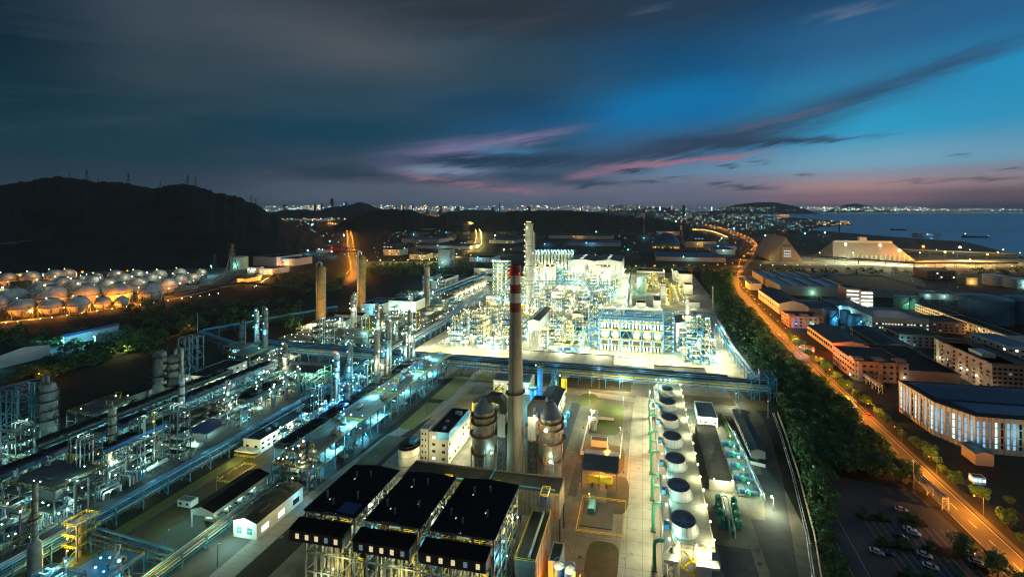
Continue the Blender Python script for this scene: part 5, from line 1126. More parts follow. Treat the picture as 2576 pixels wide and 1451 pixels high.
# lamps along the dark road, bare tube lights
for i, y in enumerate((104, 122, 142, 166, 192)): lamp_post('short white tube light on the rack side of the dark road, {} from the left', -216, y, 4.2, 'white', 40, .1, 0, 'tube lights by the dark road', .22)
for i, (x, y) in enumerate(((-133, 232), (-134, 262), (-132, 200), (-175, 122), (-150, 120), (-128, 176), (-188, 150), (-140, 290))): lamp_post('thin unlit pale street lamp near the left site road, {} from the left', x, y, 7, 'white', 0, .9, 2, 'unlit pale lamps', .08)
for y in (110, 128): light(rt, (-160, y, 9), 'yellow', 500)
light(rt, (-140, 140, 12), 'yellow', 420); light(rt, (-182, 128, 9), 'green', 500); light(rt, (-137, 225, 10), 'white', 300); light(rt, (-136, 262, 10), 'white', 300)
# white buildings of the upper left plant
b = bld('white box building raised on steel legs with bright blue roof monitor', -298, 434, -263, 455, 19.6, wall='white_wall', roof='dark_roof', z0=8, win={'S': (2, 5, 2.2, 1, .7, 10, 17)})
MB().box(-290, 441, 19.8, -268, 446, 21.4).build('roof_monitor', 'bright_blue', b); [part_box(b, 'post', 'cream_wall', (x, y, 4), (.6, .6, 8)) for x in range(-297, -262, 6) for y in (435, 454)]
for x in (-292, -280, -268): light(b, (x, 430, 10), 'pale', 1000); light(b, (x, 444, 4), 'yellow', 700); bulb(b, (x, 433.5, 6), 'white', .4)
b = bld('white building with black roof and blue ridge box beside the right ochre stack', -340, 440, -312, 475, 13, wall='white_wall', roof='black_roof', win={'S': (1, 4, 2, 1.4, .6)}); MB().box(-330, 448, 13.1, -318, 462, 14.6).build('roof_monitor', 'bright_blue', b); light(b, (-320, 432, 6), 'cyan', 1800)
b = bld('low shed with dark blue roof right of the left ochre stack', -345, 388, -318, 402, 7, 'shed', wall='white_wall', roof='blue_roof', kind='gable', ridge='x', rise=1.5); light(b, (-330, 382, 6), 'white', 600)
b = bld('long white shed with black roof behind the left ochre stack', -352, 412, -316, 424, 7, 'shed', wall='white_wall', roof='black_roof', kind='gable', ridge='x', rise=1.5, win={'S': (1, 8, 1.4, 1.2, .6)})
b = bld('small white flat store beside the floodlit deck at the cross rack', -338, 338, -322, 346, 4, 'store', wall='white_wall', roof='grey_roof', par=.2); light(b, (-325, 330, 6), 'yellow', 500)
b = bld('grey building with tall white pilasters beyond the flue stack', -336, 600, -318, 660, 14, wall='white_wall', roof='black_roof', win={'E': (1, 14, 1.6, 8, 0)})
for i in range(4): x, y = P(1195 + 0 * i, 0) if 0 else (-322 + 0 * i, 500 + i * 22); q = tank('white shallow settling tank beside the ochre stack, {} from the left', x, y, 9, 4.5, 'white_wall', 'settling tank', 'white settling tanks', .02, 'settling_tank', 'steel_teal'); bulb(q, (x + 6, y - 8, 7), 'white', .7); light(q, (x + 6, y - 10, 8), 'pale', 2200)
rack('pipe_rack', 'lit pipe rack running above the row of brown domes', [(-276, 498), (-274, 680)], [8, 14, 19], 7, 12, [(0, -2, .4, 'pipe_pale'), (0, 1, .4, 'silver'), (1, -2, .5, 'pipe_blue'), (1, 1, .5, 'rust'), (2, -2, .5, 'silver'), (2, 0, .5, 'red_paint'), (2, 2, .4, 'pipe_pale')], 'steel_blue')
for i in range(9):
    y = 506 + i * 17; q = T('dome_vessel', 'brown-topped round vessel in the lit row under the rack, {} from the left', 'vessel', (-266, y, 0), 'brown domed vessels'); MB().sphere((-266, y, 7.5), 5.4, 18, 12, 1.0).build('shell', 'silver_rusty', q)
    for a in (.8, 2.4, 3.9, 5.5): part_box(q, 'leg', 'white_wall', (-266 + 4 * math.cos(a), y + 4 * math.sin(a), 2), (.7, .7, 4))
    light(q, (-259, y - 5, 3.5), 'white', 1300); bulb(q, (-260, y - 3, 3), 'white', .6)
oldunit('cyan-lit steel structure above the white box building', -312, 470, -284, 496, [7, 13, 18], 3, 3, 'steel_blue', 'steel_grey', 'pale', 1500, 10, 51, nb=20)
oldunit('dark pipe-filled structure between grey columns and the cross rack', -300, 330, -244, 352, [5, 10], 6, 2, 'steel_teal', 'steel_grey', 'pale', 700, 16, 52)
oldunit('yellow-lit steel structure left of the grey columns', -290, 366, -252, 396, [6, 12], 4, 3, 'steel_grey', 'steel_grey', 'white', 800, 14, 53, nb=16)
oldunit('floodlit low deck with white tank beside the left ochre stack', -345, 352, -312, 374, [4, 7.5], 3, 2, 'steel_grey', 'white_wall', 'white', 1100, 8, 54, nb=16)
oldunit('teal structure along the cross rack left end', -330, 318, -300, 330, [5, 9], 4, 1, 'steel_teal', 'steel_grey', 'pale', 600, 8, 55)
oldunit('lit structure between the white box building and the bright plant', -256, 400, -232, 452, [6, 12], 2, 5, 'steel_grey', 'steel_grey', 'white', 1000, 12, 56, nb=18)
oldunit('lit structure behind the white box building', -258, 462, -240, 494, [6, 12, 17], 2, 4, 'steel_blue', 'steel_grey', 'white', 1200, 10, 57, nb=18)
rack('conveyor', 'covered blue conveyor bridge running past the left ochre stack', [(-430, 330), (-372, 440)], [5, 7.5], 4, 12, [(1, 0, 1.2, 'pipe_blue')], 'steel_teal', cat='conveyor')
rack('conveyor', 'covered blue conveyor bridge reaching the corner of the left plant', [(-352, 300), (-428, 326)], [5, 7.5], 4, 12, [(1, 0, 1.2, 'pipe_blue')], 'steel_teal', cat='conveyor')
# ---------------------------------------------------------------- the bright plant
PK = 3.9
PROTO = {}
def proto(kind, v, pal):
    """one prototype per kind, variant and palette, built far from its copies and then moved to its first place"""
    rr = random.Random(v * 31 + len(kind)); q = T(kind, None, None, (0, 0, 0))
    st, rl, lk, pw = pal['steel'], pal['rail'], pal['lamp'], pal['pw']
    if kind == 'equipment_frame':
        w, l = rr.choice(((7, 6), (9, 6), (8, 8))); lv = ([4.5, 9, 13.5, 18], [4.5, 8.5, 12.5], [5, 10, 15, 20, 25], [4, 8])[v % 4]
        steel(q, -w / 2, -l / 2, w / 2, l / 2, lv, 2 if w > 7 else 1, 1, st, .3, True, v)
        for z in lv: deck(q, -w / 2, -l / 2, w / 2, l / 2, z, 'concrete_grey'); 
        for z in lv[-2:]: rail(q, -w / 2, -l / 2, w / 2, l / 2, z, rl, .13, 2.2)
        for k in range(4):
            z = rr.choice([0] + lv) + 1.0; y = rr.uniform(-l / 3, l / 3); r = rr.uniform(.5, .9); MB().tube((-w / 2 - .6, y, z), (w / 2 - 1, y, z), r, 10).build('exchanger', rr.choice(['silver', 'white_wall', 'silver', 'pipe_pale']), q)
        for k in range(3): x = rr.uniform(-w / 2, w / 2); y = -l / 2 - .3; z = lv[-1]; MB().path([(x, y, 0), (x, y, z + 1), (x + 1.5, y, z + 2), (x + 1.5, 0, z + 2), (x + 1.5, 0, 1)], rr.uniform(.18, .3), 6).build('pipe', rr.choice(['silver', 'yellow', 'pipe_pale', 'white_wall', 'pipe_blue']), q)
        for k, z in enumerate([0] + lv): bulb(q, (rr.uniform(-w / 2, w / 2), -l / 2 - .2, z + 2.6), lk, rr.uniform(.16, .34)); bulb(q, (rr.choice((-1, 1)) * w / 2, rr.uniform(-l / 2, l / 2), z + 2.4), rr.choice([lk, 'white', 'pale', 'yellow']), rr.uniform(.14, .28))
        light(q, (rr.uniform(-1, 1), -l / 2 - 1.5, lv[0] - .6), lk, pw); light(q, (0, 0, lv[-1] + 4), lk, pw * .7)
    elif kind == 'process_vessel':
        r = rr.uniform(.9, 1.5); h = (11, 18, 26, 14)[v % 4]; q2 = tower(kind, None, None, 0, 0, r, h, rr.choice(['silver', 'silver', 'white_wall', 'dull_shell']), 3, lk, 5, lp=pw * .6, rl=rl); bpy.data.objects.remove(q); q = q2
    elif kind == 'storage_drum':
        q2 = drum(kind, None, None, 0, 0, rr.uniform(1.0, 1.6), rr.uniform(5, 9), rr.uniform(2.2, 4.5), rr.choice('xy'), rr.choice(['silver', 'white_wall', 'silver']), leg='concrete'); bpy.data.objects.remove(q); q = q2
        bulb(q, (2.2, -1.8, 4.5), lk, .32); light(q, (2.2, -2.6, 5), lk, pw * .5)
    elif kind == 'pump_skid':
        MB().cbox(0, 0, 0, 6, 4, .35).build('plinth', 'concrete', q)
        for k in (-1.8, 0, 1.8): MB().tube((k, -.9, 1.0), (k, .4, 1.0), .45, 10).build('motor', rr.choice(['steel_blue', 'green_paint', 'silver', 'bright_blue']), q); MB().path([(k, .6, 1), (k, 1.2, 1), (k, 1.2, 2.6 + k * .3), (k + 1, 3.2, 2.6 + k * .3)], .22, 6).build('pipe', 'silver', q)
        part_box(q, 'post', 'steel_grey', (2.8, -1.8, 2.2), (.14, .14, 4.4)); bulb(q, (2.8, -1.8, 4.5), lk, .34); light(q, (2.6, -2.0, 4.9), lk, pw * .55)
    elif kind == 'pipe_loop':
        for k in range(5):
            x = -3 + k * 1.3; h = rr.uniform(3, 7.5); MB().path([(x, -3, .4), (x, -3, h), (x, 3, h), (x, 3, .4)], rr.uniform(.2, .38), 7).build('pipe', rr.choice(['silver', 'white_wall', 'pipe_pale', 'yellow', 'silver', 'pipe_blue', 'red_paint' if v % 3 == 0 else 'silver']), q)
        mb = MB(); [mb.beam((-3.8, y, 2.6), (3.2, y, 2.6), .25).beam((-3.8, y, 0), (-3.8, y, 2.6), .25).beam((3.2, y, 0), (3.2, y, 2.6), .25) for y in (-1.5, 1.5)]; mb.build('pipe_support', st, q)
        bulb(q, (3.4, -1.5, 3.2), lk, .34); light(q, (3.6, -2.4, 4.0), lk, pw * .5)
    elif kind == 'fin_cooler':
        steel(q, -5, -4, 5, 4, [3.5, 7.5], 2, 1, st, .32); MB().box(-5.2, -4.2, 7.6, 5.2, 4.2, 9.2).build('bundle', 'steel_grey', q)
        for x in (-2.6, 2.6): MB().lathe([(2.1, 9.2), (2.1, 10.1), (1.95, 10.1), (1.95, 9.3)], 18, x, 0).lathe([(1.95, 9.35), (.01, 9.3)], 18, x, 0).build('fan_ring', 'steel_dark', q)
        rail(q, -5.4, -4.4, 5.4, 4.4, 9.2, rl, .12, 2.5)
        for x in (-4, 0, 4): bulb(q, (x, -4.4, 5.5), lk, .36); bulb(q, (x, -4.5, 10.6), 'pale', .3)
        light(q, (0, -5.5, 5), lk, pw); light(q, (0, -1, 13.5), 'pale', pw * .6)
    return q
WORDS = {'equipment_frame': ('steel frame', '%s frame of the %s, {} from the left'), 'process_vessel': ('vessel', 'upright %s vessel of the %s, {} from the left'), 'storage_drum': ('drum', '%s drum of the %s, {} from the left'),
         'pump_skid': ('pumps', '%s pump skid of the %s, {} from the left'), 'pipe_loop': ('pipes', '%s pipe loops of the %s, {} from the left'), 'fin_cooler': ('air cooler', 'raised %s cooler of the %s, {} from the left')}
def fill(unit, rects, sp, pal, mix, seed, avoid=()):
    rr = random.Random(seed)
    for (x0, y0, x1, y1) in rects:
        nx, ny = max(1, round((x1 - x0) / sp)), max(1, round((y1 - y0) / sp))
        for i in range(nx):
            for j in range(ny):
                x = x0 + (x1 - x0) * (i + .5) / nx + rr.uniform(-1, 1); y = y0 + (y1 - y0) * (j + .5) / ny + rr.uniform(-1, 1)
                if any(a - 3 < x < c + 3 and b - 3 < y < d + 3 for a, b, c, d in avoid): continue
                k = rr.choices([m[0] for m in mix], [m[1] for m in mix])[0]; v = rr.randrange(4); key = (k, v, pal['name'])
                rz = rr.choice((0, math.pi / 2, math.pi)) if k not in ('process_vessel', 'storage_drum') else 0
                if key not in PROTO: o = proto(k, v, pal); PROTO[key] = o; o.location = (x, y, 0); o.rotation_euler = (0, 0, rz)
                else: o = copy_tree(PROTO[key], (x, y, 0), rz)
                c, w = WORDS[k]; tag(o, w % (pal['word'] if k in ('equipment_frame', 'fin_cooler') else 'silver', unit), c, '%ss of the %s' % (c, unit))
YEL = dict(name='yel', steel='steel_blue', rail='yellow', lamp='white', pw=900, word='blue')
WHT = dict(name='wht', steel='steel_blue', rail='yellow', lamp='pale', pw=900, word='blue')
AMB = dict(name='amb', steel='yellow', rail='yellow', lamp='yellow', pw=1000, word='yellow')
MIXA = (('equipment_frame', 5), ('process_vessel', 4), ('storage_drum', 2), ('pump_skid', 2), ('pipe_loop', 3), ('fin_cooler', 1))
MIXB = (('equipment_frame', 4), ('process_vessel', 2), ('storage_drum', 3), ('pump_skid', 2), ('pipe_loop', 3), ('fin_cooler', 2))
fill('yellow-lit unit left of the chimney', [(-192, 350, -110, 462)], 8.2, YEL, MIXA, 1)
fill('unit right of the chimney', [(-92, 348, -54, 424)], 7.8, YEL, MIXB, 2)
fill('unit beside the slim white flue', [(32, 344, 62, 398)], 8, WHT, MIXA, 3)
fill('middle unit behind the steel column', [(-125, 486, -52, 512), (-140, 430, -112, 470), (-52, 410, -32, 500)], 9, YEL, MIXB, 4)
fill('unit beside the tall lamp tower', [(-200, 520, -140, 560), (-198, 610, -150, 650)], 11, WHT, MIXA, 5)
fill('unit before the right office block', [(-92, 560, -40, 655)], 10.5, WHT, MIXA, 6, [(-75, 585, -60, 605)])
fill('far units before the grey hall', [(-150, 685, -90, 716), (-225, 690, -190, 800), (-190, 760, -140, 815), (-50, 690, -36, 716)], 11.5, WHT, MIXA, 7)
fill('yellow-lit ponds area at the right', [(28, 560, 66, 700), (8, 660, 28, 760)], 13, AMB, (('equipment_frame', 2), ('pump_skid', 4), ('pipe_loop', 4), ('storage_drum', 2)), 8)
fill('unit behind the reactor frame', [(-46, 402, 14, 416)], 11, WHT, MIXB, 9)
TEA = dict(name='tea', steel='steel_teal', rail='steel_grey', lamp='cyan', pw=600, word='teal')
GRY = dict(name='gry', steel='steel_grey', rail='steel_grey', lamp='pale', pw=270, word='grey')
MIXC = (('equipment_frame', 5), ('process_vessel', 2), ('storage_drum', 2), ('pump_skid', 2), ('pipe_loop', 4))
fill('blue-lit left unit', [(-194, 186, -181, 292), (-206, 228, -194, 290)], 8.5, TEA, MIXC, 11)
fill('cyan-lit front unit', [(-168, 163, -150, 168), (-190, 92, -172, 100)], 8, TEA, MIXC, 12)
fill('dark left plant', [(-262, 100, -230, 182), (-252, 198, -231, 250), (-314, 110, -283, 146), (-348, 112, -326, 178), (-300, 250, -284, 292)], 9.6, GRY, MIXC, 13, [(-251, 182, -235, 197), (-256, 180, -252, 192), (-326, 164, -318, 174)])
fill('left plant behind the cross rack', [(-344, 378, -312, 384), (-300, 320, -232, 330), (-300, 354, -232, 364), (-250, 366, -232, 398), (-310, 396, -262, 430), (-242, 454, -232, 500), (-300, 500, -290, 560)], 10.5, GRY, MIXC, 14)
# reactor frame with the five big vessels
x0, x1, y0, y1 = -47.5, 27.5, 364, 392; q = T('reactor_structure', 'big blue steel frame holding five silver round-headed vessels', 'steel frame', (-10, 378, 0))
lv = [5.5, 11.0, 19.0, 25.5, 31]; nb = 6; bw = (x1 - x0 - 18) / nb
steel(q, x0 + 9, y0, x1 - 9, y1, lv, nb, 3, 'steel_blue', .55, False)
mb = MB(); xm = x0 + 9 + 2 * bw
for z0, z1 in ((5.5, 11), (11, 19), (19, 25.5), (25.5, 31)): mb.beam((xm, y0 - .1, z0), (xm + bw / 2, y0 - .1, z1), .4).beam((xm + bw / 2, y0 - .1, z1), (xm + bw, y0 - .1, z0), .4)
mb.build('bracing', 'steel_blue', q)
for z in lv[:-1]: deck(q, x0 + 9, y0 + 5, x1 - 9, y1, z, 'steel_grey')
for z in lv: rail(q, x0 + 9, y0 - .6, x1 - 9, y1, z, 'steel_blue' if z > 26 else 'yellow', .12, 3)
for sx in (x0, x1 - 9):
    steel(q, sx, y0, sx + 8.6, y0 + 9, [4.2 * k for k in range(1, 8 if sx == x0 else 10)], 1, 1, 'steel_blue', .5, False)
    for k in range(7 if sx == x0 else 9): s = 1 if k % 2 else -1; MB().beam((sx + 4.3 - s * 2.6, y0 + 1.2, 4.2 * k), (sx + 4.3 + s * 2.6, y0 + 1.2, 4.2 * (k + 1)), 1.2, .25).build('stair_flight', 'yellow' if k % 2 else 'steel_grey', q); bulb(q, (sx + 8, y0 - .2, 4.2 * k + 3), 'white', .3)
    light(q, (sx + 4, y0 - 3, 8), 'pale', 900); light(q, (sx + 4, y0 - 3, 22), 'pale', 900)
for k in range(nb):
    cx_ = x0 + 9 + bw * (k + .5)
    if k != 2: drum('reactor_vessel', 'big horizontal silver vessel showing its round head in the blue frame, {} from the left', 'vessel', cx_, y0 + 12, 4.1, 18, 14.8, 'y', 'silver', 'five big vessels', 'steel_dark')
    for z, n in ((2.5, 3), (8.5, 2), (21.5, 2), (28, 3)):
        for j in range(n): bulb(q, (cx_ - bw * .35 + bw * .7 * j / max(1, n - 1), y0 - .3, z), 'white' if z != 8.5 else 'pale', .36)
    light(q, (cx_, y0 - 4, 9), 'white', 1000); light(q, (cx_, y0 - 2.5, 22.5), 'white', 1300); light(q, (cx_, y0 + 6, 3), 'white', 1500); light(q, (cx_, y0 + 8, 28.5), 'pale', 1200)
    for j in range(3): MB().tube((cx_ - 3 + j * 3, y0 + 1.6, 21), (cx_ - 3 + j * 3, y0 + 1.6, 25), 1.0, 10).build('exchanger', 'silver', q); MB().lathe([(.9, .3), (.9, 4), (.01, 4.6)], 10, cx_ - 3 + j * 3, y0 + 1.5).build('exchanger', 'white_wall', q)
    MB().path([(cx_ - 4, y0 + .6, 26.2), (cx_ + 4, y0 + .6, 26.2)], .25, 6).build('pipe', 'red_paint', q)
    MB().path([(cx_ + 3.5, y0 - .6, 1), (cx_ + 3.5, y0 - .6, 10.4), (cx_ - 3.5, y0 - .6, 10.4), (cx_ - 3.5, y0 - .6, 1)], .3, 6).build('pipe', 'pipe_pale', q)
MB().tube((x0 + 6, y1 - 6, 34), (x1 - 9, y1 - 6, 34), 1.9, 14).build('header_duct', 'silver', q)
for k in range(6): light(q, (x0 + 8 + k * 11, y1 - 9, 38), 'white', 700); bulb(q, (x0 + 8 + k * 11, y1 - 8.5, 36.6), 'white', .45)
# T: the tall white steel column with its lamp-lit ladder
x, y = P(1331, 788); d = DPT(x, y); h = ZAT(562, d); r = 9 * d / F
q = T('process_column', 'tallest white steel column with a ladder of lamps, behind the chimney', 'column', (x, y, 0))
MB().lathe([(r * .95, 0), (r * .95, h * .3), (r, h * .31), (r, h - 3), (r * .8, h - 1.2), (r * .4, h), (.01, h)], 26, x, y).build('shell', 'silver', q)
mb = MB(); [mb.lathe([(r, z), (r + .3, z), (r + .3, z + .5), (r, z + .5)], 26, x, y) for z in (h * .32, h * .36, h * .53, h * .75)]; mb.build('stiffening_ring', 'steel_dark', q)
for k in range(9): ringplat(q, x, y, r, h * (.12 + .1 * k), 'steel_dark', 1.5, 2.3, 4.4)
ringplat(q, x, y, r, h - 1.5, 'yellow', 1.6)
MB().path([(x + r + 1.2, y, 2), (x + r + 1.2, y, h * .92)], .5, 8).path([(x + r + 2.8, y, 2), (x + r + 2.8, y, h * .9)], .35, 8).build('riser_pipe', 'silver', q)
for k in range(17): bulb(q, (x - r - 1.2 + RN.uniform(-.5, .5), y - .8, 4 + (h - 5) * k / 16), RN.choice(['white', 'white', 'yellow']), .55)
for k in range(5): light(q, (x - r - 5, y - 9, 8 + (h - 12) * k / 4), 'white', 1500)
for k in (-2, 0, 2.4): bulb(q, (x + k, y - 1.5, h + 1.8), 'yellow', .6)
# raised grey building beside the chimney
b = bld('long grey box building raised on concrete legs right of the chimney', -104, 357, -93, 406, 26, wall='grey_wall', roof='grey_roof', kind='gable', z0=17, rise=1.4)
[part_box(b, 'post', 'grey_wall', (x, y, 8.5), (.8, .8, 17)) for x in (-103.5, -93.5) for y in range(358, 407, 8)]; MB().box(-101, 360, 27.3, -99.5, 404, 28.4).build('roof_monitor', 'pipe_pale', b)
for y in (362, 376, 390, 404): light(b, (-96, y, 10), 'white', 1000); bulb(b, (-92.6, y, 15), 'white', .4)
q = T('pipe_bundle', 'group of tall silver pipes bent over beside the raised grey building', 'pipes', (-88, 352, 0))
for k in range(4): MB().path([(-90 + k * 1.6, 348 + k, 1), (-90 + k * 1.6, 348 + k, 13 - k), (-84, 352 + k * 2, 14 - k), (-78, 352 + k * 2, 14 - k)], .55, 8).build('pipe', 'silver', q)
q = T('pipe_bundle', 'pale pipes sloping out from under the reactor frame', 'pipes', (-52, 345, 0))
for k in range(4): MB().path([(-56 + k * 1.7, 338, 1), (-52 + k * 1.7, 352, 4), (-52 + k * 1.7, 360, 4)], .6, 8).build('pipe', 'pipe_pale', q)
q = T('pipe_bundle', 'pair of green standpipes on the side of the unit right of the chimney', 'pipes', (-52, 380, 0))
for k in range(3): MB().path([(-53, 356 + k * 8, 0), (-53, 356 + k * 8, 17), (-54.5, 356 + k * 8, 18)], .4, 8).build('pipe', 'green_paint', q)
q = T('pipe_bundle', 'row of big silver ducts bending down beside the silver-lit yard', 'pipes', (-60, 505, 0))
for k in range(4): MB().path([(-72 + k * 2.4, 548, 7), (-68 + k * 2.6, 520, 7 - k * .3), (-58 + k * 2, 512 - k * 2.4, 7 - k * .3), (-38 + k, 511 - k * 2.4, 7 - k * .3), (-33 + k, 508 - k * 2.4, 4), (-32 + k, 507 - k * 2.4, 1)], .85, 9).build('pipe', 'silver', q)
# roofs of the covered sumps in front
for lab, a, b_, c, d_, h, n in (('long dark flat concrete roof between chimney and reactor frame', -102, 313.5, -23, 336, 6, 10), ('shorter dark flat concrete roof behind the cooling tower', 9, 315, 48, 326, 4, 5)):
    q = T('covered_basin', lab, 'flat roof', ((a + c) / 2, (b_ + d_) / 2, 0)); MB().box(a, b_, h - .5, c, d_, h).build('roof', 'slab_roof', q); mb = MB()
    for k in range(1, n): x = a + (c - a) * k / n; mb.box(x - .12, b_, h + .003, x + .12, d_, h + .1)
    mb.box(a, d_ - .5, h + .003, c, d_, h + .5).build('roof_joint', 'dark_roof', q); MB().box(a + .3, b_ + .3, 0, c - .3, d_ - .3, h - .5).build('wall', 'concrete_dirty', q)
q = T('pipe_portal', 'square grey pipe portal beside the long dark roof', 'gantry', (-10, 318, 0)); MB().beam((-21, 316, 6), (2, 316, 6), 1).beam((2, 316, 6), (2, 334, 6), 1).beam((-21, 334, 6), (2, 334, 6), .8).build('beam', 'pipe_pale', q)
for a, c in ((-20.6, 316), (1.6, 316), (1.6, 333.6), (-20.6, 333.6)): part_box(q, 'post', 'grey_wall', (a, c, 3), (.7, .7, 6))
light(q, (-10, 326, 8), 'pale', 1800); bulb(q, (-10, 333, 7), 'pale', .6)
# slim flue with lamp crown, white box, blue modules at the right
x, y = P(1729, 868); d = DPT(x, y); h = ZAT(742, d); q = T('flue_stack', 'slim pale flue with a yellow lamp crown at the right of the bright plant', 'stack', (x, y, 0)); r = 4.6 * d / F
MB().lathe([(r * 1.3, 0), (r * 1.3, h * .45), (r, h * .5), (r, h), (r * .8, h)], 18, x, y).build('shell', 'silver', q); zc = ZAT(802, d); ringplat(q, x, y, r * 1.3, zc, 'yellow', 2.2); ringplat(q, x, y, r, h * .93, 'steel_dark', 1.2)
MB().lathe([(r, h * .6), (r * 1.5, h * .6), (r * 1.5, h * .62), (r, h * .62)], 18, x, y).build('stiffening_ring', 'steel_dark', q)
for k in range(7): a = k * .9; bulb(q, (x + (r + 2.3) * math.cos(a), y + (r + 2.3) * math.sin(a), zc + 1.6), 'white', .5)
for k in range(3): light(q, (x - 2 + 2 * k, y - 6, zc + 3 - k * 9), 'white', 1200)
b = bld('white box building with grey gable roof beside the slim flue', 32, 398, 46, 424, 19, wall='white_wall', roof='grey_roof', kind='gable', rise=1.5); light(b, (38, 392, 8), 'white', 1500)
for i, (x, y, z) in enumerate(((54, 396, 0), (60, 402, 0), (66, 408, 0), (56, 410, 0))):
    q = T('blue_module', 'bright blue stacked equipment box near the tree belt, {} from the left', 'module', (x, y, 0), 'bright blue modules'); steel(q, x - 2.6, y - 3, x + 2.6, y + 3, [4, 8, 11], 1, 1, 'bright_blue', .4); MB().box(x - 2.2, y - 2.6, .5, x + 2.2, y + 2.6, 7.6).build('case', 'bright_blue', q); rail(q, x - 2.6, y - 3, x + 2.6, y + 3, 11, 'bright_blue', .14, 1.5); light(q, (x - 6, y - 5, 6), 'cyan', 900)
q = T('pipe_bundle', 'dark bent duct descending from the slim flue unit', 'pipes', (62, 385, 0)); MB().path([(50, 392, 20), (56, 386, 17), (62, 380, 14), (62, 372, 12), (62, 366, 1)], .8, 9).build('pipe', 'steel_dark', q)
q = T('pipe_bundle', 'fat silver elbow duct at the front right corner of the plant', 'pipes', (58, 352, 0)); MB().path([(50, 352, 5), (60, 352, 5), (62.5, 351, 3.5), (62.8, 350, .5)], 1.0, 10).build('pipe', 'silver', q)
# office blocks, twin hall, silos
for lab, a, c, b_, d_, h, sx in (('white floodlit block with rows of lit windows behind the tall steel column', -186, -152, 672, 700, 34, .42), ('white floodlit block with dark stair tower in front of the grey hall', -84, -54, 672, 698, 36, .35)):
    b = bld(lab, a, b_, c, d_, h - 4, wall='cream_wall', roof='dark_roof', par=.8, lit='lit_white', win={'S': (6, 6, 3.0, 2.6, .92, 2, h - 6)}); xm = a + (c - a) * sx; MB().box(xm - 5, b_ - 2, 0, xm + 5, b_ + 6, h).build('stair_tower', 'cream_wall', b)
    for k in range(9): part_box(b, 'window', 'window_dark', (xm - 2, b_ - 2.05, 3 + k * 3.4), (1, .16, 1.6)); part_box(b, 'window', 'lit_white' if k % 2 else 'window_dark', (xm + 2, b_ - 2.05, 3 + k * 3.4), (1, .16, 2.2))
    MB().box(xm + 6, b_ - 14, 0, c + 6, b_ - 2.1, 7).build('annex', 'cream_wall', b)
    for k in range(4): light(b, (a + (c - a) * (k + .5) / 4, b_ - 18, 10 + 8 * (k % 2)), 'white', 2600); bulb(b, (a + (c - a) * (k + .5) / 4, b_ + 1, h - 1), 'white', .8)
for i, (a, c) in enumerate(((-134, -85.2), (-84.8, -36))):
    b = bld('big grey gabled hall with striped roof skylights, %s of the twins' % ('left', 'right')[i], a, 722, c, 812, 36, 'hall', 'hall', wall='grey_wall', roof='cone_slate', kind='gable', rise=3.2)
    cxm = (a + c) / 2; hw = (c - a) / 2
    for s_, m in ((-.55, 'grey_roof'), (.55, 'grey_roof')):
        w_ = hw * .22; zz = 36.45 + 3.2 * (1 - abs(s_)); sl = -3.2 / hw * (1 if s_ > 0 else -1)
        MB().add([(cxm + s_ * hw - w_, 722, zz - sl * w_), (cxm + s_ * hw + w_, 722, zz + sl * w_), (cxm + s_ * hw + w_, 812, zz + sl * w_), (cxm + s_ * hw - w_, 812, zz - sl * w_)], [(0, 1, 2, 3)]).build('roof_strip', m, b)
    for k in range(3): part_box(b, 'skylight', 'lit_white', (cxm, 735 + k * 26, 39.6), (5, 5, .3))
    for k in range(6): part_box(b, 'wall_slot', 'lit_soft', (a + (c - a) * (k + .5) / 6, 721.9, 25), (.9, .2, 10))
    for k in range(3): light(b, (a + (c - a) * (k + .5) / 3, 700, 22), 'white', 5200)
light(b, (-30, 735, 14), 'white', 5200)
for i in range(13):
    x, y = -232 + i * 7.1, 828 + i * 1.1; q = T('silo', 'slim silver silo with lamps on top in the far row, {} from the left', 'silo', (x, y, 0), 'row of far silver silos')
    MB().lathe([(.6, 2), (3.0, 8), (3.0, 35), (1.6, 37.5), (.01, 38)], 16, x, y).build('shell', 'silver_rusty', q)
    for a, c in ((-2.4, -2.4), (2.4, -2.4), (2.4, 2.4), (-2.4, 2.4)): part_box(q, 'leg', 'steel_blue', (x + a, y + c, 5), (.5, .5, 10))
    bulb(q, (x, y - 3, 41), 'pale', 1.0); bulb(q, (x + 3, y - 3, 36.5), 'white', .7); bulb(q, (x, y - 4, 9), 'white', 1.0); bulb(q, (x + 3, y - 4, 5), 'white', .9)
    if i % 2 == 0: light(q, (x, y - 8, 10), 'white', 5000); light(q, (x + 3, y - 7, 40), 'pale', 2600)
q = T('silo_gallery', 'lamp-lined steel gallery over the far row of silos', 'gallery', (-190, 834, 0)); mb = MB()
for z in (38.5, 42): mb.beam((-236, 827, z), (-144, 841, z), .5)
for k in range(14): x = -236 + k * 7.1; yy = 827 + k * 1.08; mb.beam((x, yy, 38.5), (x, yy, 44), .4)
mb.build('truss', 'steel_blue', q)
for k in range(27): bulb(q, (-236 + k * 3.5, 827 + k * .53, 43 if k % 2 else 40), 'pale', .8)
for i, (px, pb, pt) in enumerate(((1498, 690, 641), (1397, 690, 652), (1406, 690, 655), (1478, 718, 668), (1486, 722, 682))):
    tower_px(('tower with red lamps before the grey halls', 'silver tower left of the grey halls', 'silver tower just right of another before the halls', 'yellow-lit tower left of the right office block', 'shorter tower touching the right office block')[i], px, pb, pt, 9 if i < 1 else 7, 'silver_rusty', plats=3, lamp='white', nl=5, lp=2600)
q = T('lamp_tower', 'square lattice tower thick with lamps and yellow platforms left of the chimney top', 'tower', (-210, 585, 0)); xa, xb, ya, yb = -222, -199, 574, 590; steel(q, xa, ya, xb, yb, [5.5 * k for k in range(1, 10)], 2, 1, 'steel_blue', .5, True)
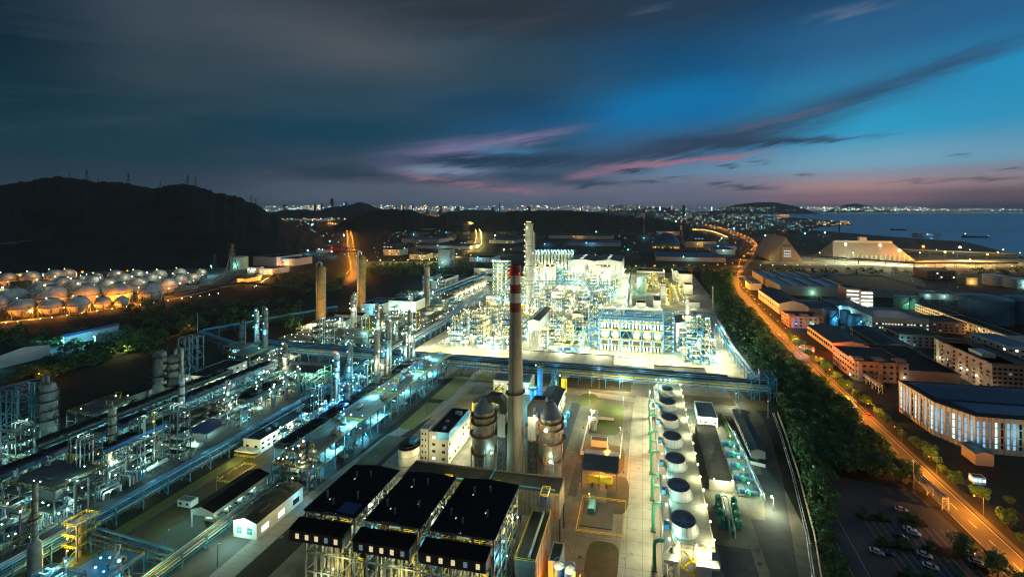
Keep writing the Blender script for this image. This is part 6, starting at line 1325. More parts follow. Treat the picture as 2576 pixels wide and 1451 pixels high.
for k in range(1, 10):
    rail(q, xa - .5, ya - .5, xb + .5, yb, 5.5 * k, 'yellow', .25, 4)
    for j in range(4): bulb(q, (xa + 2 + j * 6.5, ya - .8, 5.5 * k - 2), RN.choice(['white', 'pale', 'yellow', 'pale']), RN.uniform(.45, .8))
    if k % 2: light(q, ((xa + xb) / 2, ya - 6, 5.5 * k - 2), 'white', 2200)
for j in range(7): bulb(q, (xa + j * 3.8, ya + 2, 51.5), 'pale', 1.0)
for j in range(3): MB().lathe([(1.4, 0), (1.4, 44 - j * 5), (.01, 46 - j * 5)], 14, xa + 5 + j * 6.5, ya + 8).build('shell', 'silver', q)
# small buildings of the bright plant, from the photo
for lab, fl, fr, bk, top, kw in (
 ('white flat-roofed substation standing alone on the lit yard', (1389, 749), (1414, 749), 40, 9, dict(wall='white_wall', roof='slab_roof')),
 ('blue-grey windowed cabin left of the chimney bands', (1222, 762), (1252, 762), 14, 10, dict(wall='grey_wall', roof='cone_slate', win={'S': (2, 6, 2, 1.2, .8)})),
 ('blue-grey windowed cabin below the right office block', (1448, 776), (1484, 776), 14, 11, dict(wall='grey_wall', roof='cone_slate', win={'S': (2, 6, 2, 1.2, .4)})),
 ('white long shed with grey roof left of the chimney', (1205, 812), (1282, 814), 14, 8, dict(wall='white_wall', roof='slab_roof')),
 ('small yellow-walled cabin beside the reactor frame stair', (1440, 812), (1466, 812), 14, 10, dict(wall='cream_wall', roof='grey_roof')),
 ('small grey kiosk right of the road in the bright plant', (1523, 722), (1532, 722), 10, 9, dict(wall='grey_wall', roof='dark_roof')),
 ('dark-roofed white house on the dark lawn behind the reactor frame', (1600, 778), (1625, 778), 18, 8, dict(wall='white_wall', roof='black_roof')),
 ('white house with blue roof left of the square grey tower', (1644, 780), (1663, 780), 28, 12, dict(wall='white_wall', roof='blue_roof')),
 ('long white office with rows of dark windows at the far right corner', (1602, 695), (1672, 695), 40, 10, dict(wall='white_wall', roof='dark_roof', win={'S': (1, 14, 2.2, 2.4, 0)})),
 ('tall white hall with dark roof beside the tree belt', (1708, 727), (1741, 727), 46, 24, dict(wall='white_wall', roof='dark_roof')),
 ('white lower block in front of the tall white hall', (1722, 740), (1742, 740), 20, 14, dict(wall='white_wall', roof='dark_roof')),
 ('white block behind the tall white hall', (1694, 707), (1716, 707), 40, 18, dict(wall='white_wall', roof='blue_roof')),
 ('low grey shed right of the slim flue top', (1722, 772), (1760, 772), 14, 6, dict(wall='grey_wall', roof='grey_roof')),
 ('dark grey roofed hall behind the lamp tower', (1192, 692), (1243, 692), 60, 14, dict(wall='white_wall', roof='dark_roof', kind='gable', ridge='x', rise=3)),
 ('grey low hall in front of the dark grey roofed hall', (1192, 706), (1243, 706), 26, 9, dict(wall='grey_wall', roof='dark_roof', kind='gable', ridge='x', rise=2)),
 ('brown-roofed shed beside the lamp tower', (1190, 720), (1218, 720), 14, 7, dict(wall='cream_wall', roof='brown_clad')),
 ('control room with flat dark roof below the lit yard', (1352, 772), (1388, 772), 10, 8, dict(wall='white_wall', roof='dark_roof', win={'S': (1, 6, 2, 2, .8)}))):
    b = bpx(lab, fl, fr, bk, top, **kw); x, y = b.location[:2]; x0_, y0_ = P(*fl); light(b, (x, y0_ - 9, top * .9), 'white', 1200)
x, y = P(1614, 734); tank('mint green storage tank on the dark lawn right of the twin halls', x, y, 7.4, 23, 'mint', roof=.2); light(b, (x - 14, y - 14, 18), 'green', 5000); light(b, (x, y - 3, 31), 'pale', 1600)
x, y = P(1668, 762); q = T('brick_tower', 'square grey latticed tower beside the blue-roofed house', 'tower', (x, y, 0)); h = ZAT(712, DPT(x, y)); MB().cbox(x, y, 0, 6, 6, h).build('wall', 'grey_wall', q); mb = MB(); [mb.cbox(x, y, h * k / 8 - .2, 6.3, 6.3, .4) for k in range(1, 9)]; mb.build('band', 'slab_roof', q); light(q, (x + 3, y - 12, 16), 'white', 2200)
(xa, ya), (xb, yb) = P(1575, 785, 9), P(1588, 690, 9); rack('conveyor', 'long dark covered conveyor running straight back beside the plant road', [(xa, ya), (xb - 2, yb)], [6, 8], 4, 14, [(1, 0, 1.5, 'blue_roof')], 'steel_teal', cat='conveyor', tray=False)
rack('pipe_rack', 'blue pipe rack in front of the two white office blocks', [(-172, 640), (-88, 652), (-60, 656)], [7, 11], 6, 10, [(0, -1.5, .5, 'pipe_blue'), (0, 1, .5, 'pipe_pale'), (1, -1, .5, 'steel_grey'), (1, 1.4, .6, 'pipe_blue')], 'steel_blue')
rack('pipe_rack', 'blue rack crossing from the reactor stair to the unit right of the chimney', [(-84, 404), (-48, 402)], [7, 11, 15], 6, 9, [(0, -1.5, .5, 'pipe_blue'), (1, 0, .5, 'yellow'), (2, 1, .5, 'pipe_blue'), (2, -1.4, .4, 'yellow')], 'steel_blue')
rack('pipe_rack', 'thin blue rack behind the lit yard', [(-120, 520), (-74, 528)], [6, 9], 4, 9, [(0, 0, .5, 'pipe_blue'), (1, 0, .4, 'pipe_pale')], 'steel_blue')
rack('pipe_rack', 'blue rack behind the reactor frame', [(-44, 430), (28, 430)], [7, 11], 5, 9, [(0, -1, .5, 'pipe_blue'), (1, 0, .5, 'pipe_pale'), (1, 1.4, .4, 'pipe_blue')], 'steel_blue')
rack('pipe_rack', 'rack running from the yellow-lit unit back to the lamp tower', [(-112, 470), (-150, 520), (-196, 570)], [7, 11], 5, 10, [(0, 0, .5, 'silver'), (1, 1, .5, 'pipe_pale'), (1, -1, .4, 'pipe_blue')], 'steel_blue')
x, y = P(1793, 780); q = T('lattice_mast', 'white lattice radio mast standing in the tree belt', 'mast', (x, y, 0)); h = ZAT(720, DPT(x, y)); mb = MB()
for a in (0, 2.09, 4.19): mb.beam((x + 1.4 * math.cos(a), y + 1.4 * math.sin(a), 0), (x + .4 * math.cos(a), y + .4 * math.sin(a), h), .25)
for k in range(14): mb.beam((x - 1.2, y, h * k / 14), (x + .9, y, h * (k + 1) / 14), .15)
mb.build('mast', 'white_wall', q); MB().cbox(x, y, h * .9, 1.6, 1.6, 2).build('antenna', 'white_wall', q)
# area floodlights on masts over the yards
rr = random.Random(5); i = 0
for (x, y, p) in [(-195 + 32 * k, 337 + (k % 2) * 3, 2600) for k in range(8)] + [(60, 340, 2400), (70, 372, 2000), (-40, 345, 1800), (72, 420, 1200), (-150, 480, 2400), (-120, 545, 2600), (-95, 560, 2600), (-78, 540, 2200), (-125, 600, 2600), (-100, 640, 2600), (-22, 520, 2400), (-24, 570, 2400), (-27, 620, 2400), (-28, 670, 2400), (-31, 730, 2400), (-33, 790, 2400), (0, 700, 1000), (20, 620, 900), (50, 520, 900), (-160, 600, 2400), (-230, 520, 1400), (-240, 600, 1400), (-232, 640, 1400), (-120, 660, 2400), (40, 790, 900), (70, 760, 900)]:
    lamp_post('yard floodlight mast in the bright plant, {} from the left', x, y, 13, 'white', p * 4.8, .6, rr.uniform(0, 6), 'yard floodlight masts', .6 if y > 450 else .4, 'floodlight', 'floodlight_mast')
# ---------------------------------------------------------------- sphere tank farm on the left
PK = 4.0
SPH = [(70, 1045, 68), (275, 1035, 70), (485, 1020, 70), (595, 1005, 60), (200, 1290, 92), (450, 1282, 82), (690, 1262, 80), (905, 1248, 60), (1072, 1240, 54),
 (110, 1222, 118), (445, 1200, 116), (755, 1176, 104), (1045, 1160, 98), (1325, 1152, 92), (1468, 1098, 78), (1570, 1056, 68), (1690, 1036, 54), (1772, 990, 42),
 (380, 1136, 98), (668, 1120, 92), (945, 1100, 80), (1208, 1090, 78), (1328, 1048, 70), (545, 1092, 78), (825, 1068, 74), (1085, 1052, 70), (1208, 1016, 62), (1400, 1010, 58), (1582, 988, 48), (1022, 1012, 58), (845, 1030, 48), (-90, 1270, 110), (730, 1060, 55)]
mesh0 = None
for zx, zy, zr in SPH:
    px, py, pr = zx / 3.5, zy / 3.5 + 404.8, zr / 3.9; x, y = P(px, py + pr * 1.12); d = DPT(x, y); r = pr * d / F
    q = T('sphere_tank', 'spherical gas tank on legs in the orange-lit tank farm, {} from the left', 'sphere tank', (x, y, 0), 'spherical gas tanks'); zc = r * 1.12
    if mesh0 is None:
        ob = MB().sphere((0, 0, 0), 1.0, 24, 16).build('shell', 'white_paint'); lg = MB().lathe([(.05, -1.1), (.05, -.1)], 6).build('leg', 'steel_grey')
        hp = MB()
        for a in range(6): hp.path([(1.005 * math.cos(a * math.pi / 6) * math.cos(t * .2618), 1.005 * math.sin(a * math.pi / 6) * math.cos(t * .2618), 1.005 * math.sin(t * .2618)) for t in range(24)], .006, 4, False)
        hp.path([(1.03 * math.cos(t * .2618), 1.03 * math.sin(t * .2618), 0) for t in range(25)], .02, 4, False); hp = hp.build('seam', 'rust')
        stp = MB().path([(.2 + 1.0 * math.cos(-2.6 + t * .08), 1.15 * math.sin(-2.6 + t * .08), -1.1 + t * .088) for t in range(24)], .035, 5, False).build('spiral_stair', 'steel_grey'); tp = MB().lathe([(.28, .98), (.28, 1.06), (.01, 1.06)], 12).build('top_platform', 'steel_grey')
        mesh0 = [(o.name, o.data) for o in (ob, hp, stp, tp)]; LEG = lg.data; [bpy.data.objects.remove(o) for o in (ob, lg, hp, stp, tp)]
    for nm, me in mesh0:
        o = bpy.data.objects.new(nm, me); COL.objects.link(o); o.parent = q; o.location = (0, 0, zc); o.scale = (r, r, r)
    for a in range(8):
        o = bpy.data.objects.new('leg', LEG); COL.objects.link(o); o.parent = q; o.location = (r * .93 * math.cos(a * .785 + .3), r * .93 * math.sin(a * .785 + .3), zc); o.scale = (r, r, r)
    front = zy > 1150 or zx < 640 and zy < 1060
    bulb(q, (x + RN.uniform(-.4, .4) * r, y - r * .5, zc + r * 1.12), 'white' if RN.random() < .6 else 'pale', r * .06)
    light(q, (x + r * .4, y - r * 1.5, 3.5), 'orange' if front or RN.random() < .2 else 'pale', 2200 if front else 480)
    if zy < 1150: light(q, (x + r * 1.2, y - r * .3, zc + r * .7), 'white' if zx > 700 else 'amber', 260); bulb(q, (x + r * 1.15, y - r * .6, zc - r * .2), 'white', r * .06)
for px, pb, pt, w, m in ((54, 732, 708, 33, 'ochre'), (24, 738, 722, 22, 'white_wall'), (6, 742, 726, 16, 'white_wall'), (110, 705, 688, 20, 'tank_white'), (53, 706, 688, 22, 'tank_white'), (602, 676, 646, 36, 'mint')):
    x, y = P(px, pb); d = DPT(x, y); q = tank('storage tank in the sphere tank farm, {} from the left', x, y, w / 2 * d / F, ZAT(pt, d), m, group='cylinder tanks of the tank farm'); light(q, (x + 8, y - w * .6 * d / F, 9), 'amber' if px < 100 else 'pale', 1300); bulb(q, (x + 4, y - w * .52 * d / F, 3), 'white', .9)
def line_lamps(lab, pts, n, kind, h, pw, grp, r, every=1, arm=2.0, az=0.0, off=0.0):
    W_ = [P(*p) for p in pts]; ls = [math.hypot(b[0] - a[0], b[1] - a[1]) for a, b in zip(W_, W_[1:])]; tot = sum(ls)
    ys = [p[1] for p in pts]
    for i in range(n):
        s = (i + .5) / n   # even along the photo so that far lamps stand as dense as they look
        k = s * (len(pts) - 1); j = min(int(k), len(pts) - 2); t = k - j; px = pts[j][0] + (pts[j + 1][0] - pts[j][0]) * t; py = pts[j][1] + (pts[j + 1][1] - pts[j][1]) * t
        x, y = P(px, py); d = DPT(x, y); lamp_post(lab, x + off, y, h, kind, pw * max(1, (d / 500) ** 1.2) if i % every == 0 else 0, arm, az, grp, max(r, r * d / 420))
line_lamps('orange lamp beside the tank farm road, {} from the left', [(20, 806), (130, 795), (300, 770), (457, 745)], 9, 'orange', 9, 5500, 'orange lamps of the tank farm road', .3, 1, 1, 1.2)
line_lamps('white guard lamp on the tank farm fence, {} from the left', [(0, 822), (130, 806), (300, 781), (457, 757), (560, 742)], 18, 'white', 3.5, 30, 'white fence lamps of the tank farm', .34, 20, .4)
line_lamps('orange lamp on the ramp road right of the tank farm, {} from the left', [(640, 716), (662, 702), (690, 684), (722, 666)], 9, 'orange', 8, 3600, 'orange lamps of the ramp road', .65, 1, 1, -.6)
line_lamps('small white light on the ramp fence, {} from the left', [(638, 726), (676, 700)], 9, 'white', 2, 20, 'white lights of the ramp fence', .3, 20, .2)
for px, pb, pt, k, pw in ((209, 705, 684, 'orange', 9000), (322, 702, 681, 'orange', 6000), (532, 694, 669, 'cyan', 9000)):
    x, y = P(px, pb); d = DPT(x, y); lamp_post({209: 'tall orange floodlight mast behind the tank farm', 322: 'distant orange floodlight mast behind the middle spheres', 532: 'cyan floodlight mast at the right end of the tank farm'}[px], x, y, ZAT(pt, d), k, pw, .8, 4.5, None, 1.8, 'floodlight', 'floodlight_mast')
for lab, fl, fr, bk, top, kw, lt in (
 ('long cyan-lit white warehouse at the left edge', (-60, 925), (150, 890), 30, 10, dict(wall='white_wall', roof='dark_roof', kind='gable', ridge='x', rise=3), 'cyan'),
 ('grey warehouse with blue side beside the cyan-lit one', (158, 872), (178, 868), 40, 9, dict(wall='grey_wall', roof='blue_roof', kind='gable', rise=2), 'cyan'),
 ('low cyan-lit shed among dark trees at left', (240, 862), (286, 850), 20, 6, dict(wall='grey_wall', roof='teal_roof'), 'cyan'),
 ('orange-lit wall shed at the ramp', (615, 712), (660, 700), 30, 7, dict(wall='cream_wall', roof='brown_clad'), 'orange'),
 ('flat-roofed barrack left of the ramp lamps', (637, 668), (706, 668), 70, 20, dict(wall='grey_wall', roof='dark_roof'), None),
 ('white workshop with blue roof left of the ramp', (652, 690), (690, 690), 40, 11, dict(wall='white_wall', roof='blue_roof'), 'white'),
 ('small lit gatehouse right of the mint tank', (622, 686), (648, 686), 18, 10, dict(wall='white_wall', roof='dark_roof', win={'S': (2, 4, 2, 2, .6)}), 'white')):
    b = bpx(lab, fl, fr, bk, top, **kw); x0_, y0_ = P(*fl); x1_, _ = P(*fr)
    if lt:
        for k in range(3): light(b, (x0_ + (x1_ - x0_) * (k + .5) / 3, y0_ - 6, 6), lt, {'orange': 900, 'white': 300}.get(lt, 1500)); bulb(b, (x0_ + (x1_ - x0_) * (k + .5) / 3, y0_ - .6, 6), lt if lt != 'cyan' else 'pale', .5)
rack('pipe_rack', 'orange-lit pipe rack skirting the front of the tank farm', [P(10, 800), P(300, 762), P(520, 726), P(560, 700), P(590, 684)], [4, 7], 6, 24, [(0, -1, .5, 'pipe_pale'), (0, 1, .4, 'silver'), (1, 0, .5, 'silver'), (1, 1.6, .4, 'rust')], 'steel_grey')
rack('conveyor', 'dark covered conveyor crossing in front of the ramp', [P(500, 738), P(612, 726), P(750, 738)], [5, 8], 4, 24, [(1, 0, 1.6, 'steel_grey')], 'steel_dark', cat='conveyor')
def pylon(lab, px, pb, pt, grp=None, m='steel_grey'):
    x, y = P(px, pb); d = DPT(x, y); h = ZAT(pt, d); pylon_at(lab, x, y, 0, h, grp, m)
def pylon_at(lab, x, y, z, h, grp=None, m='steel_grey'):
    q = T('pylon', lab, 'pylon', (x, y, z), grp); w = h * .11; mb = MB(); n = 7; b = max(.25, h * .012)
    def wd(t): return w * (1 - t) ** 1.3 + h * .012
    for sx in (-1, 1):
        for sy in (-1, 1):
            for k in range(n): t0, t1 = k / n, (k + 1) / n; mb.beam((x + sx * wd(t0), y + sy * wd(t0), z + h * t0), (x + sx * wd(t1), y + sy * wd(t1), z + h * t1), b)
    for k in range(n): t0, t1 = k / n, (k + 1) / n; [mb.beam((x - wd(t0), y + sy * wd(t0), z + h * t0), (x + wd(t1), y + sy * wd(t1), z + h * t1), b * .6).beam((x + wd(t0), y + sy * wd(t0), z + h * t0), (x - wd(t1), y + sy * wd(t1), z + h * t1), b * .6) for sy in (-1, 1)]
    mb.build('lattice', m, q)
    for t in (.7, .83, .96): MB().beam((x - h * .16, y, z + h * t), (x + h * .16, y, z + h * t), b * 1.2).build('cross_arm', m, q)
for i, (px, pb, pt) in enumerate(((584, 692, 612), (540, 676, 636), (671, 585, 546), (684, 582, 548), (655, 560, 522), (590, 552, 520), (634, 578, 550), (565, 549, 527), (1046, 672, 601), (1168, 650, 625), (526, 530, 505))):
    x, y = P(px, max(pb, 590)); d = DPT(x, y); z = max(0, ZAT(pb, d)); pylon_at('lattice power pylon before the hills, {} from the left', x, y, z - 1, ZAT(pt, d) - z, 'power pylons below the hills')
for px, pb, pt in ((175, 446, 434), (218, 449, 426), (323, 460, 436), (403, 470, 456), (472, 461, 441), (492, 464, 446), (632, 508, 492), (643, 514, 499), (247, 456, 446)):
    d = 1690.; a = (px - CX) / F; pylon_at('tiny pylon on the skyline of the dark hill, {} from the left', d * (a * CP - SP), d * (a * SP + CP), ZAT(pb, d) - 6, (pb - pt) * d / F + 6, 'skyline pylons', 'steel_dark')
# ---------------------------------------------------------------- industrial estate and sheds on the right
PK = 4.0
APT = dict(wall='pink_wall', roof='dark_roof', lit='lit_dim', par=.9)
for lab, fl, fr, bk, top, kw, lts in (
 ('far block of the saw-striped factory with blue rooflights', (1920, 716), (2034, 716), 70, 13, dict(wall='grey_wall', roof='dark_roof'), ()),
 ('near block of the saw-striped factory with blue rooflights', (1963, 742), (2113, 742), 75, 14, dict(wall='grey_wall', roof='dark_roof'), (('green', .5, 700),)),
 ('small flat white house beside the saw-striped factory', (1885, 729), (1914, 729), 26, 10, dict(wall='white_wall', roof='dark_roof'), ()),
 ('white gabled warehouse with teal roof by the orange road', (1960, 790), (2024, 790), (1911, 728), 13, dict(wall='white_wall', roof='teal_roof', kind='gable', rise=4, win={'W': (1, 12, 3, 2.5, 0)}), ()),
 ('huge dark-roofed hall behind the white-lit flats', (2150, 746), (2330, 746), 130, 12, dict(wall='grey_wall', roof='black_roof'), (('pale', .9, 300),)),
 ('teal-roofed hall joined to the white gabled warehouse', (2035, 800), (2105, 800), 48, 12, dict(wall='grey_wall', roof='teal_roof', kind='gable', ridge='x', rise=2), ()),
 ('teal-roofed hall behind the blue-lit silos', (2106, 800), (2172, 800), 46, 14, dict(wall='grey_wall', roof='teal_roof'), (('cyan', .3, 2200),)),
 ('lower white-lit block of flats', (2130, 776), (2160, 776), 24, 26, dict(wall='pink_wall', roof='dark_roof', win={'S': (5, 3, 5, 2, .9)}, lit='lit_white'), (('pale', .5, 2500),)),
 ('taller white-lit block of flats', (2166, 780), (2194, 780), 18, 25, dict(wall='pink_wall', roof='dark_roof', win={'S': (5, 2, 6, 2.4, 1)}, lit='lit_white'), (('pale', .5, 2500),)),
 ('long cream office with two rows of lit windows and blue roof', (2194, 832), (2322, 832), 50, 14, dict(wall='cream_wall', roof='blue_roof', win={'S': (2, 18, 1.6, 1.5, .85, 2, 10), 'W': (2, 8, 1.6, 1.4, .3, 2, 10)}, lit='lit_soft'), ()),
 ('dark gabled warehouse with red-lit gable front', (2094, 886), (2178, 886), (2030, 818), 8.5, dict(wall='cream_wall', roof='teal_roof', kind='gable', rise=2.2, win={'W': (1, 12, 3, 2.6, 0)}), (('red', .1, 700), ('red', -.12, 900))),
 ('dark gabled warehouse right of the red-lit one', (2219, 891), (2288, 891), (2138, 822), 8.5, dict(wall='cream_wall', roof='teal_roof', kind='gable', rise=2.2, win={'W': (1, 12, 3, 2.6, 0)}), ()),
 ('small red-lit gatehouse by the orange road', (2022, 886), (2048, 886), 8, 3.5, dict(wall='cream_wall', roof='red_paint', win={'S': (1, 3, 1.6, 1.4, .8)}), (('blue', -.4, 700), ('red', .8, 1200))),
 ('pink three-storey flats behind the red-lit warehouse', (1985, 824), (2064, 824), 24, 12, dict(APT, win={'S': (3, 7, 2.4, 1.6, .2), 'W': (3, 3, 2, 1.5, .3)}), (('blue', .2, 500), ('pale', .7, 300))),
 ('pink three-storey flats with stepped roof by the road bend', (2150, 957), (2272, 957), (2112, 872), 14, dict(APT, win={'S': (3, 8, 2.2, 1.5, .12), 'W': (3, 9, 2.2, 1.5, .15)}), (('pale', -.1, 260), ('white', .9, 200))),
 ('dim pink flats right of the twin gabled warehouses', (2262, 872), (2358, 872), 26, 11, dict(APT, win={'S': (3, 7, 2.2, 1.5, .1), 'W': (3, 4, 2, 1.5, .3)}), (('cyan', .05, 700),)),
 ('dim pink flats behind the long cream office', (2330, 836), (2418, 836), 28, 11, dict(APT, win={'S': (3, 7, 2.2, 1.5, .05)}), ()),
 ('dark flat-roofed block behind the pilastered factory', (2285, 964), (2400, 964), 60, 9, dict(wall='pink_wall', roof='black_roof'), ()),
 ('dark low block right of the stepped flats', (2410, 900), (2480, 900), 30, 8, dict(wall='grey_wall', roof='black_roof'), (('white', .3, 260),)),
 ('pink six-storey flats standing end-on right of the factory', (2496, 992), (2610, 992), 50, 20, dict(APT, win={'S': (6, 10, 2, 1.5, .12), 'W': (6, 8, 2, 1.5, .2)}), (('white', -.1, 250),)),
 ('pink-walled villa on the far yard edge', (2333, 702), (2396, 702), 40, 15, dict(wall='pink_wall', roof='dark_roof', win={'S': (2, 7, 2.4, 2, .1)}), ()),
 ('long low dark shed behind the white-lit flats', (2050, 712), (2130, 712), 60, 10, dict(wall='grey_wall', roof='teal_roof'), ()),
 ('grey low hall in front of the villa', (2310, 752), (2424, 752), 40, 8, dict(wall='grey_wall', roof='dark_roof'), (('pale', .5, 500),)),
 ('small amber-lit block left of the white round tanks', (2430, 716), (2456, 716), 14, 12, dict(wall='cream_wall', roof='dark_roof'), (('amber', .5, 1200),)),
 ('white-walled workshop at the right edge below the blue tanks', (2536, 905), (2600, 905), 40, 11, dict(wall='white_wall', roof='blue_roof', win={'W': (2, 6, 2, 1.6, .3), 'S': (2, 5, 2, 1.6, .3)}), ())):
    b = bpx(lab, fl, fr, bk, top, **kw); (x0_, y0_), (x1_, _) = P(*fl), P(*fr)
    for k, t, pw in lts: light(b, (x0_ + (x1_ - x0_) * t, y0_ - 5, 5), k, pw); bulb(b, (x0_ + (x1_ - x0_) * t, y0_ - 1.2, 5), k, .5)
    if 'saw-striped' in lab:
        yb = y0_ + (70 if 'far' in lab else 75)
        for k in range(4):
            xx = x0_ + (x1_ - x0_) * (k + .35) / 4; w_ = (x1_ - x0_) / 11; MB().box(xx - w_, y0_ + 4, top + .13, xx + w_, yb - 4, top + .5).build('rooflight', 'pipe_blue', b)
            MB().box(xx + w_ * 1.3, y0_ + 2, top + .12, xx + w_ * 2.0, yb - 2, top + 2.2).build('roof_monitor', 'cream_wall', b)
    if 'stepped' in lab or 'pink three' in lab:
        for k in range(3): MB().cbox(x0_ + (x1_ - x0_) * (k * .4 + .1), y0_ + 5, top + .15, 7, 6, 2).build('roof_hut', 'pink_wall', b); MB().box(x0_ + (x1_ - x0_) * (k * .38 + .05), y0_ - 1.6, 0, x0_ + (x1_ - x0_) * (k * .38 + .13), y0_ - .05, top + .6).build('stair_bay', 'pink_wall', b)
E0, E1, N0, N1 = 240, 257, 326, 382; b = bld('long pink six-storey flats seen along its lamp-lit west front', E0, N0, E1, N1, 20, win={'W': (6, 13, 2.2, 1.6, .25), 'S': (6, 4, 2, 1.5, .1)}, **APT)
for k in range(5): MB().box(E0 - 1.6, N0 + 2 + k * 11.5, 0, E0 - .05, N0 + 5 + k * 11.5, 21).build('stair_bay', 'cream_wall', b)
for y in (336, 350, 372): light(b, (E0 - 6, y, 7), 'white', 420); bulb(b, (E0 - 2, y, 8), 'pale', .5)
MB().cbox(248, 345, 20.1, 9, 12, 3).build('roof_hut', 'grey_wall', b)
for lab, a, c, w_, kk in (('long white two-storey dormitory row, farther part', (2300, 782), (2395, 812), 14, 'amber'), ('long white two-storey dormitory row, nearer part', (2396, 812), (2520, 868), 14, 'amber')):
    (xa, ya), (xb, yb) = P(*a), P(*c); y0_, y1_ = min(ya, yb), max(ya, yb); xm = (xa + xb) / 2
    b = bld(lab, xm - 2, y0_, xm + w_, y1_, 9, wall='white_wall', roof='black_roof', win={'W': (2, 14, 2, 1.6, .1)})
    for k in range(4): light(b, (xm - 9, y0_ + (y1_ - y0_) * (k + .5) / 4, 5), kk, 600)
for i, (px, pb, pt, w, m, lt) in enumerate(((2479, 806, 748, 100, 'tank_blue', ('white', 0)), (2592, 812, 752, 104, 'tank_blue', ('white', 0)), (2267, 775, 745, 32, 'tank_teal', ('green', 500)), (2301, 777, 746, 32, 'tank_teal', ('white', 0)), (2503, 716, 692, 46, 'tank_white', ('pale', 2600)), (2552, 722, 700, 48, 'tank_white', ('pale', 1500)), (2088, 814, 777, 34, 'tank_blue', ('cyan', 1600)), (2126, 814, 780, 22, 'tank_blue', ('cyan', 1600)), (2150, 822, 792, 30, 'tank_blue', ('cyan', 600)))):
    x, y = P(px, pb); d = DPT(x, y); q = tank(('large dark blue oil tank, the one wholly in the picture', 'large dark blue oil tank cut by the right edge', 'teal tank left of its twin', 'dark teal tank right of its twin', 'white round tank nearer the villa', 'white round tank nearer the right edge', 'broad blue silo left of the cyan glare', 'slim blue silo at the cyan glare', 'squat blue silo beside the long cream office')[i], x, y, w / 2 * d / F, ZAT(pt, d), m, roof=.12 if w > 60 else .06)
    if lt[1]: light(q, (x + 3, y - w * .55 * d / F - 3, 7), lt[0], lt[1]); bulb(q, (x + 3, y - w * .52 * d / F - .6, 8), lt[0], .6)
x, y = P(2114, 800); lamp_post('glaring cyan floodlight between the blue silos', x, y, 14, 'cyan', 3500, .5, 4.5, None, 1.3, 'floodlight', 'floodlight_mast')
# pilastered factory
A, B_, C_, D_, E_ = (160.8, 286), (162.6, 259), (172.6, 244.5), (232, 244), (236, 286); q = T('factory_hall', 'cream factory hall with tall lit slot windows and blue striped roof', 'factory', (190, 262, 0)); hh = 19
MB().prism([A, B_, C_, D_, E_], 0, hh).build('wall', 'cream_wall', q)
MB().prism([(A[0] - .3, A[1]), (B_[0] - .3, B_[1] - .2), (C_[0] - .3, C_[1] - .4), (D_[0] + .3, D_[1] - .4), (E_[0] + .3, E_[1] + .3), (A[0] - .3, A[1] + .3)], hh + .003, hh + .7).build('parapet', 'black_roof', q)
MB().sheet([(A[0] + 3, A[1] - 2), (B_[0] + 4, B_[1] + 3), (B_[0] + 66, B_[1] + 3), (A[0] + 70, A[1] - 2)], hh + .74).build('roof_panel', 'blue_roof', q); MB().sheet([(C_[0] + 3, C_[1] + 3), (D_[0], D_[1] + 3), (D_[0], 259), (B_[0] + 8, 259)], hh + .74).build('roof_panel', 'blue_roof', q)
mb = MB()
for k in range(24): mb.box(168 + k * 2.9, 262.5, hh + .75, 168.2 + k * 2.9, 283.5, hh + 1.0)
mb.build('roof_seam', 'teal_roof', q)
def wall_windows(a, c, n, share):
    l = math.hypot(c[0] - a[0], c[1] - a[1]); rz = math.atan2(c[1] - a[1], c[0] - a[0]); nx, ny = math.sin(rz), -math.cos(rz)
    for k in range(n):
        t = (k + .5) / n; x, y = a[0] + (c[0] - a[0]) * t + nx * .05, a[1] + (c[1] - a[1]) * t + ny * .05
        part_box(q, 'window', ('lit_blue', 'lit_cyan', 'lit_blue', 'lit_dim', 'lit_blue')[(k * 3 + n) % 5] if (k * 7) % 10 < share * 10 else 'window_dark', (x, y, 9.6), (l / n * .36, .2, 13.5), rz)
        for z in (5.2, 9.0, 13.4): part_box(q, 'window_bar', 'cream_wall', (x + nx * .08, y + ny * .08, z), (l / n * .4, .2, .5), rz)
        part_box(q, 'pilaster', 'cream_wall', (a[0] + (c[0] - a[0]) * k / n + nx * .2, a[1] + (c[1] - a[1]) * k / n + ny * .2, hh / 2), (l / n * .3, .5, hh), rz)
wall_windows(A, B_, 11, .75); wall_windows(B_, C_, 7, 1.0); wall_windows(C_, D_, 22, .8)
bld('low annex with teal roof leaning on the pilastered factory', 164, 232, 172, 241, 6, 'annex', 'annex', wall='cream_wall', roof='teal_roof', kind='gable', ridge='y', rise=1)
light(q, (168, 240, 12), 'cyan', 160); light(q, (158, 256, 12), 'cyan', 160); light(q, (190, 240, 12), 'cyan', 200)
b = bld('little lit guard hut at the factory gate', 152, 216, 157, 219, 3, 'hut', 'guard_hut', wall='white_wall', roof='dark_roof', par=.1, win={'S': (1, 3, 1, 1.2, 1), 'W': (1, 2, 1, 1.2, 1)}); light(b, (153, 214, 3), 'cyan', 90)
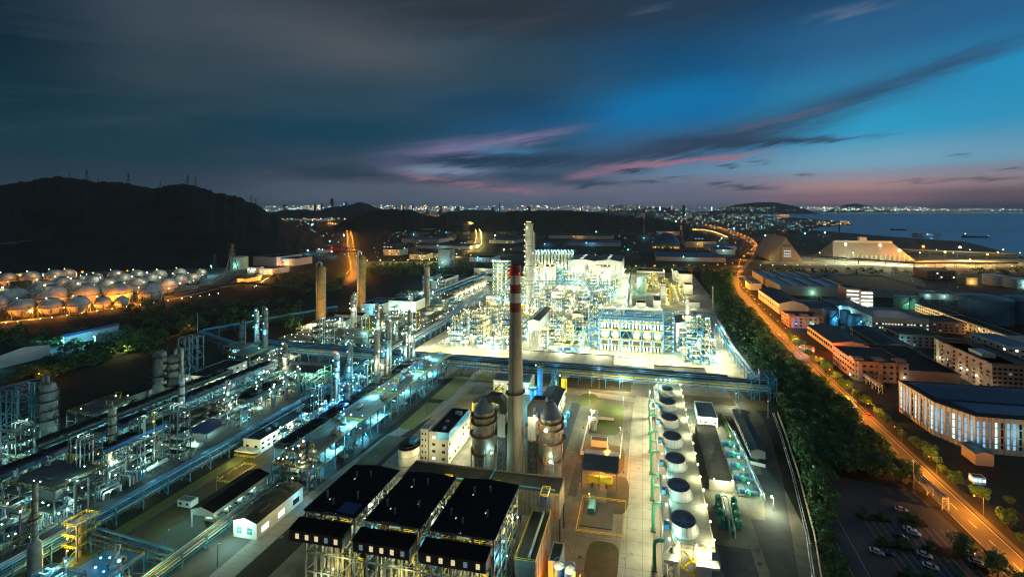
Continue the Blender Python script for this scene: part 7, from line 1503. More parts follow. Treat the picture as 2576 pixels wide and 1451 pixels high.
# storage sheds with the orange yard
def prismshed(lab, l, r, pb, pt, depth, m='salt_shed', fw=.30):
    (xa, y), (xb, _) = P(l, pb), P(r, pb); h = ZAT(pt, DPT((xa + xb) / 2, y)); q = T('storage_shed', lab, 'storage shed', ((xa + xb) / 2, y, 0)); xm = (xa + xb) / 2; y2 = y + depth
    MB().add([(xa, y, 0), (xb, y, 0), (xb, y, 6), (xm, y, h), (xa, y, 6), (xa, y2, 0), (xb, y2, 0), (xb, y2, 6), (xm, y2, h), (xa, y2, 6)], [(0, 1, 2, 3, 4), (9, 8, 7, 6, 5), (0, 4, 9, 5), (1, 6, 7, 2)]).build('wall', m, q)
    MB().add([(xa - 1, y - 1.5, 5.8), (xm, y - 1.5, h + .6), (xm, y2 + 1, h + .6), (xa - 1, y2 + 1, 5.8), (xb + 1, y - 1.5, 5.8), (xb + 1, y2 + 1, 5.8)], [(3, 2, 1, 0), (1, 2, 5, 4)]).build('roof', m, q)
    w = (xb - xa) * fw; MB().box(xm - w / 2, y - 9, 0, xm + w / 2, y - 1.6, h * .62).build('portal', m, q)
    for a in range(3):
        for c in range(4): part_box(q, 'window', 'lit_cyan', (xm + (c - 1.5) * w * .2, y - 9.05, h * (.22 + .11 * a)), (w * .1, .2, h * .035))
    return q, xa, xb, y, h
q, xa, xb, y, h = prismshed('steep triangular storage shed with lit windows in its portal', 1938, 2012, 656, 597, 150)
light(q, (xa - 14, y - 10, 8), 'yellow', 4500); light(q, (xb + 10, y - 16, 14), 'amber', 4500); light(q, ((xa + xb) / 2, y - 40, 18), 'amber', 2600)
(xa, y), (xb, _) = P(2096, 652), P(2292, 654); h = ZAT(613, DPT(xa, y)); q = T('storage_shed', 'long sloping-sided storage shed behind the orange yard', 'storage shed', ((xa + xb) / 2, y, 0))
MB().add([(xa, y, 0), (xb, y, 0), (xb - 22, y + 55, h), (xa + 22, y + 55, h), (xa, y + 115, 0), (xb, y + 115, 0)], [(0, 1, 2, 3), (1, 5, 2), (5, 4, 3, 2), (4, 0, 3)]).build('roof', 'salt_shed', q); MB().box(xa + 24, y + 51, h - .5, xb - 24, y + 59, h + 5).cbox((xa + xb) / 2, y + 55, h + 5, 18, 12, 10).build('roof_gallery', 'salt_shed', q)
for k in range(16): part_box(q, 'buttress', 'cream_wall', (xa + 14 + (xb - xa - 30) * k / 15, y - 2, 6), (2.5, 5, 12))
rack('conveyor', 'long inclined conveyor descending right from the sloping-sided shed', [P(2210, 606, 40), P(2560, 652, 5)], [12, 16], 4, 60, [(1, 0, 2.2, 'steel_grey')], 'steel_grey', cat='conveyor')
rack('conveyor', 'low conveyor running across the front of the orange yard', [P(1990, 652), P(2160, 664), P(2300, 676), P(2560, 676)], [8, 11], 4, 50, [(1, 0, 1.8, 'steel_dark')], 'steel_dark', cat='conveyor')
for px, pb, pt, k, r, pw in ((2128, 661, 614, 'white', 3.2, 15000), (2214, 664, 617, 'white', 3.4, 15000), (2263, 668, 630, 'white', 3.4, 15000), (2322, 659, 620, 'orange', 3.8, 26000), (2378, 662, 634, 'amber', 3.0, 15000), (2415, 655, 622, 'white', 2.8, 8000), (2484, 660, 640, 'amber', 2.4, 11000), (2510, 660, 634, 'amber', 1.8, 6000), (2440, 668, 652, 'amber', 1.6, 6000)):
    x, y = P(px, pb); d = DPT(x, y); lamp_post('tall floodlight mast over the orange storage yard, {} from the left', x, y, ZAT(pt, d), k, pw * 5, 1.5, 4.5, 'storage yard floodlights', r * .8, 'floodlight', 'floodlight_mast', 2)
for i in range(13):
    px = 2060 + i * 42; x, y = P(px, 651 - (i % 2) * 9); lamp_post('small white lamp post at the back of the storage yard, {} from the left', x, y, 16, 'white', 3500 if i % 2 else 0, 2, 0, 'small yard lamps', 1.1)
# blue dome and its two striped stacks
x, y = P(1676, 626); d = DPT(x, y); r = 34 * d / F; q = T('coal_dome', 'large dark blue domed store with orange-lit foot', 'dome', (x, y, 0)); MB().sphere((x, y, r * .22), r, 32, 12, .98, 0, math.pi / 2).build('shell', 'dome_blue', q); mb = MB()
for k in range(20): a = k * math.pi / 10; part_box(q, 'pier', 'cream_wall', (x + r * .97 * math.cos(a), y + r * .97 * math.sin(a), r * .11), (2.5, 2.5, r * .22), a)
MB().cbox(x - r * .75, y + 20, r * .9, 4, 60, 3).build('conveyor_head', 'steel_dark', q)
for k in (-.8, -.3, .2, .7): light(q, (x + r * k, y - r * math.sqrt(1 - k * k) - 5, 5), 'orange', 4200)
for lab, px, pb, pt, w in (('tall dark red and white banded stack left of the blue dome', 1620, 596, 520, 5), ('shorter red and white banded stack right of the blue dome', 1713, 612, 556, 6), ('thin lattice stack behind the banded ones', 1644, 592, 552, 3), ('thin stack left of the tall banded one', 1594, 592, 550, 3), ('lone thin stack on the coast flat', 2111, 592, 559, 3), ('thin dark mast above the middle hills', 1257, 545, 511, 2.2), ('thin blue-lit mast at the city edge', 1531, 545, 516, 2.2)):
    x, y = P(px, pb); d = DPT(x, y); h = ZAT(pt, d); r = w / 2 * d / F; q = T('flue_stack', lab, 'stack', (x, y, 0)); n = 5
    for k in range(n): MB().lathe([(r * (1.15 - .06 * k), h * k / n), (r * (1.09 - .06 * k), h * (k + 1) / n)], 12, x, y).build('shaft', ('dull_shell' if k < 2 else ('red_paint' if k % 2 == 0 else 'white_paint')) if w > 4 else 'steel_dark', q)
    MB().lathe([(r * .9, h), (r * .9, h + .6), (.01, h + .6)], 12, x, y).build('rim', 'steel_dark', q)
    if 4 < w: bulb(q, (x, y - r, h * .97), 'red', 1.6, 'warning_light')
# ---------------------------------------------------------------- road lamps
PK = 4.0
i = 0
for k, y in enumerate(range(112, 840, 27)):
    x = 7.4 + (lambda yy: next((a[0] + (b[0] - a[0]) * (yy - a[1]) / (b[1] - a[1]) for a, b in zip(RR, RR[1:]) if a[1] <= yy <= b[1]), 150))(y)
    lamp_post('orange street lamp on the road beside the tree belt, {} from the left', x, y, 8.5, 'orange', (1500 if 225 < y < 262 else 6500), 3.4, math.pi, 'orange lamps of the tree belt road', .22 + y / 2000)
line_lamps('orange lamp on the far stretch of the coast road, {} from the left', [(1856, 684), (1858, 664), (1889, 636), (1902, 620), (1886, 604), (1857, 591), (1829, 582), (1804, 573), (1770, 567)], 26, 'orange', 9, 5000, 'orange lamps of the coast road', .55, 2)
for o in (-11, 11): line_lamps('orange lamp lining the straight road right of the tank farm, {} from the left', [(882, 704), (893, 688), (891, 670), (884, 650), (880.5, 620), (880, 601), (876, 583), (868, 573), (845, 565.5), (825, 562)], 30, 'orange', 10, 3000, 'orange lamps of the straight road', .5, 1, 2, 0, o)
for o in (-13, 13): line_lamps('yellow lamp lining the straight road behind the grey office tower, {} from the left', [(1188, 633), (1202, 618), (1204.5, 600), (1203, 587), (1196, 574), (1184, 563.5), (1172, 557)], 22, 'amber' if o < 0 else 'yellow', 10, 3200, 'yellow lamps of the far straight road', .45, 1, 2, 0, o)
line_lamps('yellow lamp on the cross road before the grey office tower, {} from the left', [(905, 664), (980, 662), (1060, 662), (1101, 660), (1160, 642)], 9, 'yellow', 8, 4200, 'yellow lamps of the cross road', .4)
line_lamps('orange lamp on the road behind the twin halls, {} from the left', [(1575, 682), (1700, 678), (1800, 678), (1850, 672)], 8, 'orange', 10, 1600, 'orange lamps behind the twin halls', .5)
line_lamps('amber lamp among trees before the storage yard, {} from the left', [(1895, 678), (2050, 676), (2300, 678), (2570, 680)], 15, 'amber', 9, 1500, 'amber lamps before the storage yard', .5)
line_lamps('warm lamp on the curved causeway right of the blue dome, {} from the left', [(1740, 580), (1766, 581), (1790, 585), (1812, 593), (1829, 601)], 18, 'amber', 8, 1100, 'warm lamps of the causeway', .6, 3)
for px, pb, pt, k, pw, lab in ((319, 893, 869, 'yellow', 1100, 'single yellowish street lamp on the dark road at left'), (480, 842, 818, 'orange', 1000, 'orange street lamp where the dark left road meets the trees'), (106, 962, 938, 'orange', 1100, 'orange lamp hidden among trees at the left edge')):
    x, y = P(px, pb); d = DPT(x, y); lamp_post(lab, x, y, ZAT(pt, d), k, pw, 1.5, 4.6, None, .5)
for i, (px, pb, pt) in enumerate(((497, 858, 786), (2046, 1225, 1172), (2298, 1228, 1158), (1932, 1052, 1008))):
    x, y = P(px, pb); d = DPT(x, y); q = T('mast', ('tall bare white pole before the tank farm trees', 'thin white pole at the corner of the car park', 'white pole beside the pipe bridge at the road', 'thin grey pole between cross rack and trees')[i], 'pole', (x, y, 0)); h = ZAT(pt, d); MB().lathe([(.28, 0), (.14, h)], 8, x, y).build('pole', 'pipe_pale', q); MB().cbox(x, y, h * .96, .8, .5, .6).build('antenna', 'white_wall', q)
rack('pipe_bridge', 'bent pale pipe bridge standing beside the orange road near the car park', [P(2305, 1212), P(2378, 1282)], [4, 5], 2.4, 8, [(1, -.6, .4, 'pipe_pale'), (1, .5, .4, 'pipe_pale')], 'white_wall', cat='pipe bridge', tray=False)
rack('pipe_bridge', 'white pipe bridge crossing a verge below the stepped flats', [P(2168, 955), P(2215, 990)], [5, 6], 2.4, 8, [(1, -.6, .35, 'pipe_pale'), (1, .5, .35, 'pipe_pale')], 'white_wall', cat='pipe bridge', tray=False)
# ---------------------------------------------------------------- trees
def tree_mesh(seed, h, w, n, leaf, wide=False):
    rr = random.Random(seed); c = MB(); t = MB(); cl = []
    for k in range(13):
        a = rr.uniform(0, 6.28); q = rr.random() ** .6 * w * .62; zz = h * rr.uniform(.38, .92); cl.append((q * math.cos(a), q * math.sin(a), zz, w * rr.uniform(.25, .46) * (1.15 - .5 * zz / h)))
    cl.append((0, 0, h * .82, w * .36))
    for k in range(n):
        cx_, cy_, cz, r = cl[rr.randrange(len(cl))]; u = rr.uniform(-1, 1); a = rr.uniform(0, 6.28); q = r * rr.uniform(.7, 1.08); s = math.sqrt(1 - u * u)
        x, y, z = cx_ + q * s * math.cos(a), cy_ + q * s * math.sin(a), cz + q * u * .8
        l = leaf * rr.uniform(.6, 1.3); d1 = Vector((rr.uniform(-1, 1), rr.uniform(-1, 1), rr.uniform(-.5, .5))).normalized(); d2 = d1.cross(Vector((rr.uniform(-1, 1), rr.uniform(-1, 1), rr.uniform(-1, 1)))).normalized(); p = Vector((x, y, z))
        c.add([tuple(p - d1 * l), tuple(p + d2 * l * .55), tuple(p + d1 * l), tuple(p - d2 * l * .55)], [(0, 1, 2, 3)])
    t.lathe([(w * .05, 0), (w * .035, h * .4), (w * .012, h * .85)], 7)
    for k in range(5): cx_, cy_, cz, r = cl[k]; t.beam((0, 0, h * .3), (cx_, cy_, cz), w * .025)
    return c, t
TM = []
for s, h, w, m in ((1, 7.5, 5.2, 'leaf_dark'), (2, 9.0, 6.2, 'leaf_dark'), (3, 6.2, 5.0, 'leaf_mid'), (4, 8.0, 5.4, 'leaf_mid'), (5, 10.0, 6.8, 'leaf_dark')):
    c, t = tree_mesh(s, h, w, 1000, .48); a, b = c.build('crown', m), t.build('trunk', 'bark'); TM.append((a.data, b.data)); bpy.data.objects.remove(a); bpy.data.objects.remove(b)
def tree(x, y, v, s, lab, grp, name='tree'):
    q = T(name, lab, 'tree', (x, y, 0), grp)
    for nm, me in zip(('crown', 'trunk'), TM[v]):
        o = bpy.data.objects.new(nm, me); COL.objects.link(o); o.parent = q; o.scale = (s, s, s * RN.uniform(.85, 1.2)); o.rotation_euler = (0, 0, RN.uniform(0, 6.28))
    return q
def edge(pts, y):
    for (a, b), (c, d) in zip(pts, pts[1:]):
        if b <= y <= d: return a + (c - a) * (y - b) / (d - b)
    return pts[-1][0]
LE = [(57, 96), (57, 130), (68, 170), (76, 207), (82.5, 246), (86, 268), (90, 292), (89, 330), (87, 410), (88, 490), (100, 640), (112, 840)]
RE = [(62, 96), (63, 130), (73, 170), (84, 206), (84.1, 212), (125, 214), (126, 300), (129.5, 405), (133, 470), (136, 540), (144, 660), (150, 712), (178, 840)]
spots = []
y = 98.0
while y < 440:
    x = edge(LE, y) + RN.uniform(1, 3); xr = edge(RE, y)
    while x < xr: spots.append((x + RN.uniform(-1, 1), y + RN.uniform(-2, 2))); x += RN.uniform(4.6, 6.8)
    y += 5.8
spots = [p for p in spots if not (67 < p[0] < 90 and 284 < p[1] < 302)][:185]; ymax = max(p[1] for p in spots)
for x, y in spots: v = RN.randrange(5); tree(x, y, v, RN.uniform(.8, 1.15), ('dark green broadleaf tree in the belt between plant and orange road', 'mid green bushy tree in the belt between plant and orange road')[v in (2, 3)], ('dark trees of the belt', 'mid green trees of the belt')[v in (2, 3)])
def mass(name, lab, poly_pts, m, leaf=1.0, h=7):
    c = MB()
    for x, y, s in poly_pts:
        for k in range(46):
            a, u = RN.uniform(0, 6.28), RN.random(); r = 3.6 * s * math.sqrt(u); z = h * s * (.25 + .75 * (1 - u)) * RN.uniform(.65, 1.05); l = leaf * RN.uniform(.6, 1.3)
            d1 = Vector((RN.uniform(-1, 1), RN.uniform(-1, 1), RN.uniform(-.5, .5))).normalized(); d2 = d1.cross(Vector((RN.uniform(-1, 1), RN.uniform(-1, 1), RN.uniform(-1, 1)))).normalized(); p = Vector((x + r * math.cos(a), y + r * math.sin(a), z))
            c.add([tuple(p - d1 * l), tuple(p + d2 * l * .6), tuple(p + d1 * l), tuple(p - d2 * l * .6)], [(0, 1, 2, 3)])
    o = c.build(name, m); return tag(o, lab, 'trees', kind='stuff')
pts = []; y = ymax + 4
while y < 835:
    x = edge(LE, y) + 3; xr = edge(RE, y) - 2
    while x < xr: pts.append((x + RN.uniform(-2, 2), y + RN.uniform(-3, 3), RN.uniform(.8, 1.3))); x += 6.5
    y += 7
mass('woodland', 'dark far woodland of the belt beside the bright plant', pts, 'leaf_dark', 1.1)
pts = []
for k in range(760):
    px, py = RN.choice([(RN.uniform(915, 1105), RN.uniform(664, 692)), (RN.uniform(920, 1240), RN.uniform(668, 700)), (RN.uniform(1560, 1850), RN.uniform(676, 690)), (RN.uniform(1890, 2570), RN.uniform(680, 692)), (RN.uniform(690, 880), RN.uniform(690, 740)), (RN.uniform(100, 480), 0), (RN.uniform(300, 760), RN.uniform(760, 830)), (RN.uniform(0, 420), RN.uniform(830, 900))])
    if py == 0: py = 955 - (px - 100) * .335 + RN.uniform(-16, 10)
    x, y = P(px, py)
    if -350 < x < 90 and 95 < y < 700 and not (px < 500): continue
    pts.append((x, y, RN.uniform(.9, 1.7) * (1 if px > 500 else .8)))
mass('woodland', 'scattered dark thickets along the far roads', pts, 'leaf_mid', 1.2)
pts = [(RN.uniform(139.5, 146), y + RN.uniform(-3, 3)) for y in range(112, 430, 11)] + [(RN.uniform(153, 170), RN.uniform(170, 205)) for _ in range(10)] + [(RN.uniform(116, 126), RN.uniform(100, 180)) for _ in range(20)]
for x, y in pts: tree(x, y, RN.randrange(5), RN.uniform(.55, .95), 'roadside tree touched by orange light on the right-hand road', 'orange-lit roadside trees')
for k in range(26): x, y = P(RN.uniform(60, 470), 0.1 + 950 - 0); t = RN.random(); px = 20 + 470 * t; x, y = P(px, 966 - 135 * t + RN.uniform(-8, 6)); tree(x, y, RN.randrange(5), RN.uniform(.8, 1.3), 'roadside tree along the dark road below the tank farm', 'trees of the dark left road')
PARK = []
for r, y in enumerate((108, 122, 136, 150, 164, 178)):
    for (a, b) in ((88, 100), (104, 118)):
        if y > 165 and a > 100: b = 113
        q = tag(MB().box(a, y + 5.2, .03, b, y + 8, .9).build('hedge', 'hedge'), 'clipped hedge strip between parking rows, {} from the left', 'hedge', 'hedges of the car park'); q.location = ((a + b) / 2, y + 6.6, 0); q.data.transform(__import__('mathutils').Matrix.Translation((-(a + b) / 2, -(y + 6.6), 0)))
        for x in (a + 2.5, b - 3): tree(x, y + 6.6, 2 if RN.random() < .5 else 0, RN.uniform(.42, .6), 'small young tree in a car park hedge strip', 'young car park trees')
# ---------------------------------------------------------------- cars
CARM = {}
def car_parts():
    b = MB(); prof = [(-2.25, .35), (-2.3, .75), (-1.9, .92), (-1.2, .98), (1.1, .98), (2.0, .86), (2.3, .7), (2.25, .35)]
    vs = [(x, s * .86, z) for s in (-1, 1) for x, z in prof]; n = len(prof)
    b.add(vs, [(i, (i + 1) % n, n + (i + 1) % n, n + i)[::-1] for i in range(n)] + [tuple(range(n)), tuple(range(n, 2 * n))[::-1]])
    g = MB(); p2 = [(-1.75, .95), (-1.1, 1.42), (.45, 1.45), (1.25, .97)]; m = 4
    vs = [(x, s * (.8 if z < 1 else .64), z) for s in (-1, 1) for x, z in p2]
    g.add(vs, [(0, 1, 2, 3), (7, 6, 5, 4), (0, 4, 5, 1), (2, 6, 7, 3)]); r = MB().add([(-1.1, -.65, 1.43), (.45, -.65, 1.46), (.45, .65, 1.46), (-1.1, .65, 1.43)], [(0, 1, 2, 3)]).box(-1.1, -.66, 1.38, .45, .66, 1.42)
    w = MB().path([(0, -.12, 0), (0, .12, 0)], .33, 12); h = MB().cbox(0, 0, 0, .1, .35, .16)
    out = {}
    for k, mb, mm in (('body', b, 'car_white'), ('window', g, 'glass'), ('roof', r, 'car_white'), ('wheel', w, 'tyre'), ('headlight', h, 'white_wall')):
        o = mb.build(k, mm); out[k] = o.data; bpy.data.objects.remove(o)
    return out
def car(x, y, rz, m, lab, grp='parked cars', lamps=False):
    if not CARM: CARM.update(car_parts())
    q = T('car', lab, 'car', (x, y, .04), grp); q.rotation_euler = (0, 0, rz)
    for nm, lo in (('body', (0, 0, 0)), ('window', (0, 0, 0)), ('roof', (0, 0, 0)), ('wheel', (1.4, .8, .33)), ('wheel', (1.4, -.8, .33)), ('wheel', (-1.4, .8, .33)), ('wheel', (-1.4, -.8, .33)), ('headlight', (2.27, .55, .56)), ('headlight', (2.27, -.55, .56))):
        me = CARM[nm]
        o = bpy.data.objects.new(nm, me); COL.objects.link(o); o.parent = q; o.location = lo
        if nm in ('body', 'roof') and m != 'car_white': o.material_slots[0].link = 'OBJECT'; o.material_slots[0].material = MATS[m]
    if lamps:
        for s in (-.55, .55): o = bpy.data.objects.new('tail_lamp', BULB['red']); COL.objects.link(o); o.parent = q; o.location = (-2.3, s, .7); o.scale = (.15, .15, .15)
    return q
for px, py, m in ((2268, 1284, 'car_white'), (2290, 1334, 'car_white'), (2299, 1343, 'car_white'), (2266, 1352, 'car_black'), (2206, 1390, 'car_white'), (2230, 1392, 'car_black'), (2326, 1398, 'car_white'), (2341, 1427, 'car_white'), (2434, 1393, 'car_white'), (2457, 1416, 'car_white'), (2468, 1432, 'car_black')):
    x, y = P(px, py); car(x, y, rad(-22), m, '%s car parked in the dark car park, {} from the left' % m[4:])
for px, py, m, rz, lab in ((1985, 866, 'car_black', 88, 'dark car driving on the orange-lit road'), (1960, 843, 'car_white', 88, 'white car driving farther up the orange-lit road'), (2185, 1046, 'car_red', 90, 'red car on the road beside the tanker lorry')):
    x, y = P(px, py); car(x, y, rad(rz), m, lab, None, True)
x, y = P(2142, 1020); q = T('lorry', 'dark tanker lorry with blue lights on the road verge', 'lorry', (x, y, 0)); MB().tube((x, y - 5, 2.0), (x, y + 4.5, 2.0), 1.2, 14).build('tank', 'silver', q); MB().cbox(x, y + 6.6, .6, 2.4, 2.4, 2.5).build('cab', 'bright_blue', q); MB().cbox(x, y + 7.85, 1.9, 2.1, .1, .9).build('window', 'glass', q); MB().cbox(x, y, .6, 2, 12, .3).build('chassis', 'steel_dark', q)
for yy in (-4, -2.8, 2, 6.4):
    for s in (-1, 1): MB().path([(x + s * 1.0 - .15, y + yy, .5), (x + s * 1.0 + .15, y + yy, .5)], .5, 12).build('wheel', 'tyre', q)
for yy in (-5, 0, 7.6): bulb(q, (x - 1.3, y + yy, 1.2), 'blue', .3, 'marker_lamp')
light(q, (x - 2, y + 9, 2), 'cyan', 60)
# ---------------------------------------------------------------- far town, factories, ships
PK = 1.0; HAZE = 0.000014
FB = [((1102, 673), (1134, 673), 26, 628, 'grey_wall', 'tall plain grey office tower with rows of small windows left of the plant', 'E'),
 ((1062, 712), (1126, 700), 30, 12, 'grey_wall', 'low podium below the grey office tower', None), ((1030, 652), (1074, 652), 40, 12, 'cream_wall', 'yellow-lit office right of the cross road', 'S'), ((1078, 648), (1101, 648), 30, 10, 'cream_wall', 'small yellow-lit office beside the grey tower', 'S'),
 ((965, 642), (1010, 642), 40, 16, 'cream_wall', 'cream office above the cross road lamps', 'S'), ((955, 628), (1000, 628), 50, 18, 'grey_wall', None, None), ((1012, 634), (1030, 634), 40, 12, 'white_wall', None, None), ((1010, 610), (1100, 612), 120, 14, 'blue_roof', None, None),
 ((1030, 596), (1060, 596), 80, 20, 'grey_wall', None, None), ((1065, 600), (1130, 600), 90, 16, 'white_wall', None, None), ((1095, 590), (1170, 590), 90, 14, 'grey_wall', None, None), ((1130, 615), (1178, 615), 70, 14, 'white_wall', None, None), ((1050, 625), (1170, 630), 90, 10, 'teal_roof', None, None), ((1050, 582), (1090, 582), 100, 16, 'blue_roof', None, None),
 ((1181, 658), (1240, 658), 60, 10, 'white_wall', 'white low factory with lit windows above the brown domes', 'S'), ((1240, 632), (1330, 634), 90, 14, 'grey_wall', None, None), ((1340, 622), (1420, 622), 110, 16, 'grey_wall', None, None), ((1230, 612), (1300, 612), 100, 12, 'teal_roof', None, None), ((1380, 600), (1540, 602), 130, 14, 'cream_wall', 'very long pale factory below the middle hill', None), ((1540, 598), (1600, 598), 120, 14, 'grey_wall', None, None), ((1420, 618), (1560, 620), 120, 12, 'blue_roof', None, None), ((1250, 590), (1290, 590), 90, 14, 'white_wall', None, None), ((1300, 600), (1370, 602), 120, 12, 'grey_wall', None, None),
 ((1610, 640), (1720, 640), 60, 12, 'grey_wall', None, None), ((1650, 656), (1820, 656), 120, 10, 'blue_roof', 'wide blue-roofed warehouse before the blue dome', None), ((1560, 650), (1610, 650), 60, 9, 'grey_wall', None, None), ((1724, 622), (1800, 622), 120, 20, 'cream_wall', 'cream hall right of the blue dome', None), ((1560, 616), (1600, 616), 60, 14, 'cream_wall', None, None), ((1606, 606), (1640, 606), 80, 24, 'grey_wall', None, None), ((1655, 592), (1716, 592), 100, 20, 'cream_wall', 'pale hall behind the blue dome', None), ((1800, 640), (1848, 640), 100, 14, 'teal_roof', None, None), ((1730, 606), (1770, 606), 100, 20, 'grey_wall', None, None), ((1775, 628), (1850, 628), 120, 12, 'blue_roof', None, None),
 ((795, 636), (820, 636), 30, 9, 'pink_wall', 'pinkish stack of containers by the cyan-lit depot', None), ((822, 632), (862, 632), 30, 12, 'red_paint', 'low red container block by the cyan-lit depot', None), ((700, 668), (830, 655), 50, 16, 'grey_wall', 'long pale retaining wall building left of the straight road', None), ((1955, 586), (1990, 586), 100, 14, 'cream_wall', None, None), ((2310, 595), (2360, 595), 50, 14, 'salt_shed', 'conveyor head house on the coast', None)]
for k, (fl, fr, bk, top, m, lab, wf) in enumerate(FB):
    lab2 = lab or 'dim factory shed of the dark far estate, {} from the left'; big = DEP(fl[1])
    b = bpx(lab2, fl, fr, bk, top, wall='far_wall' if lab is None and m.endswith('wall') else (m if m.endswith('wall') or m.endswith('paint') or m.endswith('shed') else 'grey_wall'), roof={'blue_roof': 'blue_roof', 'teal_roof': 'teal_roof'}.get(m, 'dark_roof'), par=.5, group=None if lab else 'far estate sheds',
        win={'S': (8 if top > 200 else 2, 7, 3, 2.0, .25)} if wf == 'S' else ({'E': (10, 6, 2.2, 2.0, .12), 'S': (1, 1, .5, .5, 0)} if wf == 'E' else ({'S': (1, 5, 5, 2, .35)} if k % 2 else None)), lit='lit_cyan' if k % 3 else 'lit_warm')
    x0_, y0_ = P(*fl); x1_, _ = P(*fr)
    if k % 2 == 0 or lab: kk = 'amber' if m in ('cream_wall',) else ('red' if 'red' in lab2 else ('cyan' if k % 3 else 'pale')); light(b, ((x0_ + x1_) / 2, y0_ - 14, 14), kk, (2500 if kk == 'red' else 9000) if top < 200 else 12000); bulb(b, (x0_ * .6 + x1_ * .4, y0_ - 2, 12), kk, 1.5 * big / 1500)
for px, pb, k in ((752, 626, 'cyan'), (785, 570, 'cyan'), (812, 640, 'cyan'), (835, 646, 'pale'), (866, 600, 'pale'), (775, 642, 'cyan'), (830, 616, 'cyan'), (1412, 580, 'orange'), (1185, 655, 'amber'), (1268, 640, 'pale'), (1246, 600, 'pale'), (1500, 590, 'cyan'), (1106, 690, 'cyan'), (1580, 640, 'cyan'), (1846, 580, 'cyan'), (2025, 594, 'cyan'), (2075, 592, 'pale'), (1700, 560, 'pale'), (1815, 608, 'pale'), (1925, 600, 'pale')):
    x, y = P(px, pb); d = DPT(x, y); lamp_post('bright lone floodlight in the dark far estate, {} from the left', x, y, 14, k, 14000 * (3 if k == 'orange' else 1), 1, 4.6, 'far estate floodlights', 1.5 * d / F if k != 'orange' else 3.4 * d / F, 'floodlight', 'floodlight_mast')
lights = {}
def sprinkle(n, xa, xb, ya, yb, kinds, smin=.45, smax=1.25, dmin=8000, dmax=14000):
    for _ in range(n):
        px, py = RN.uniform(xa, xb), ya + (yb - ya) * RN.random(); 
        if py > 531.8: d = DEP(py); z = d * .0012 + 3
        else: d = RN.uniform(dmin, dmax); z = max(4, ZAT(py, d))
        s = d / F * (smin + (smax - smin) * RN.random() ** 3); a = (px - CX) / F; k = RN.choice(kinds); lights.setdefault(k, MB()).cbox(d * (a * CP - SP), d * (a * SP + CP), z, s, s, s)
WC = ['amber', 'white', 'white', 'pale', 'orange', 'cyan', 'amber']
sprinkle(420, 665, 1640, 517, 533, WC, .5, 1.4); sprinkle(220, 665, 1640, 520, 529, WC, .5, 1.6); sprinkle(200, 1000, 1640, 531.9, 542, WC, .3, .7); sprinkle(130, 690, 870, 531, 556, ['cyan', 'pale', 'amber', 'orange', 'white', 'red'])
sprinkle(60, 700, 830, 553, 560, ['orange', 'amber'], .4, .7); sprinkle(330, 1640, 1960, 520, 560, ['cyan', 'pale', 'white', 'white', 'green', 'amber'], .4, 1.2); sprinkle(120, 1640, 1900, 540, 580, ['cyan', 'pale', 'white', 'green', 'amber'], .4, 1.2)
sprinkle(240, 1950, 2330, 521, 531, ['white', 'amber', 'pale', 'white', 'cyan'], .5, 1.5, 15000, 24000); sprinkle(70, 2330, 2576, 526, 530.5, ['white', 'amber', 'pale'], .5, 1.2, 20000, 28000)
for k in range(70): a = (2040 + k * 7.8 - CX) / F; d = 22000; lights['amber' if k % 4 else 'white'].cbox(d * (a * CP - SP), d * (a * SP + CP), 8, 13, 13, 13)
sprinkle(130, 1880, 2050, 556, 582, ['cyan', 'pale', 'green', 'amber', 'cyan'], .35, 1.0); sprinkle(60, 1955, 1985, 541, 551, ['orange', 'orange', 'amber'], .6, 1.1); sprinkle(70, 2050, 2142, 557, 570, ['orange', 'amber', 'white'], .5, 1.3)
sprinkle(170, 690, 850, 531.9, 557, ['cyan', 'pale', 'amber', 'white', 'orange']); sprinkle(110, 690, 872, 560, 648, ['cyan', 'cyan', 'pale', 'green', 'amber'], .3, .9); sprinkle(120, 940, 1180, 572, 655, ['cyan', 'pale', 'amber', 'white'], .3, .8); sprinkle(60, 940, 1180, 570, 640, ['cyan', 'pale', 'amber'], .3, .8); sprinkle(110, 1230, 1600, 556, 640, ['cyan', 'pale', 'amber', 'white'], .3, .8); sprinkle(150, 1560, 1890, 560, 645, ['cyan', 'pale', 'amber', 'white', 'orange'], .3, .9); sprinkle(60, 1900, 2150, 575, 640, ['cyan', 'pale'], .25, .5)
sprinkle(60, 2050, 2500, 688, 760, ['pale', 'cyan', 'amber'], .25, .6); sprinkle(70, 1055, 1125, 534, 546, ['amber', 'amber', 'orange'], .4, .8); sprinkle(50, 1140, 1185, 534, 556, ['amber', 'orange', 'white'], .3, .6)
for k, mb in lights.items(): tag(mb.build('city_lights', 'town_' + k), 'sprinkling of %s lights over the far town and refinery' % {'amber': 'amber', 'white': 'white', 'pale': 'pale green-white', 'orange': 'orange', 'cyan': 'cyan', 'red': 'red', 'green': 'green'}[k], 'town lights', kind='stuff')
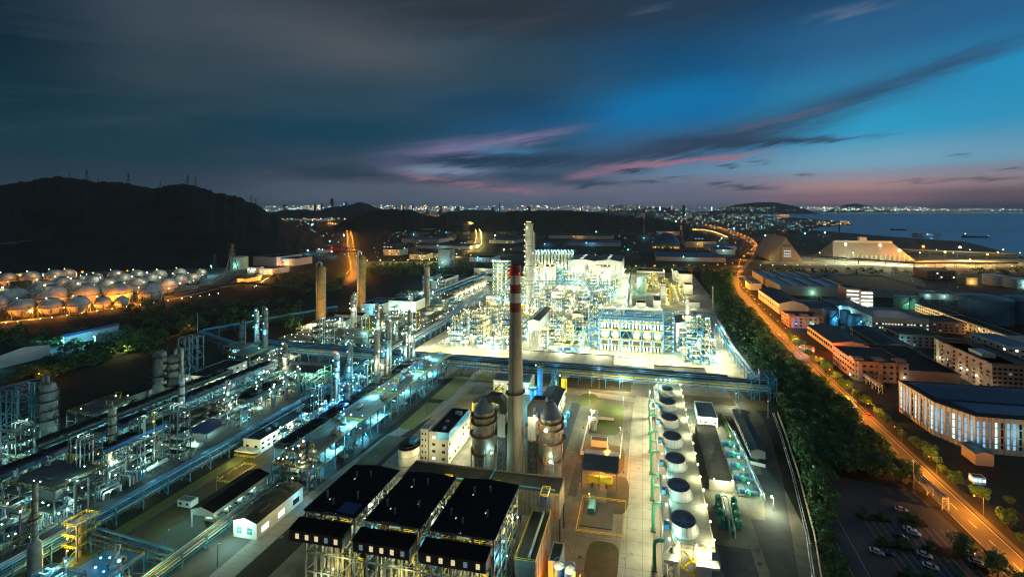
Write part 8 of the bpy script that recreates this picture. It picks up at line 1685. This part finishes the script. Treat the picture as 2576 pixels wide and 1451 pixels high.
for k, (px, pt, w, m) in enumerate(((835, 501, 5, None), (868, 509, 7, 'lit_blue'), (807, 513, 6, 'lit_warm'), (790, 515, 6, 'lit_warm'), (718, 516, 7, None), (995, 520, 7, 'lit_warm'), (1012, 514, 5, 'lit_warm'), (1036, 516, 5, 'lit_warm'), (1073, 513, 5, 'lit_warm'), (1108, 520, 7, None), (1150, 519, 8, None), (1240, 522, 6, None), (1330, 520, 8, None), (1460, 520, 6, 'lit_warm'), (1600, 518, 7, None), (1660, 518, 6, 'lit_cyan'), (1720, 517, 6, None), (1790, 519, 5, 'lit_cyan'), (1690, 515, 4, 'lit_warm'))):
    d = 11000.; a = (px - CX) / F; x, y = d * (a * CP - SP), d * (a * SP + CP); h = ZAT(pt, d); wd = w * d / F
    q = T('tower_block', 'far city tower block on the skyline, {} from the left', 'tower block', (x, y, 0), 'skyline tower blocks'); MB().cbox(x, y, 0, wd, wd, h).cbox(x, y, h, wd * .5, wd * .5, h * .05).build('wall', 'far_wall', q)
    if m: MB().box(x - wd * .3, y - wd * .5 - 6, h * .5, x + wd * .3, y - wd * .5, h * .96).build('lit_facade', m, q)
for k, (px, pb, w, h, m) in enumerate(((1166, 557, 34, 60, 'far_wall'), (1092, 546, 60, 34, 'cream_wall'), (1040, 540, 20, 40, 'far_wall'))):
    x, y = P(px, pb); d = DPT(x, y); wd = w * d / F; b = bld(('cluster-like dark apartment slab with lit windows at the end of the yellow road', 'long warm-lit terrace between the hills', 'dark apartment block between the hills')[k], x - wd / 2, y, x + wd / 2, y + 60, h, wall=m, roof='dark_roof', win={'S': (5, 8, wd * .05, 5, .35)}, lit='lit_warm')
for lab, px, pb, l in (('long dark barge without lights on the sea', 2260, 579, 34), ('cargo ship with two white lights nearer the shore', 2455, 597.5, 56)):
    x, y = P(px, pb, -2.5); d = DPT(x, y); L_ = l * d / F; q = T('cargo_ship', lab, 'ship', (x, y, -2.5)); hw = L_ * .07; c, s = math.cos(-.1), math.sin(-.1)
    R = lambda a, b: (x + a * c - b * s, y + a * s + b * c); MB().prism([R(-L_ / 2, -hw), R(L_ * .4, -hw), R(L_ / 2, 0), R(L_ * .4, hw), R(-L_ / 2, hw)], -3.5, 3.2).build('hull', 'ship_hull', q)
    MB().prism([R(-L_ * .46, -hw * .8), R(-L_ * .34, -hw * .8), R(-L_ * .34, hw * .8), R(-L_ * .46, hw * .8)], 3.2, 13).build('bridge', 'grey_wall', q); MB().prism([R(-L_ * .3, -hw * .6), R(L_ * .36, -hw * .6), R(L_ * .36, hw * .6), R(-L_ * .3, hw * .6)], 3.2, 4.6).build('hatch', 'steel_dark', q); a, b = R(-L_ * .4, 0); MB().lathe([(.5, 13), (.3, 22)], 8, a, b).build('mast', 'steel_dark', q)
    if 'lights' in lab and 'without' not in lab: bulb(q, (a, b - 2, 15), 'white', 2.2); a, b = R(L_ * .45, 0); bulb(q, (a, b, 7), 'white', 1.4)

sm = bpy.data.materials.new('steam_air'); sm.use_nodes = True; st_ = sm.node_tree; st_.nodes.clear(); pv = st_.nodes.new('ShaderNodeVolumePrincipled'); pv.inputs['Density'].default_value = .05; pv.inputs['Color'].default_value = (.95, .95, .95, 1)
vo = st_.nodes.new('ShaderNodeOutputMaterial'); st_.links.new(pv.outputs[0], vo.inputs['Volume']); MATS['steam_air'] = sm
for k, (px, py) in enumerate(((1596, 549), (1646, 549), (1716, 552))):
    d = 1980.; a = (px - CX) / F; x, y = d * (a * CP - SP), d * (a * SP + CP); z = ZAT(py, d); mb = MB()
    for j in range(5): mb.sphere((x + 7 + j * 7.5, y + (j % 2) * 3, z + 3 + j * 3.4), 4.5 + j * 1.5, 12, 8)
    tag(mb.build('steam', 'steam_air'), 'white steam plume drifting from a thin stack near the blue dome, {} from the left', 'steam', 'steam plumes', 'stuff').location = (x, y, 0)
    o = bpy.data.objects['steam' if k == 0 else 'steam.%03d' % k]; o.data.transform(__import__('mathutils').Matrix.Translation((-x, -y, 0)))
# ---------------------------------------------------------------- air
vm = bpy.data.materials.new('haze_air'); vm.use_nodes = True; vt = vm.node_tree; vt.nodes.clear()
pv = vt.nodes.new('ShaderNodeVolumePrincipled'); pv.inputs['Color'].default_value = (.80, .90, 1.0, 1); pv.inputs['Density'].default_value = HAZE
vo = vt.nodes.new('ShaderNodeOutputMaterial'); vt.links.new(pv.outputs[0], vo.inputs['Volume']); MATS['haze_air'] = vm
tag(MB().box(-60500, -1000, -4, 70500, 60500, 420).build('haze', 'haze_air'), 'thin blue evening haze over the whole plant and coast', 'haze', kind='stuff')
# ---------------------------------------------------------------- place-in-row wording for repeated things
for (g, lab), obs in AUTO.items():
    obs.sort(key=lambda o: PIX(*o.location)[0])
    for i, o in enumerate(obs): o['label'] = lab.format(ordinal(i + 1))
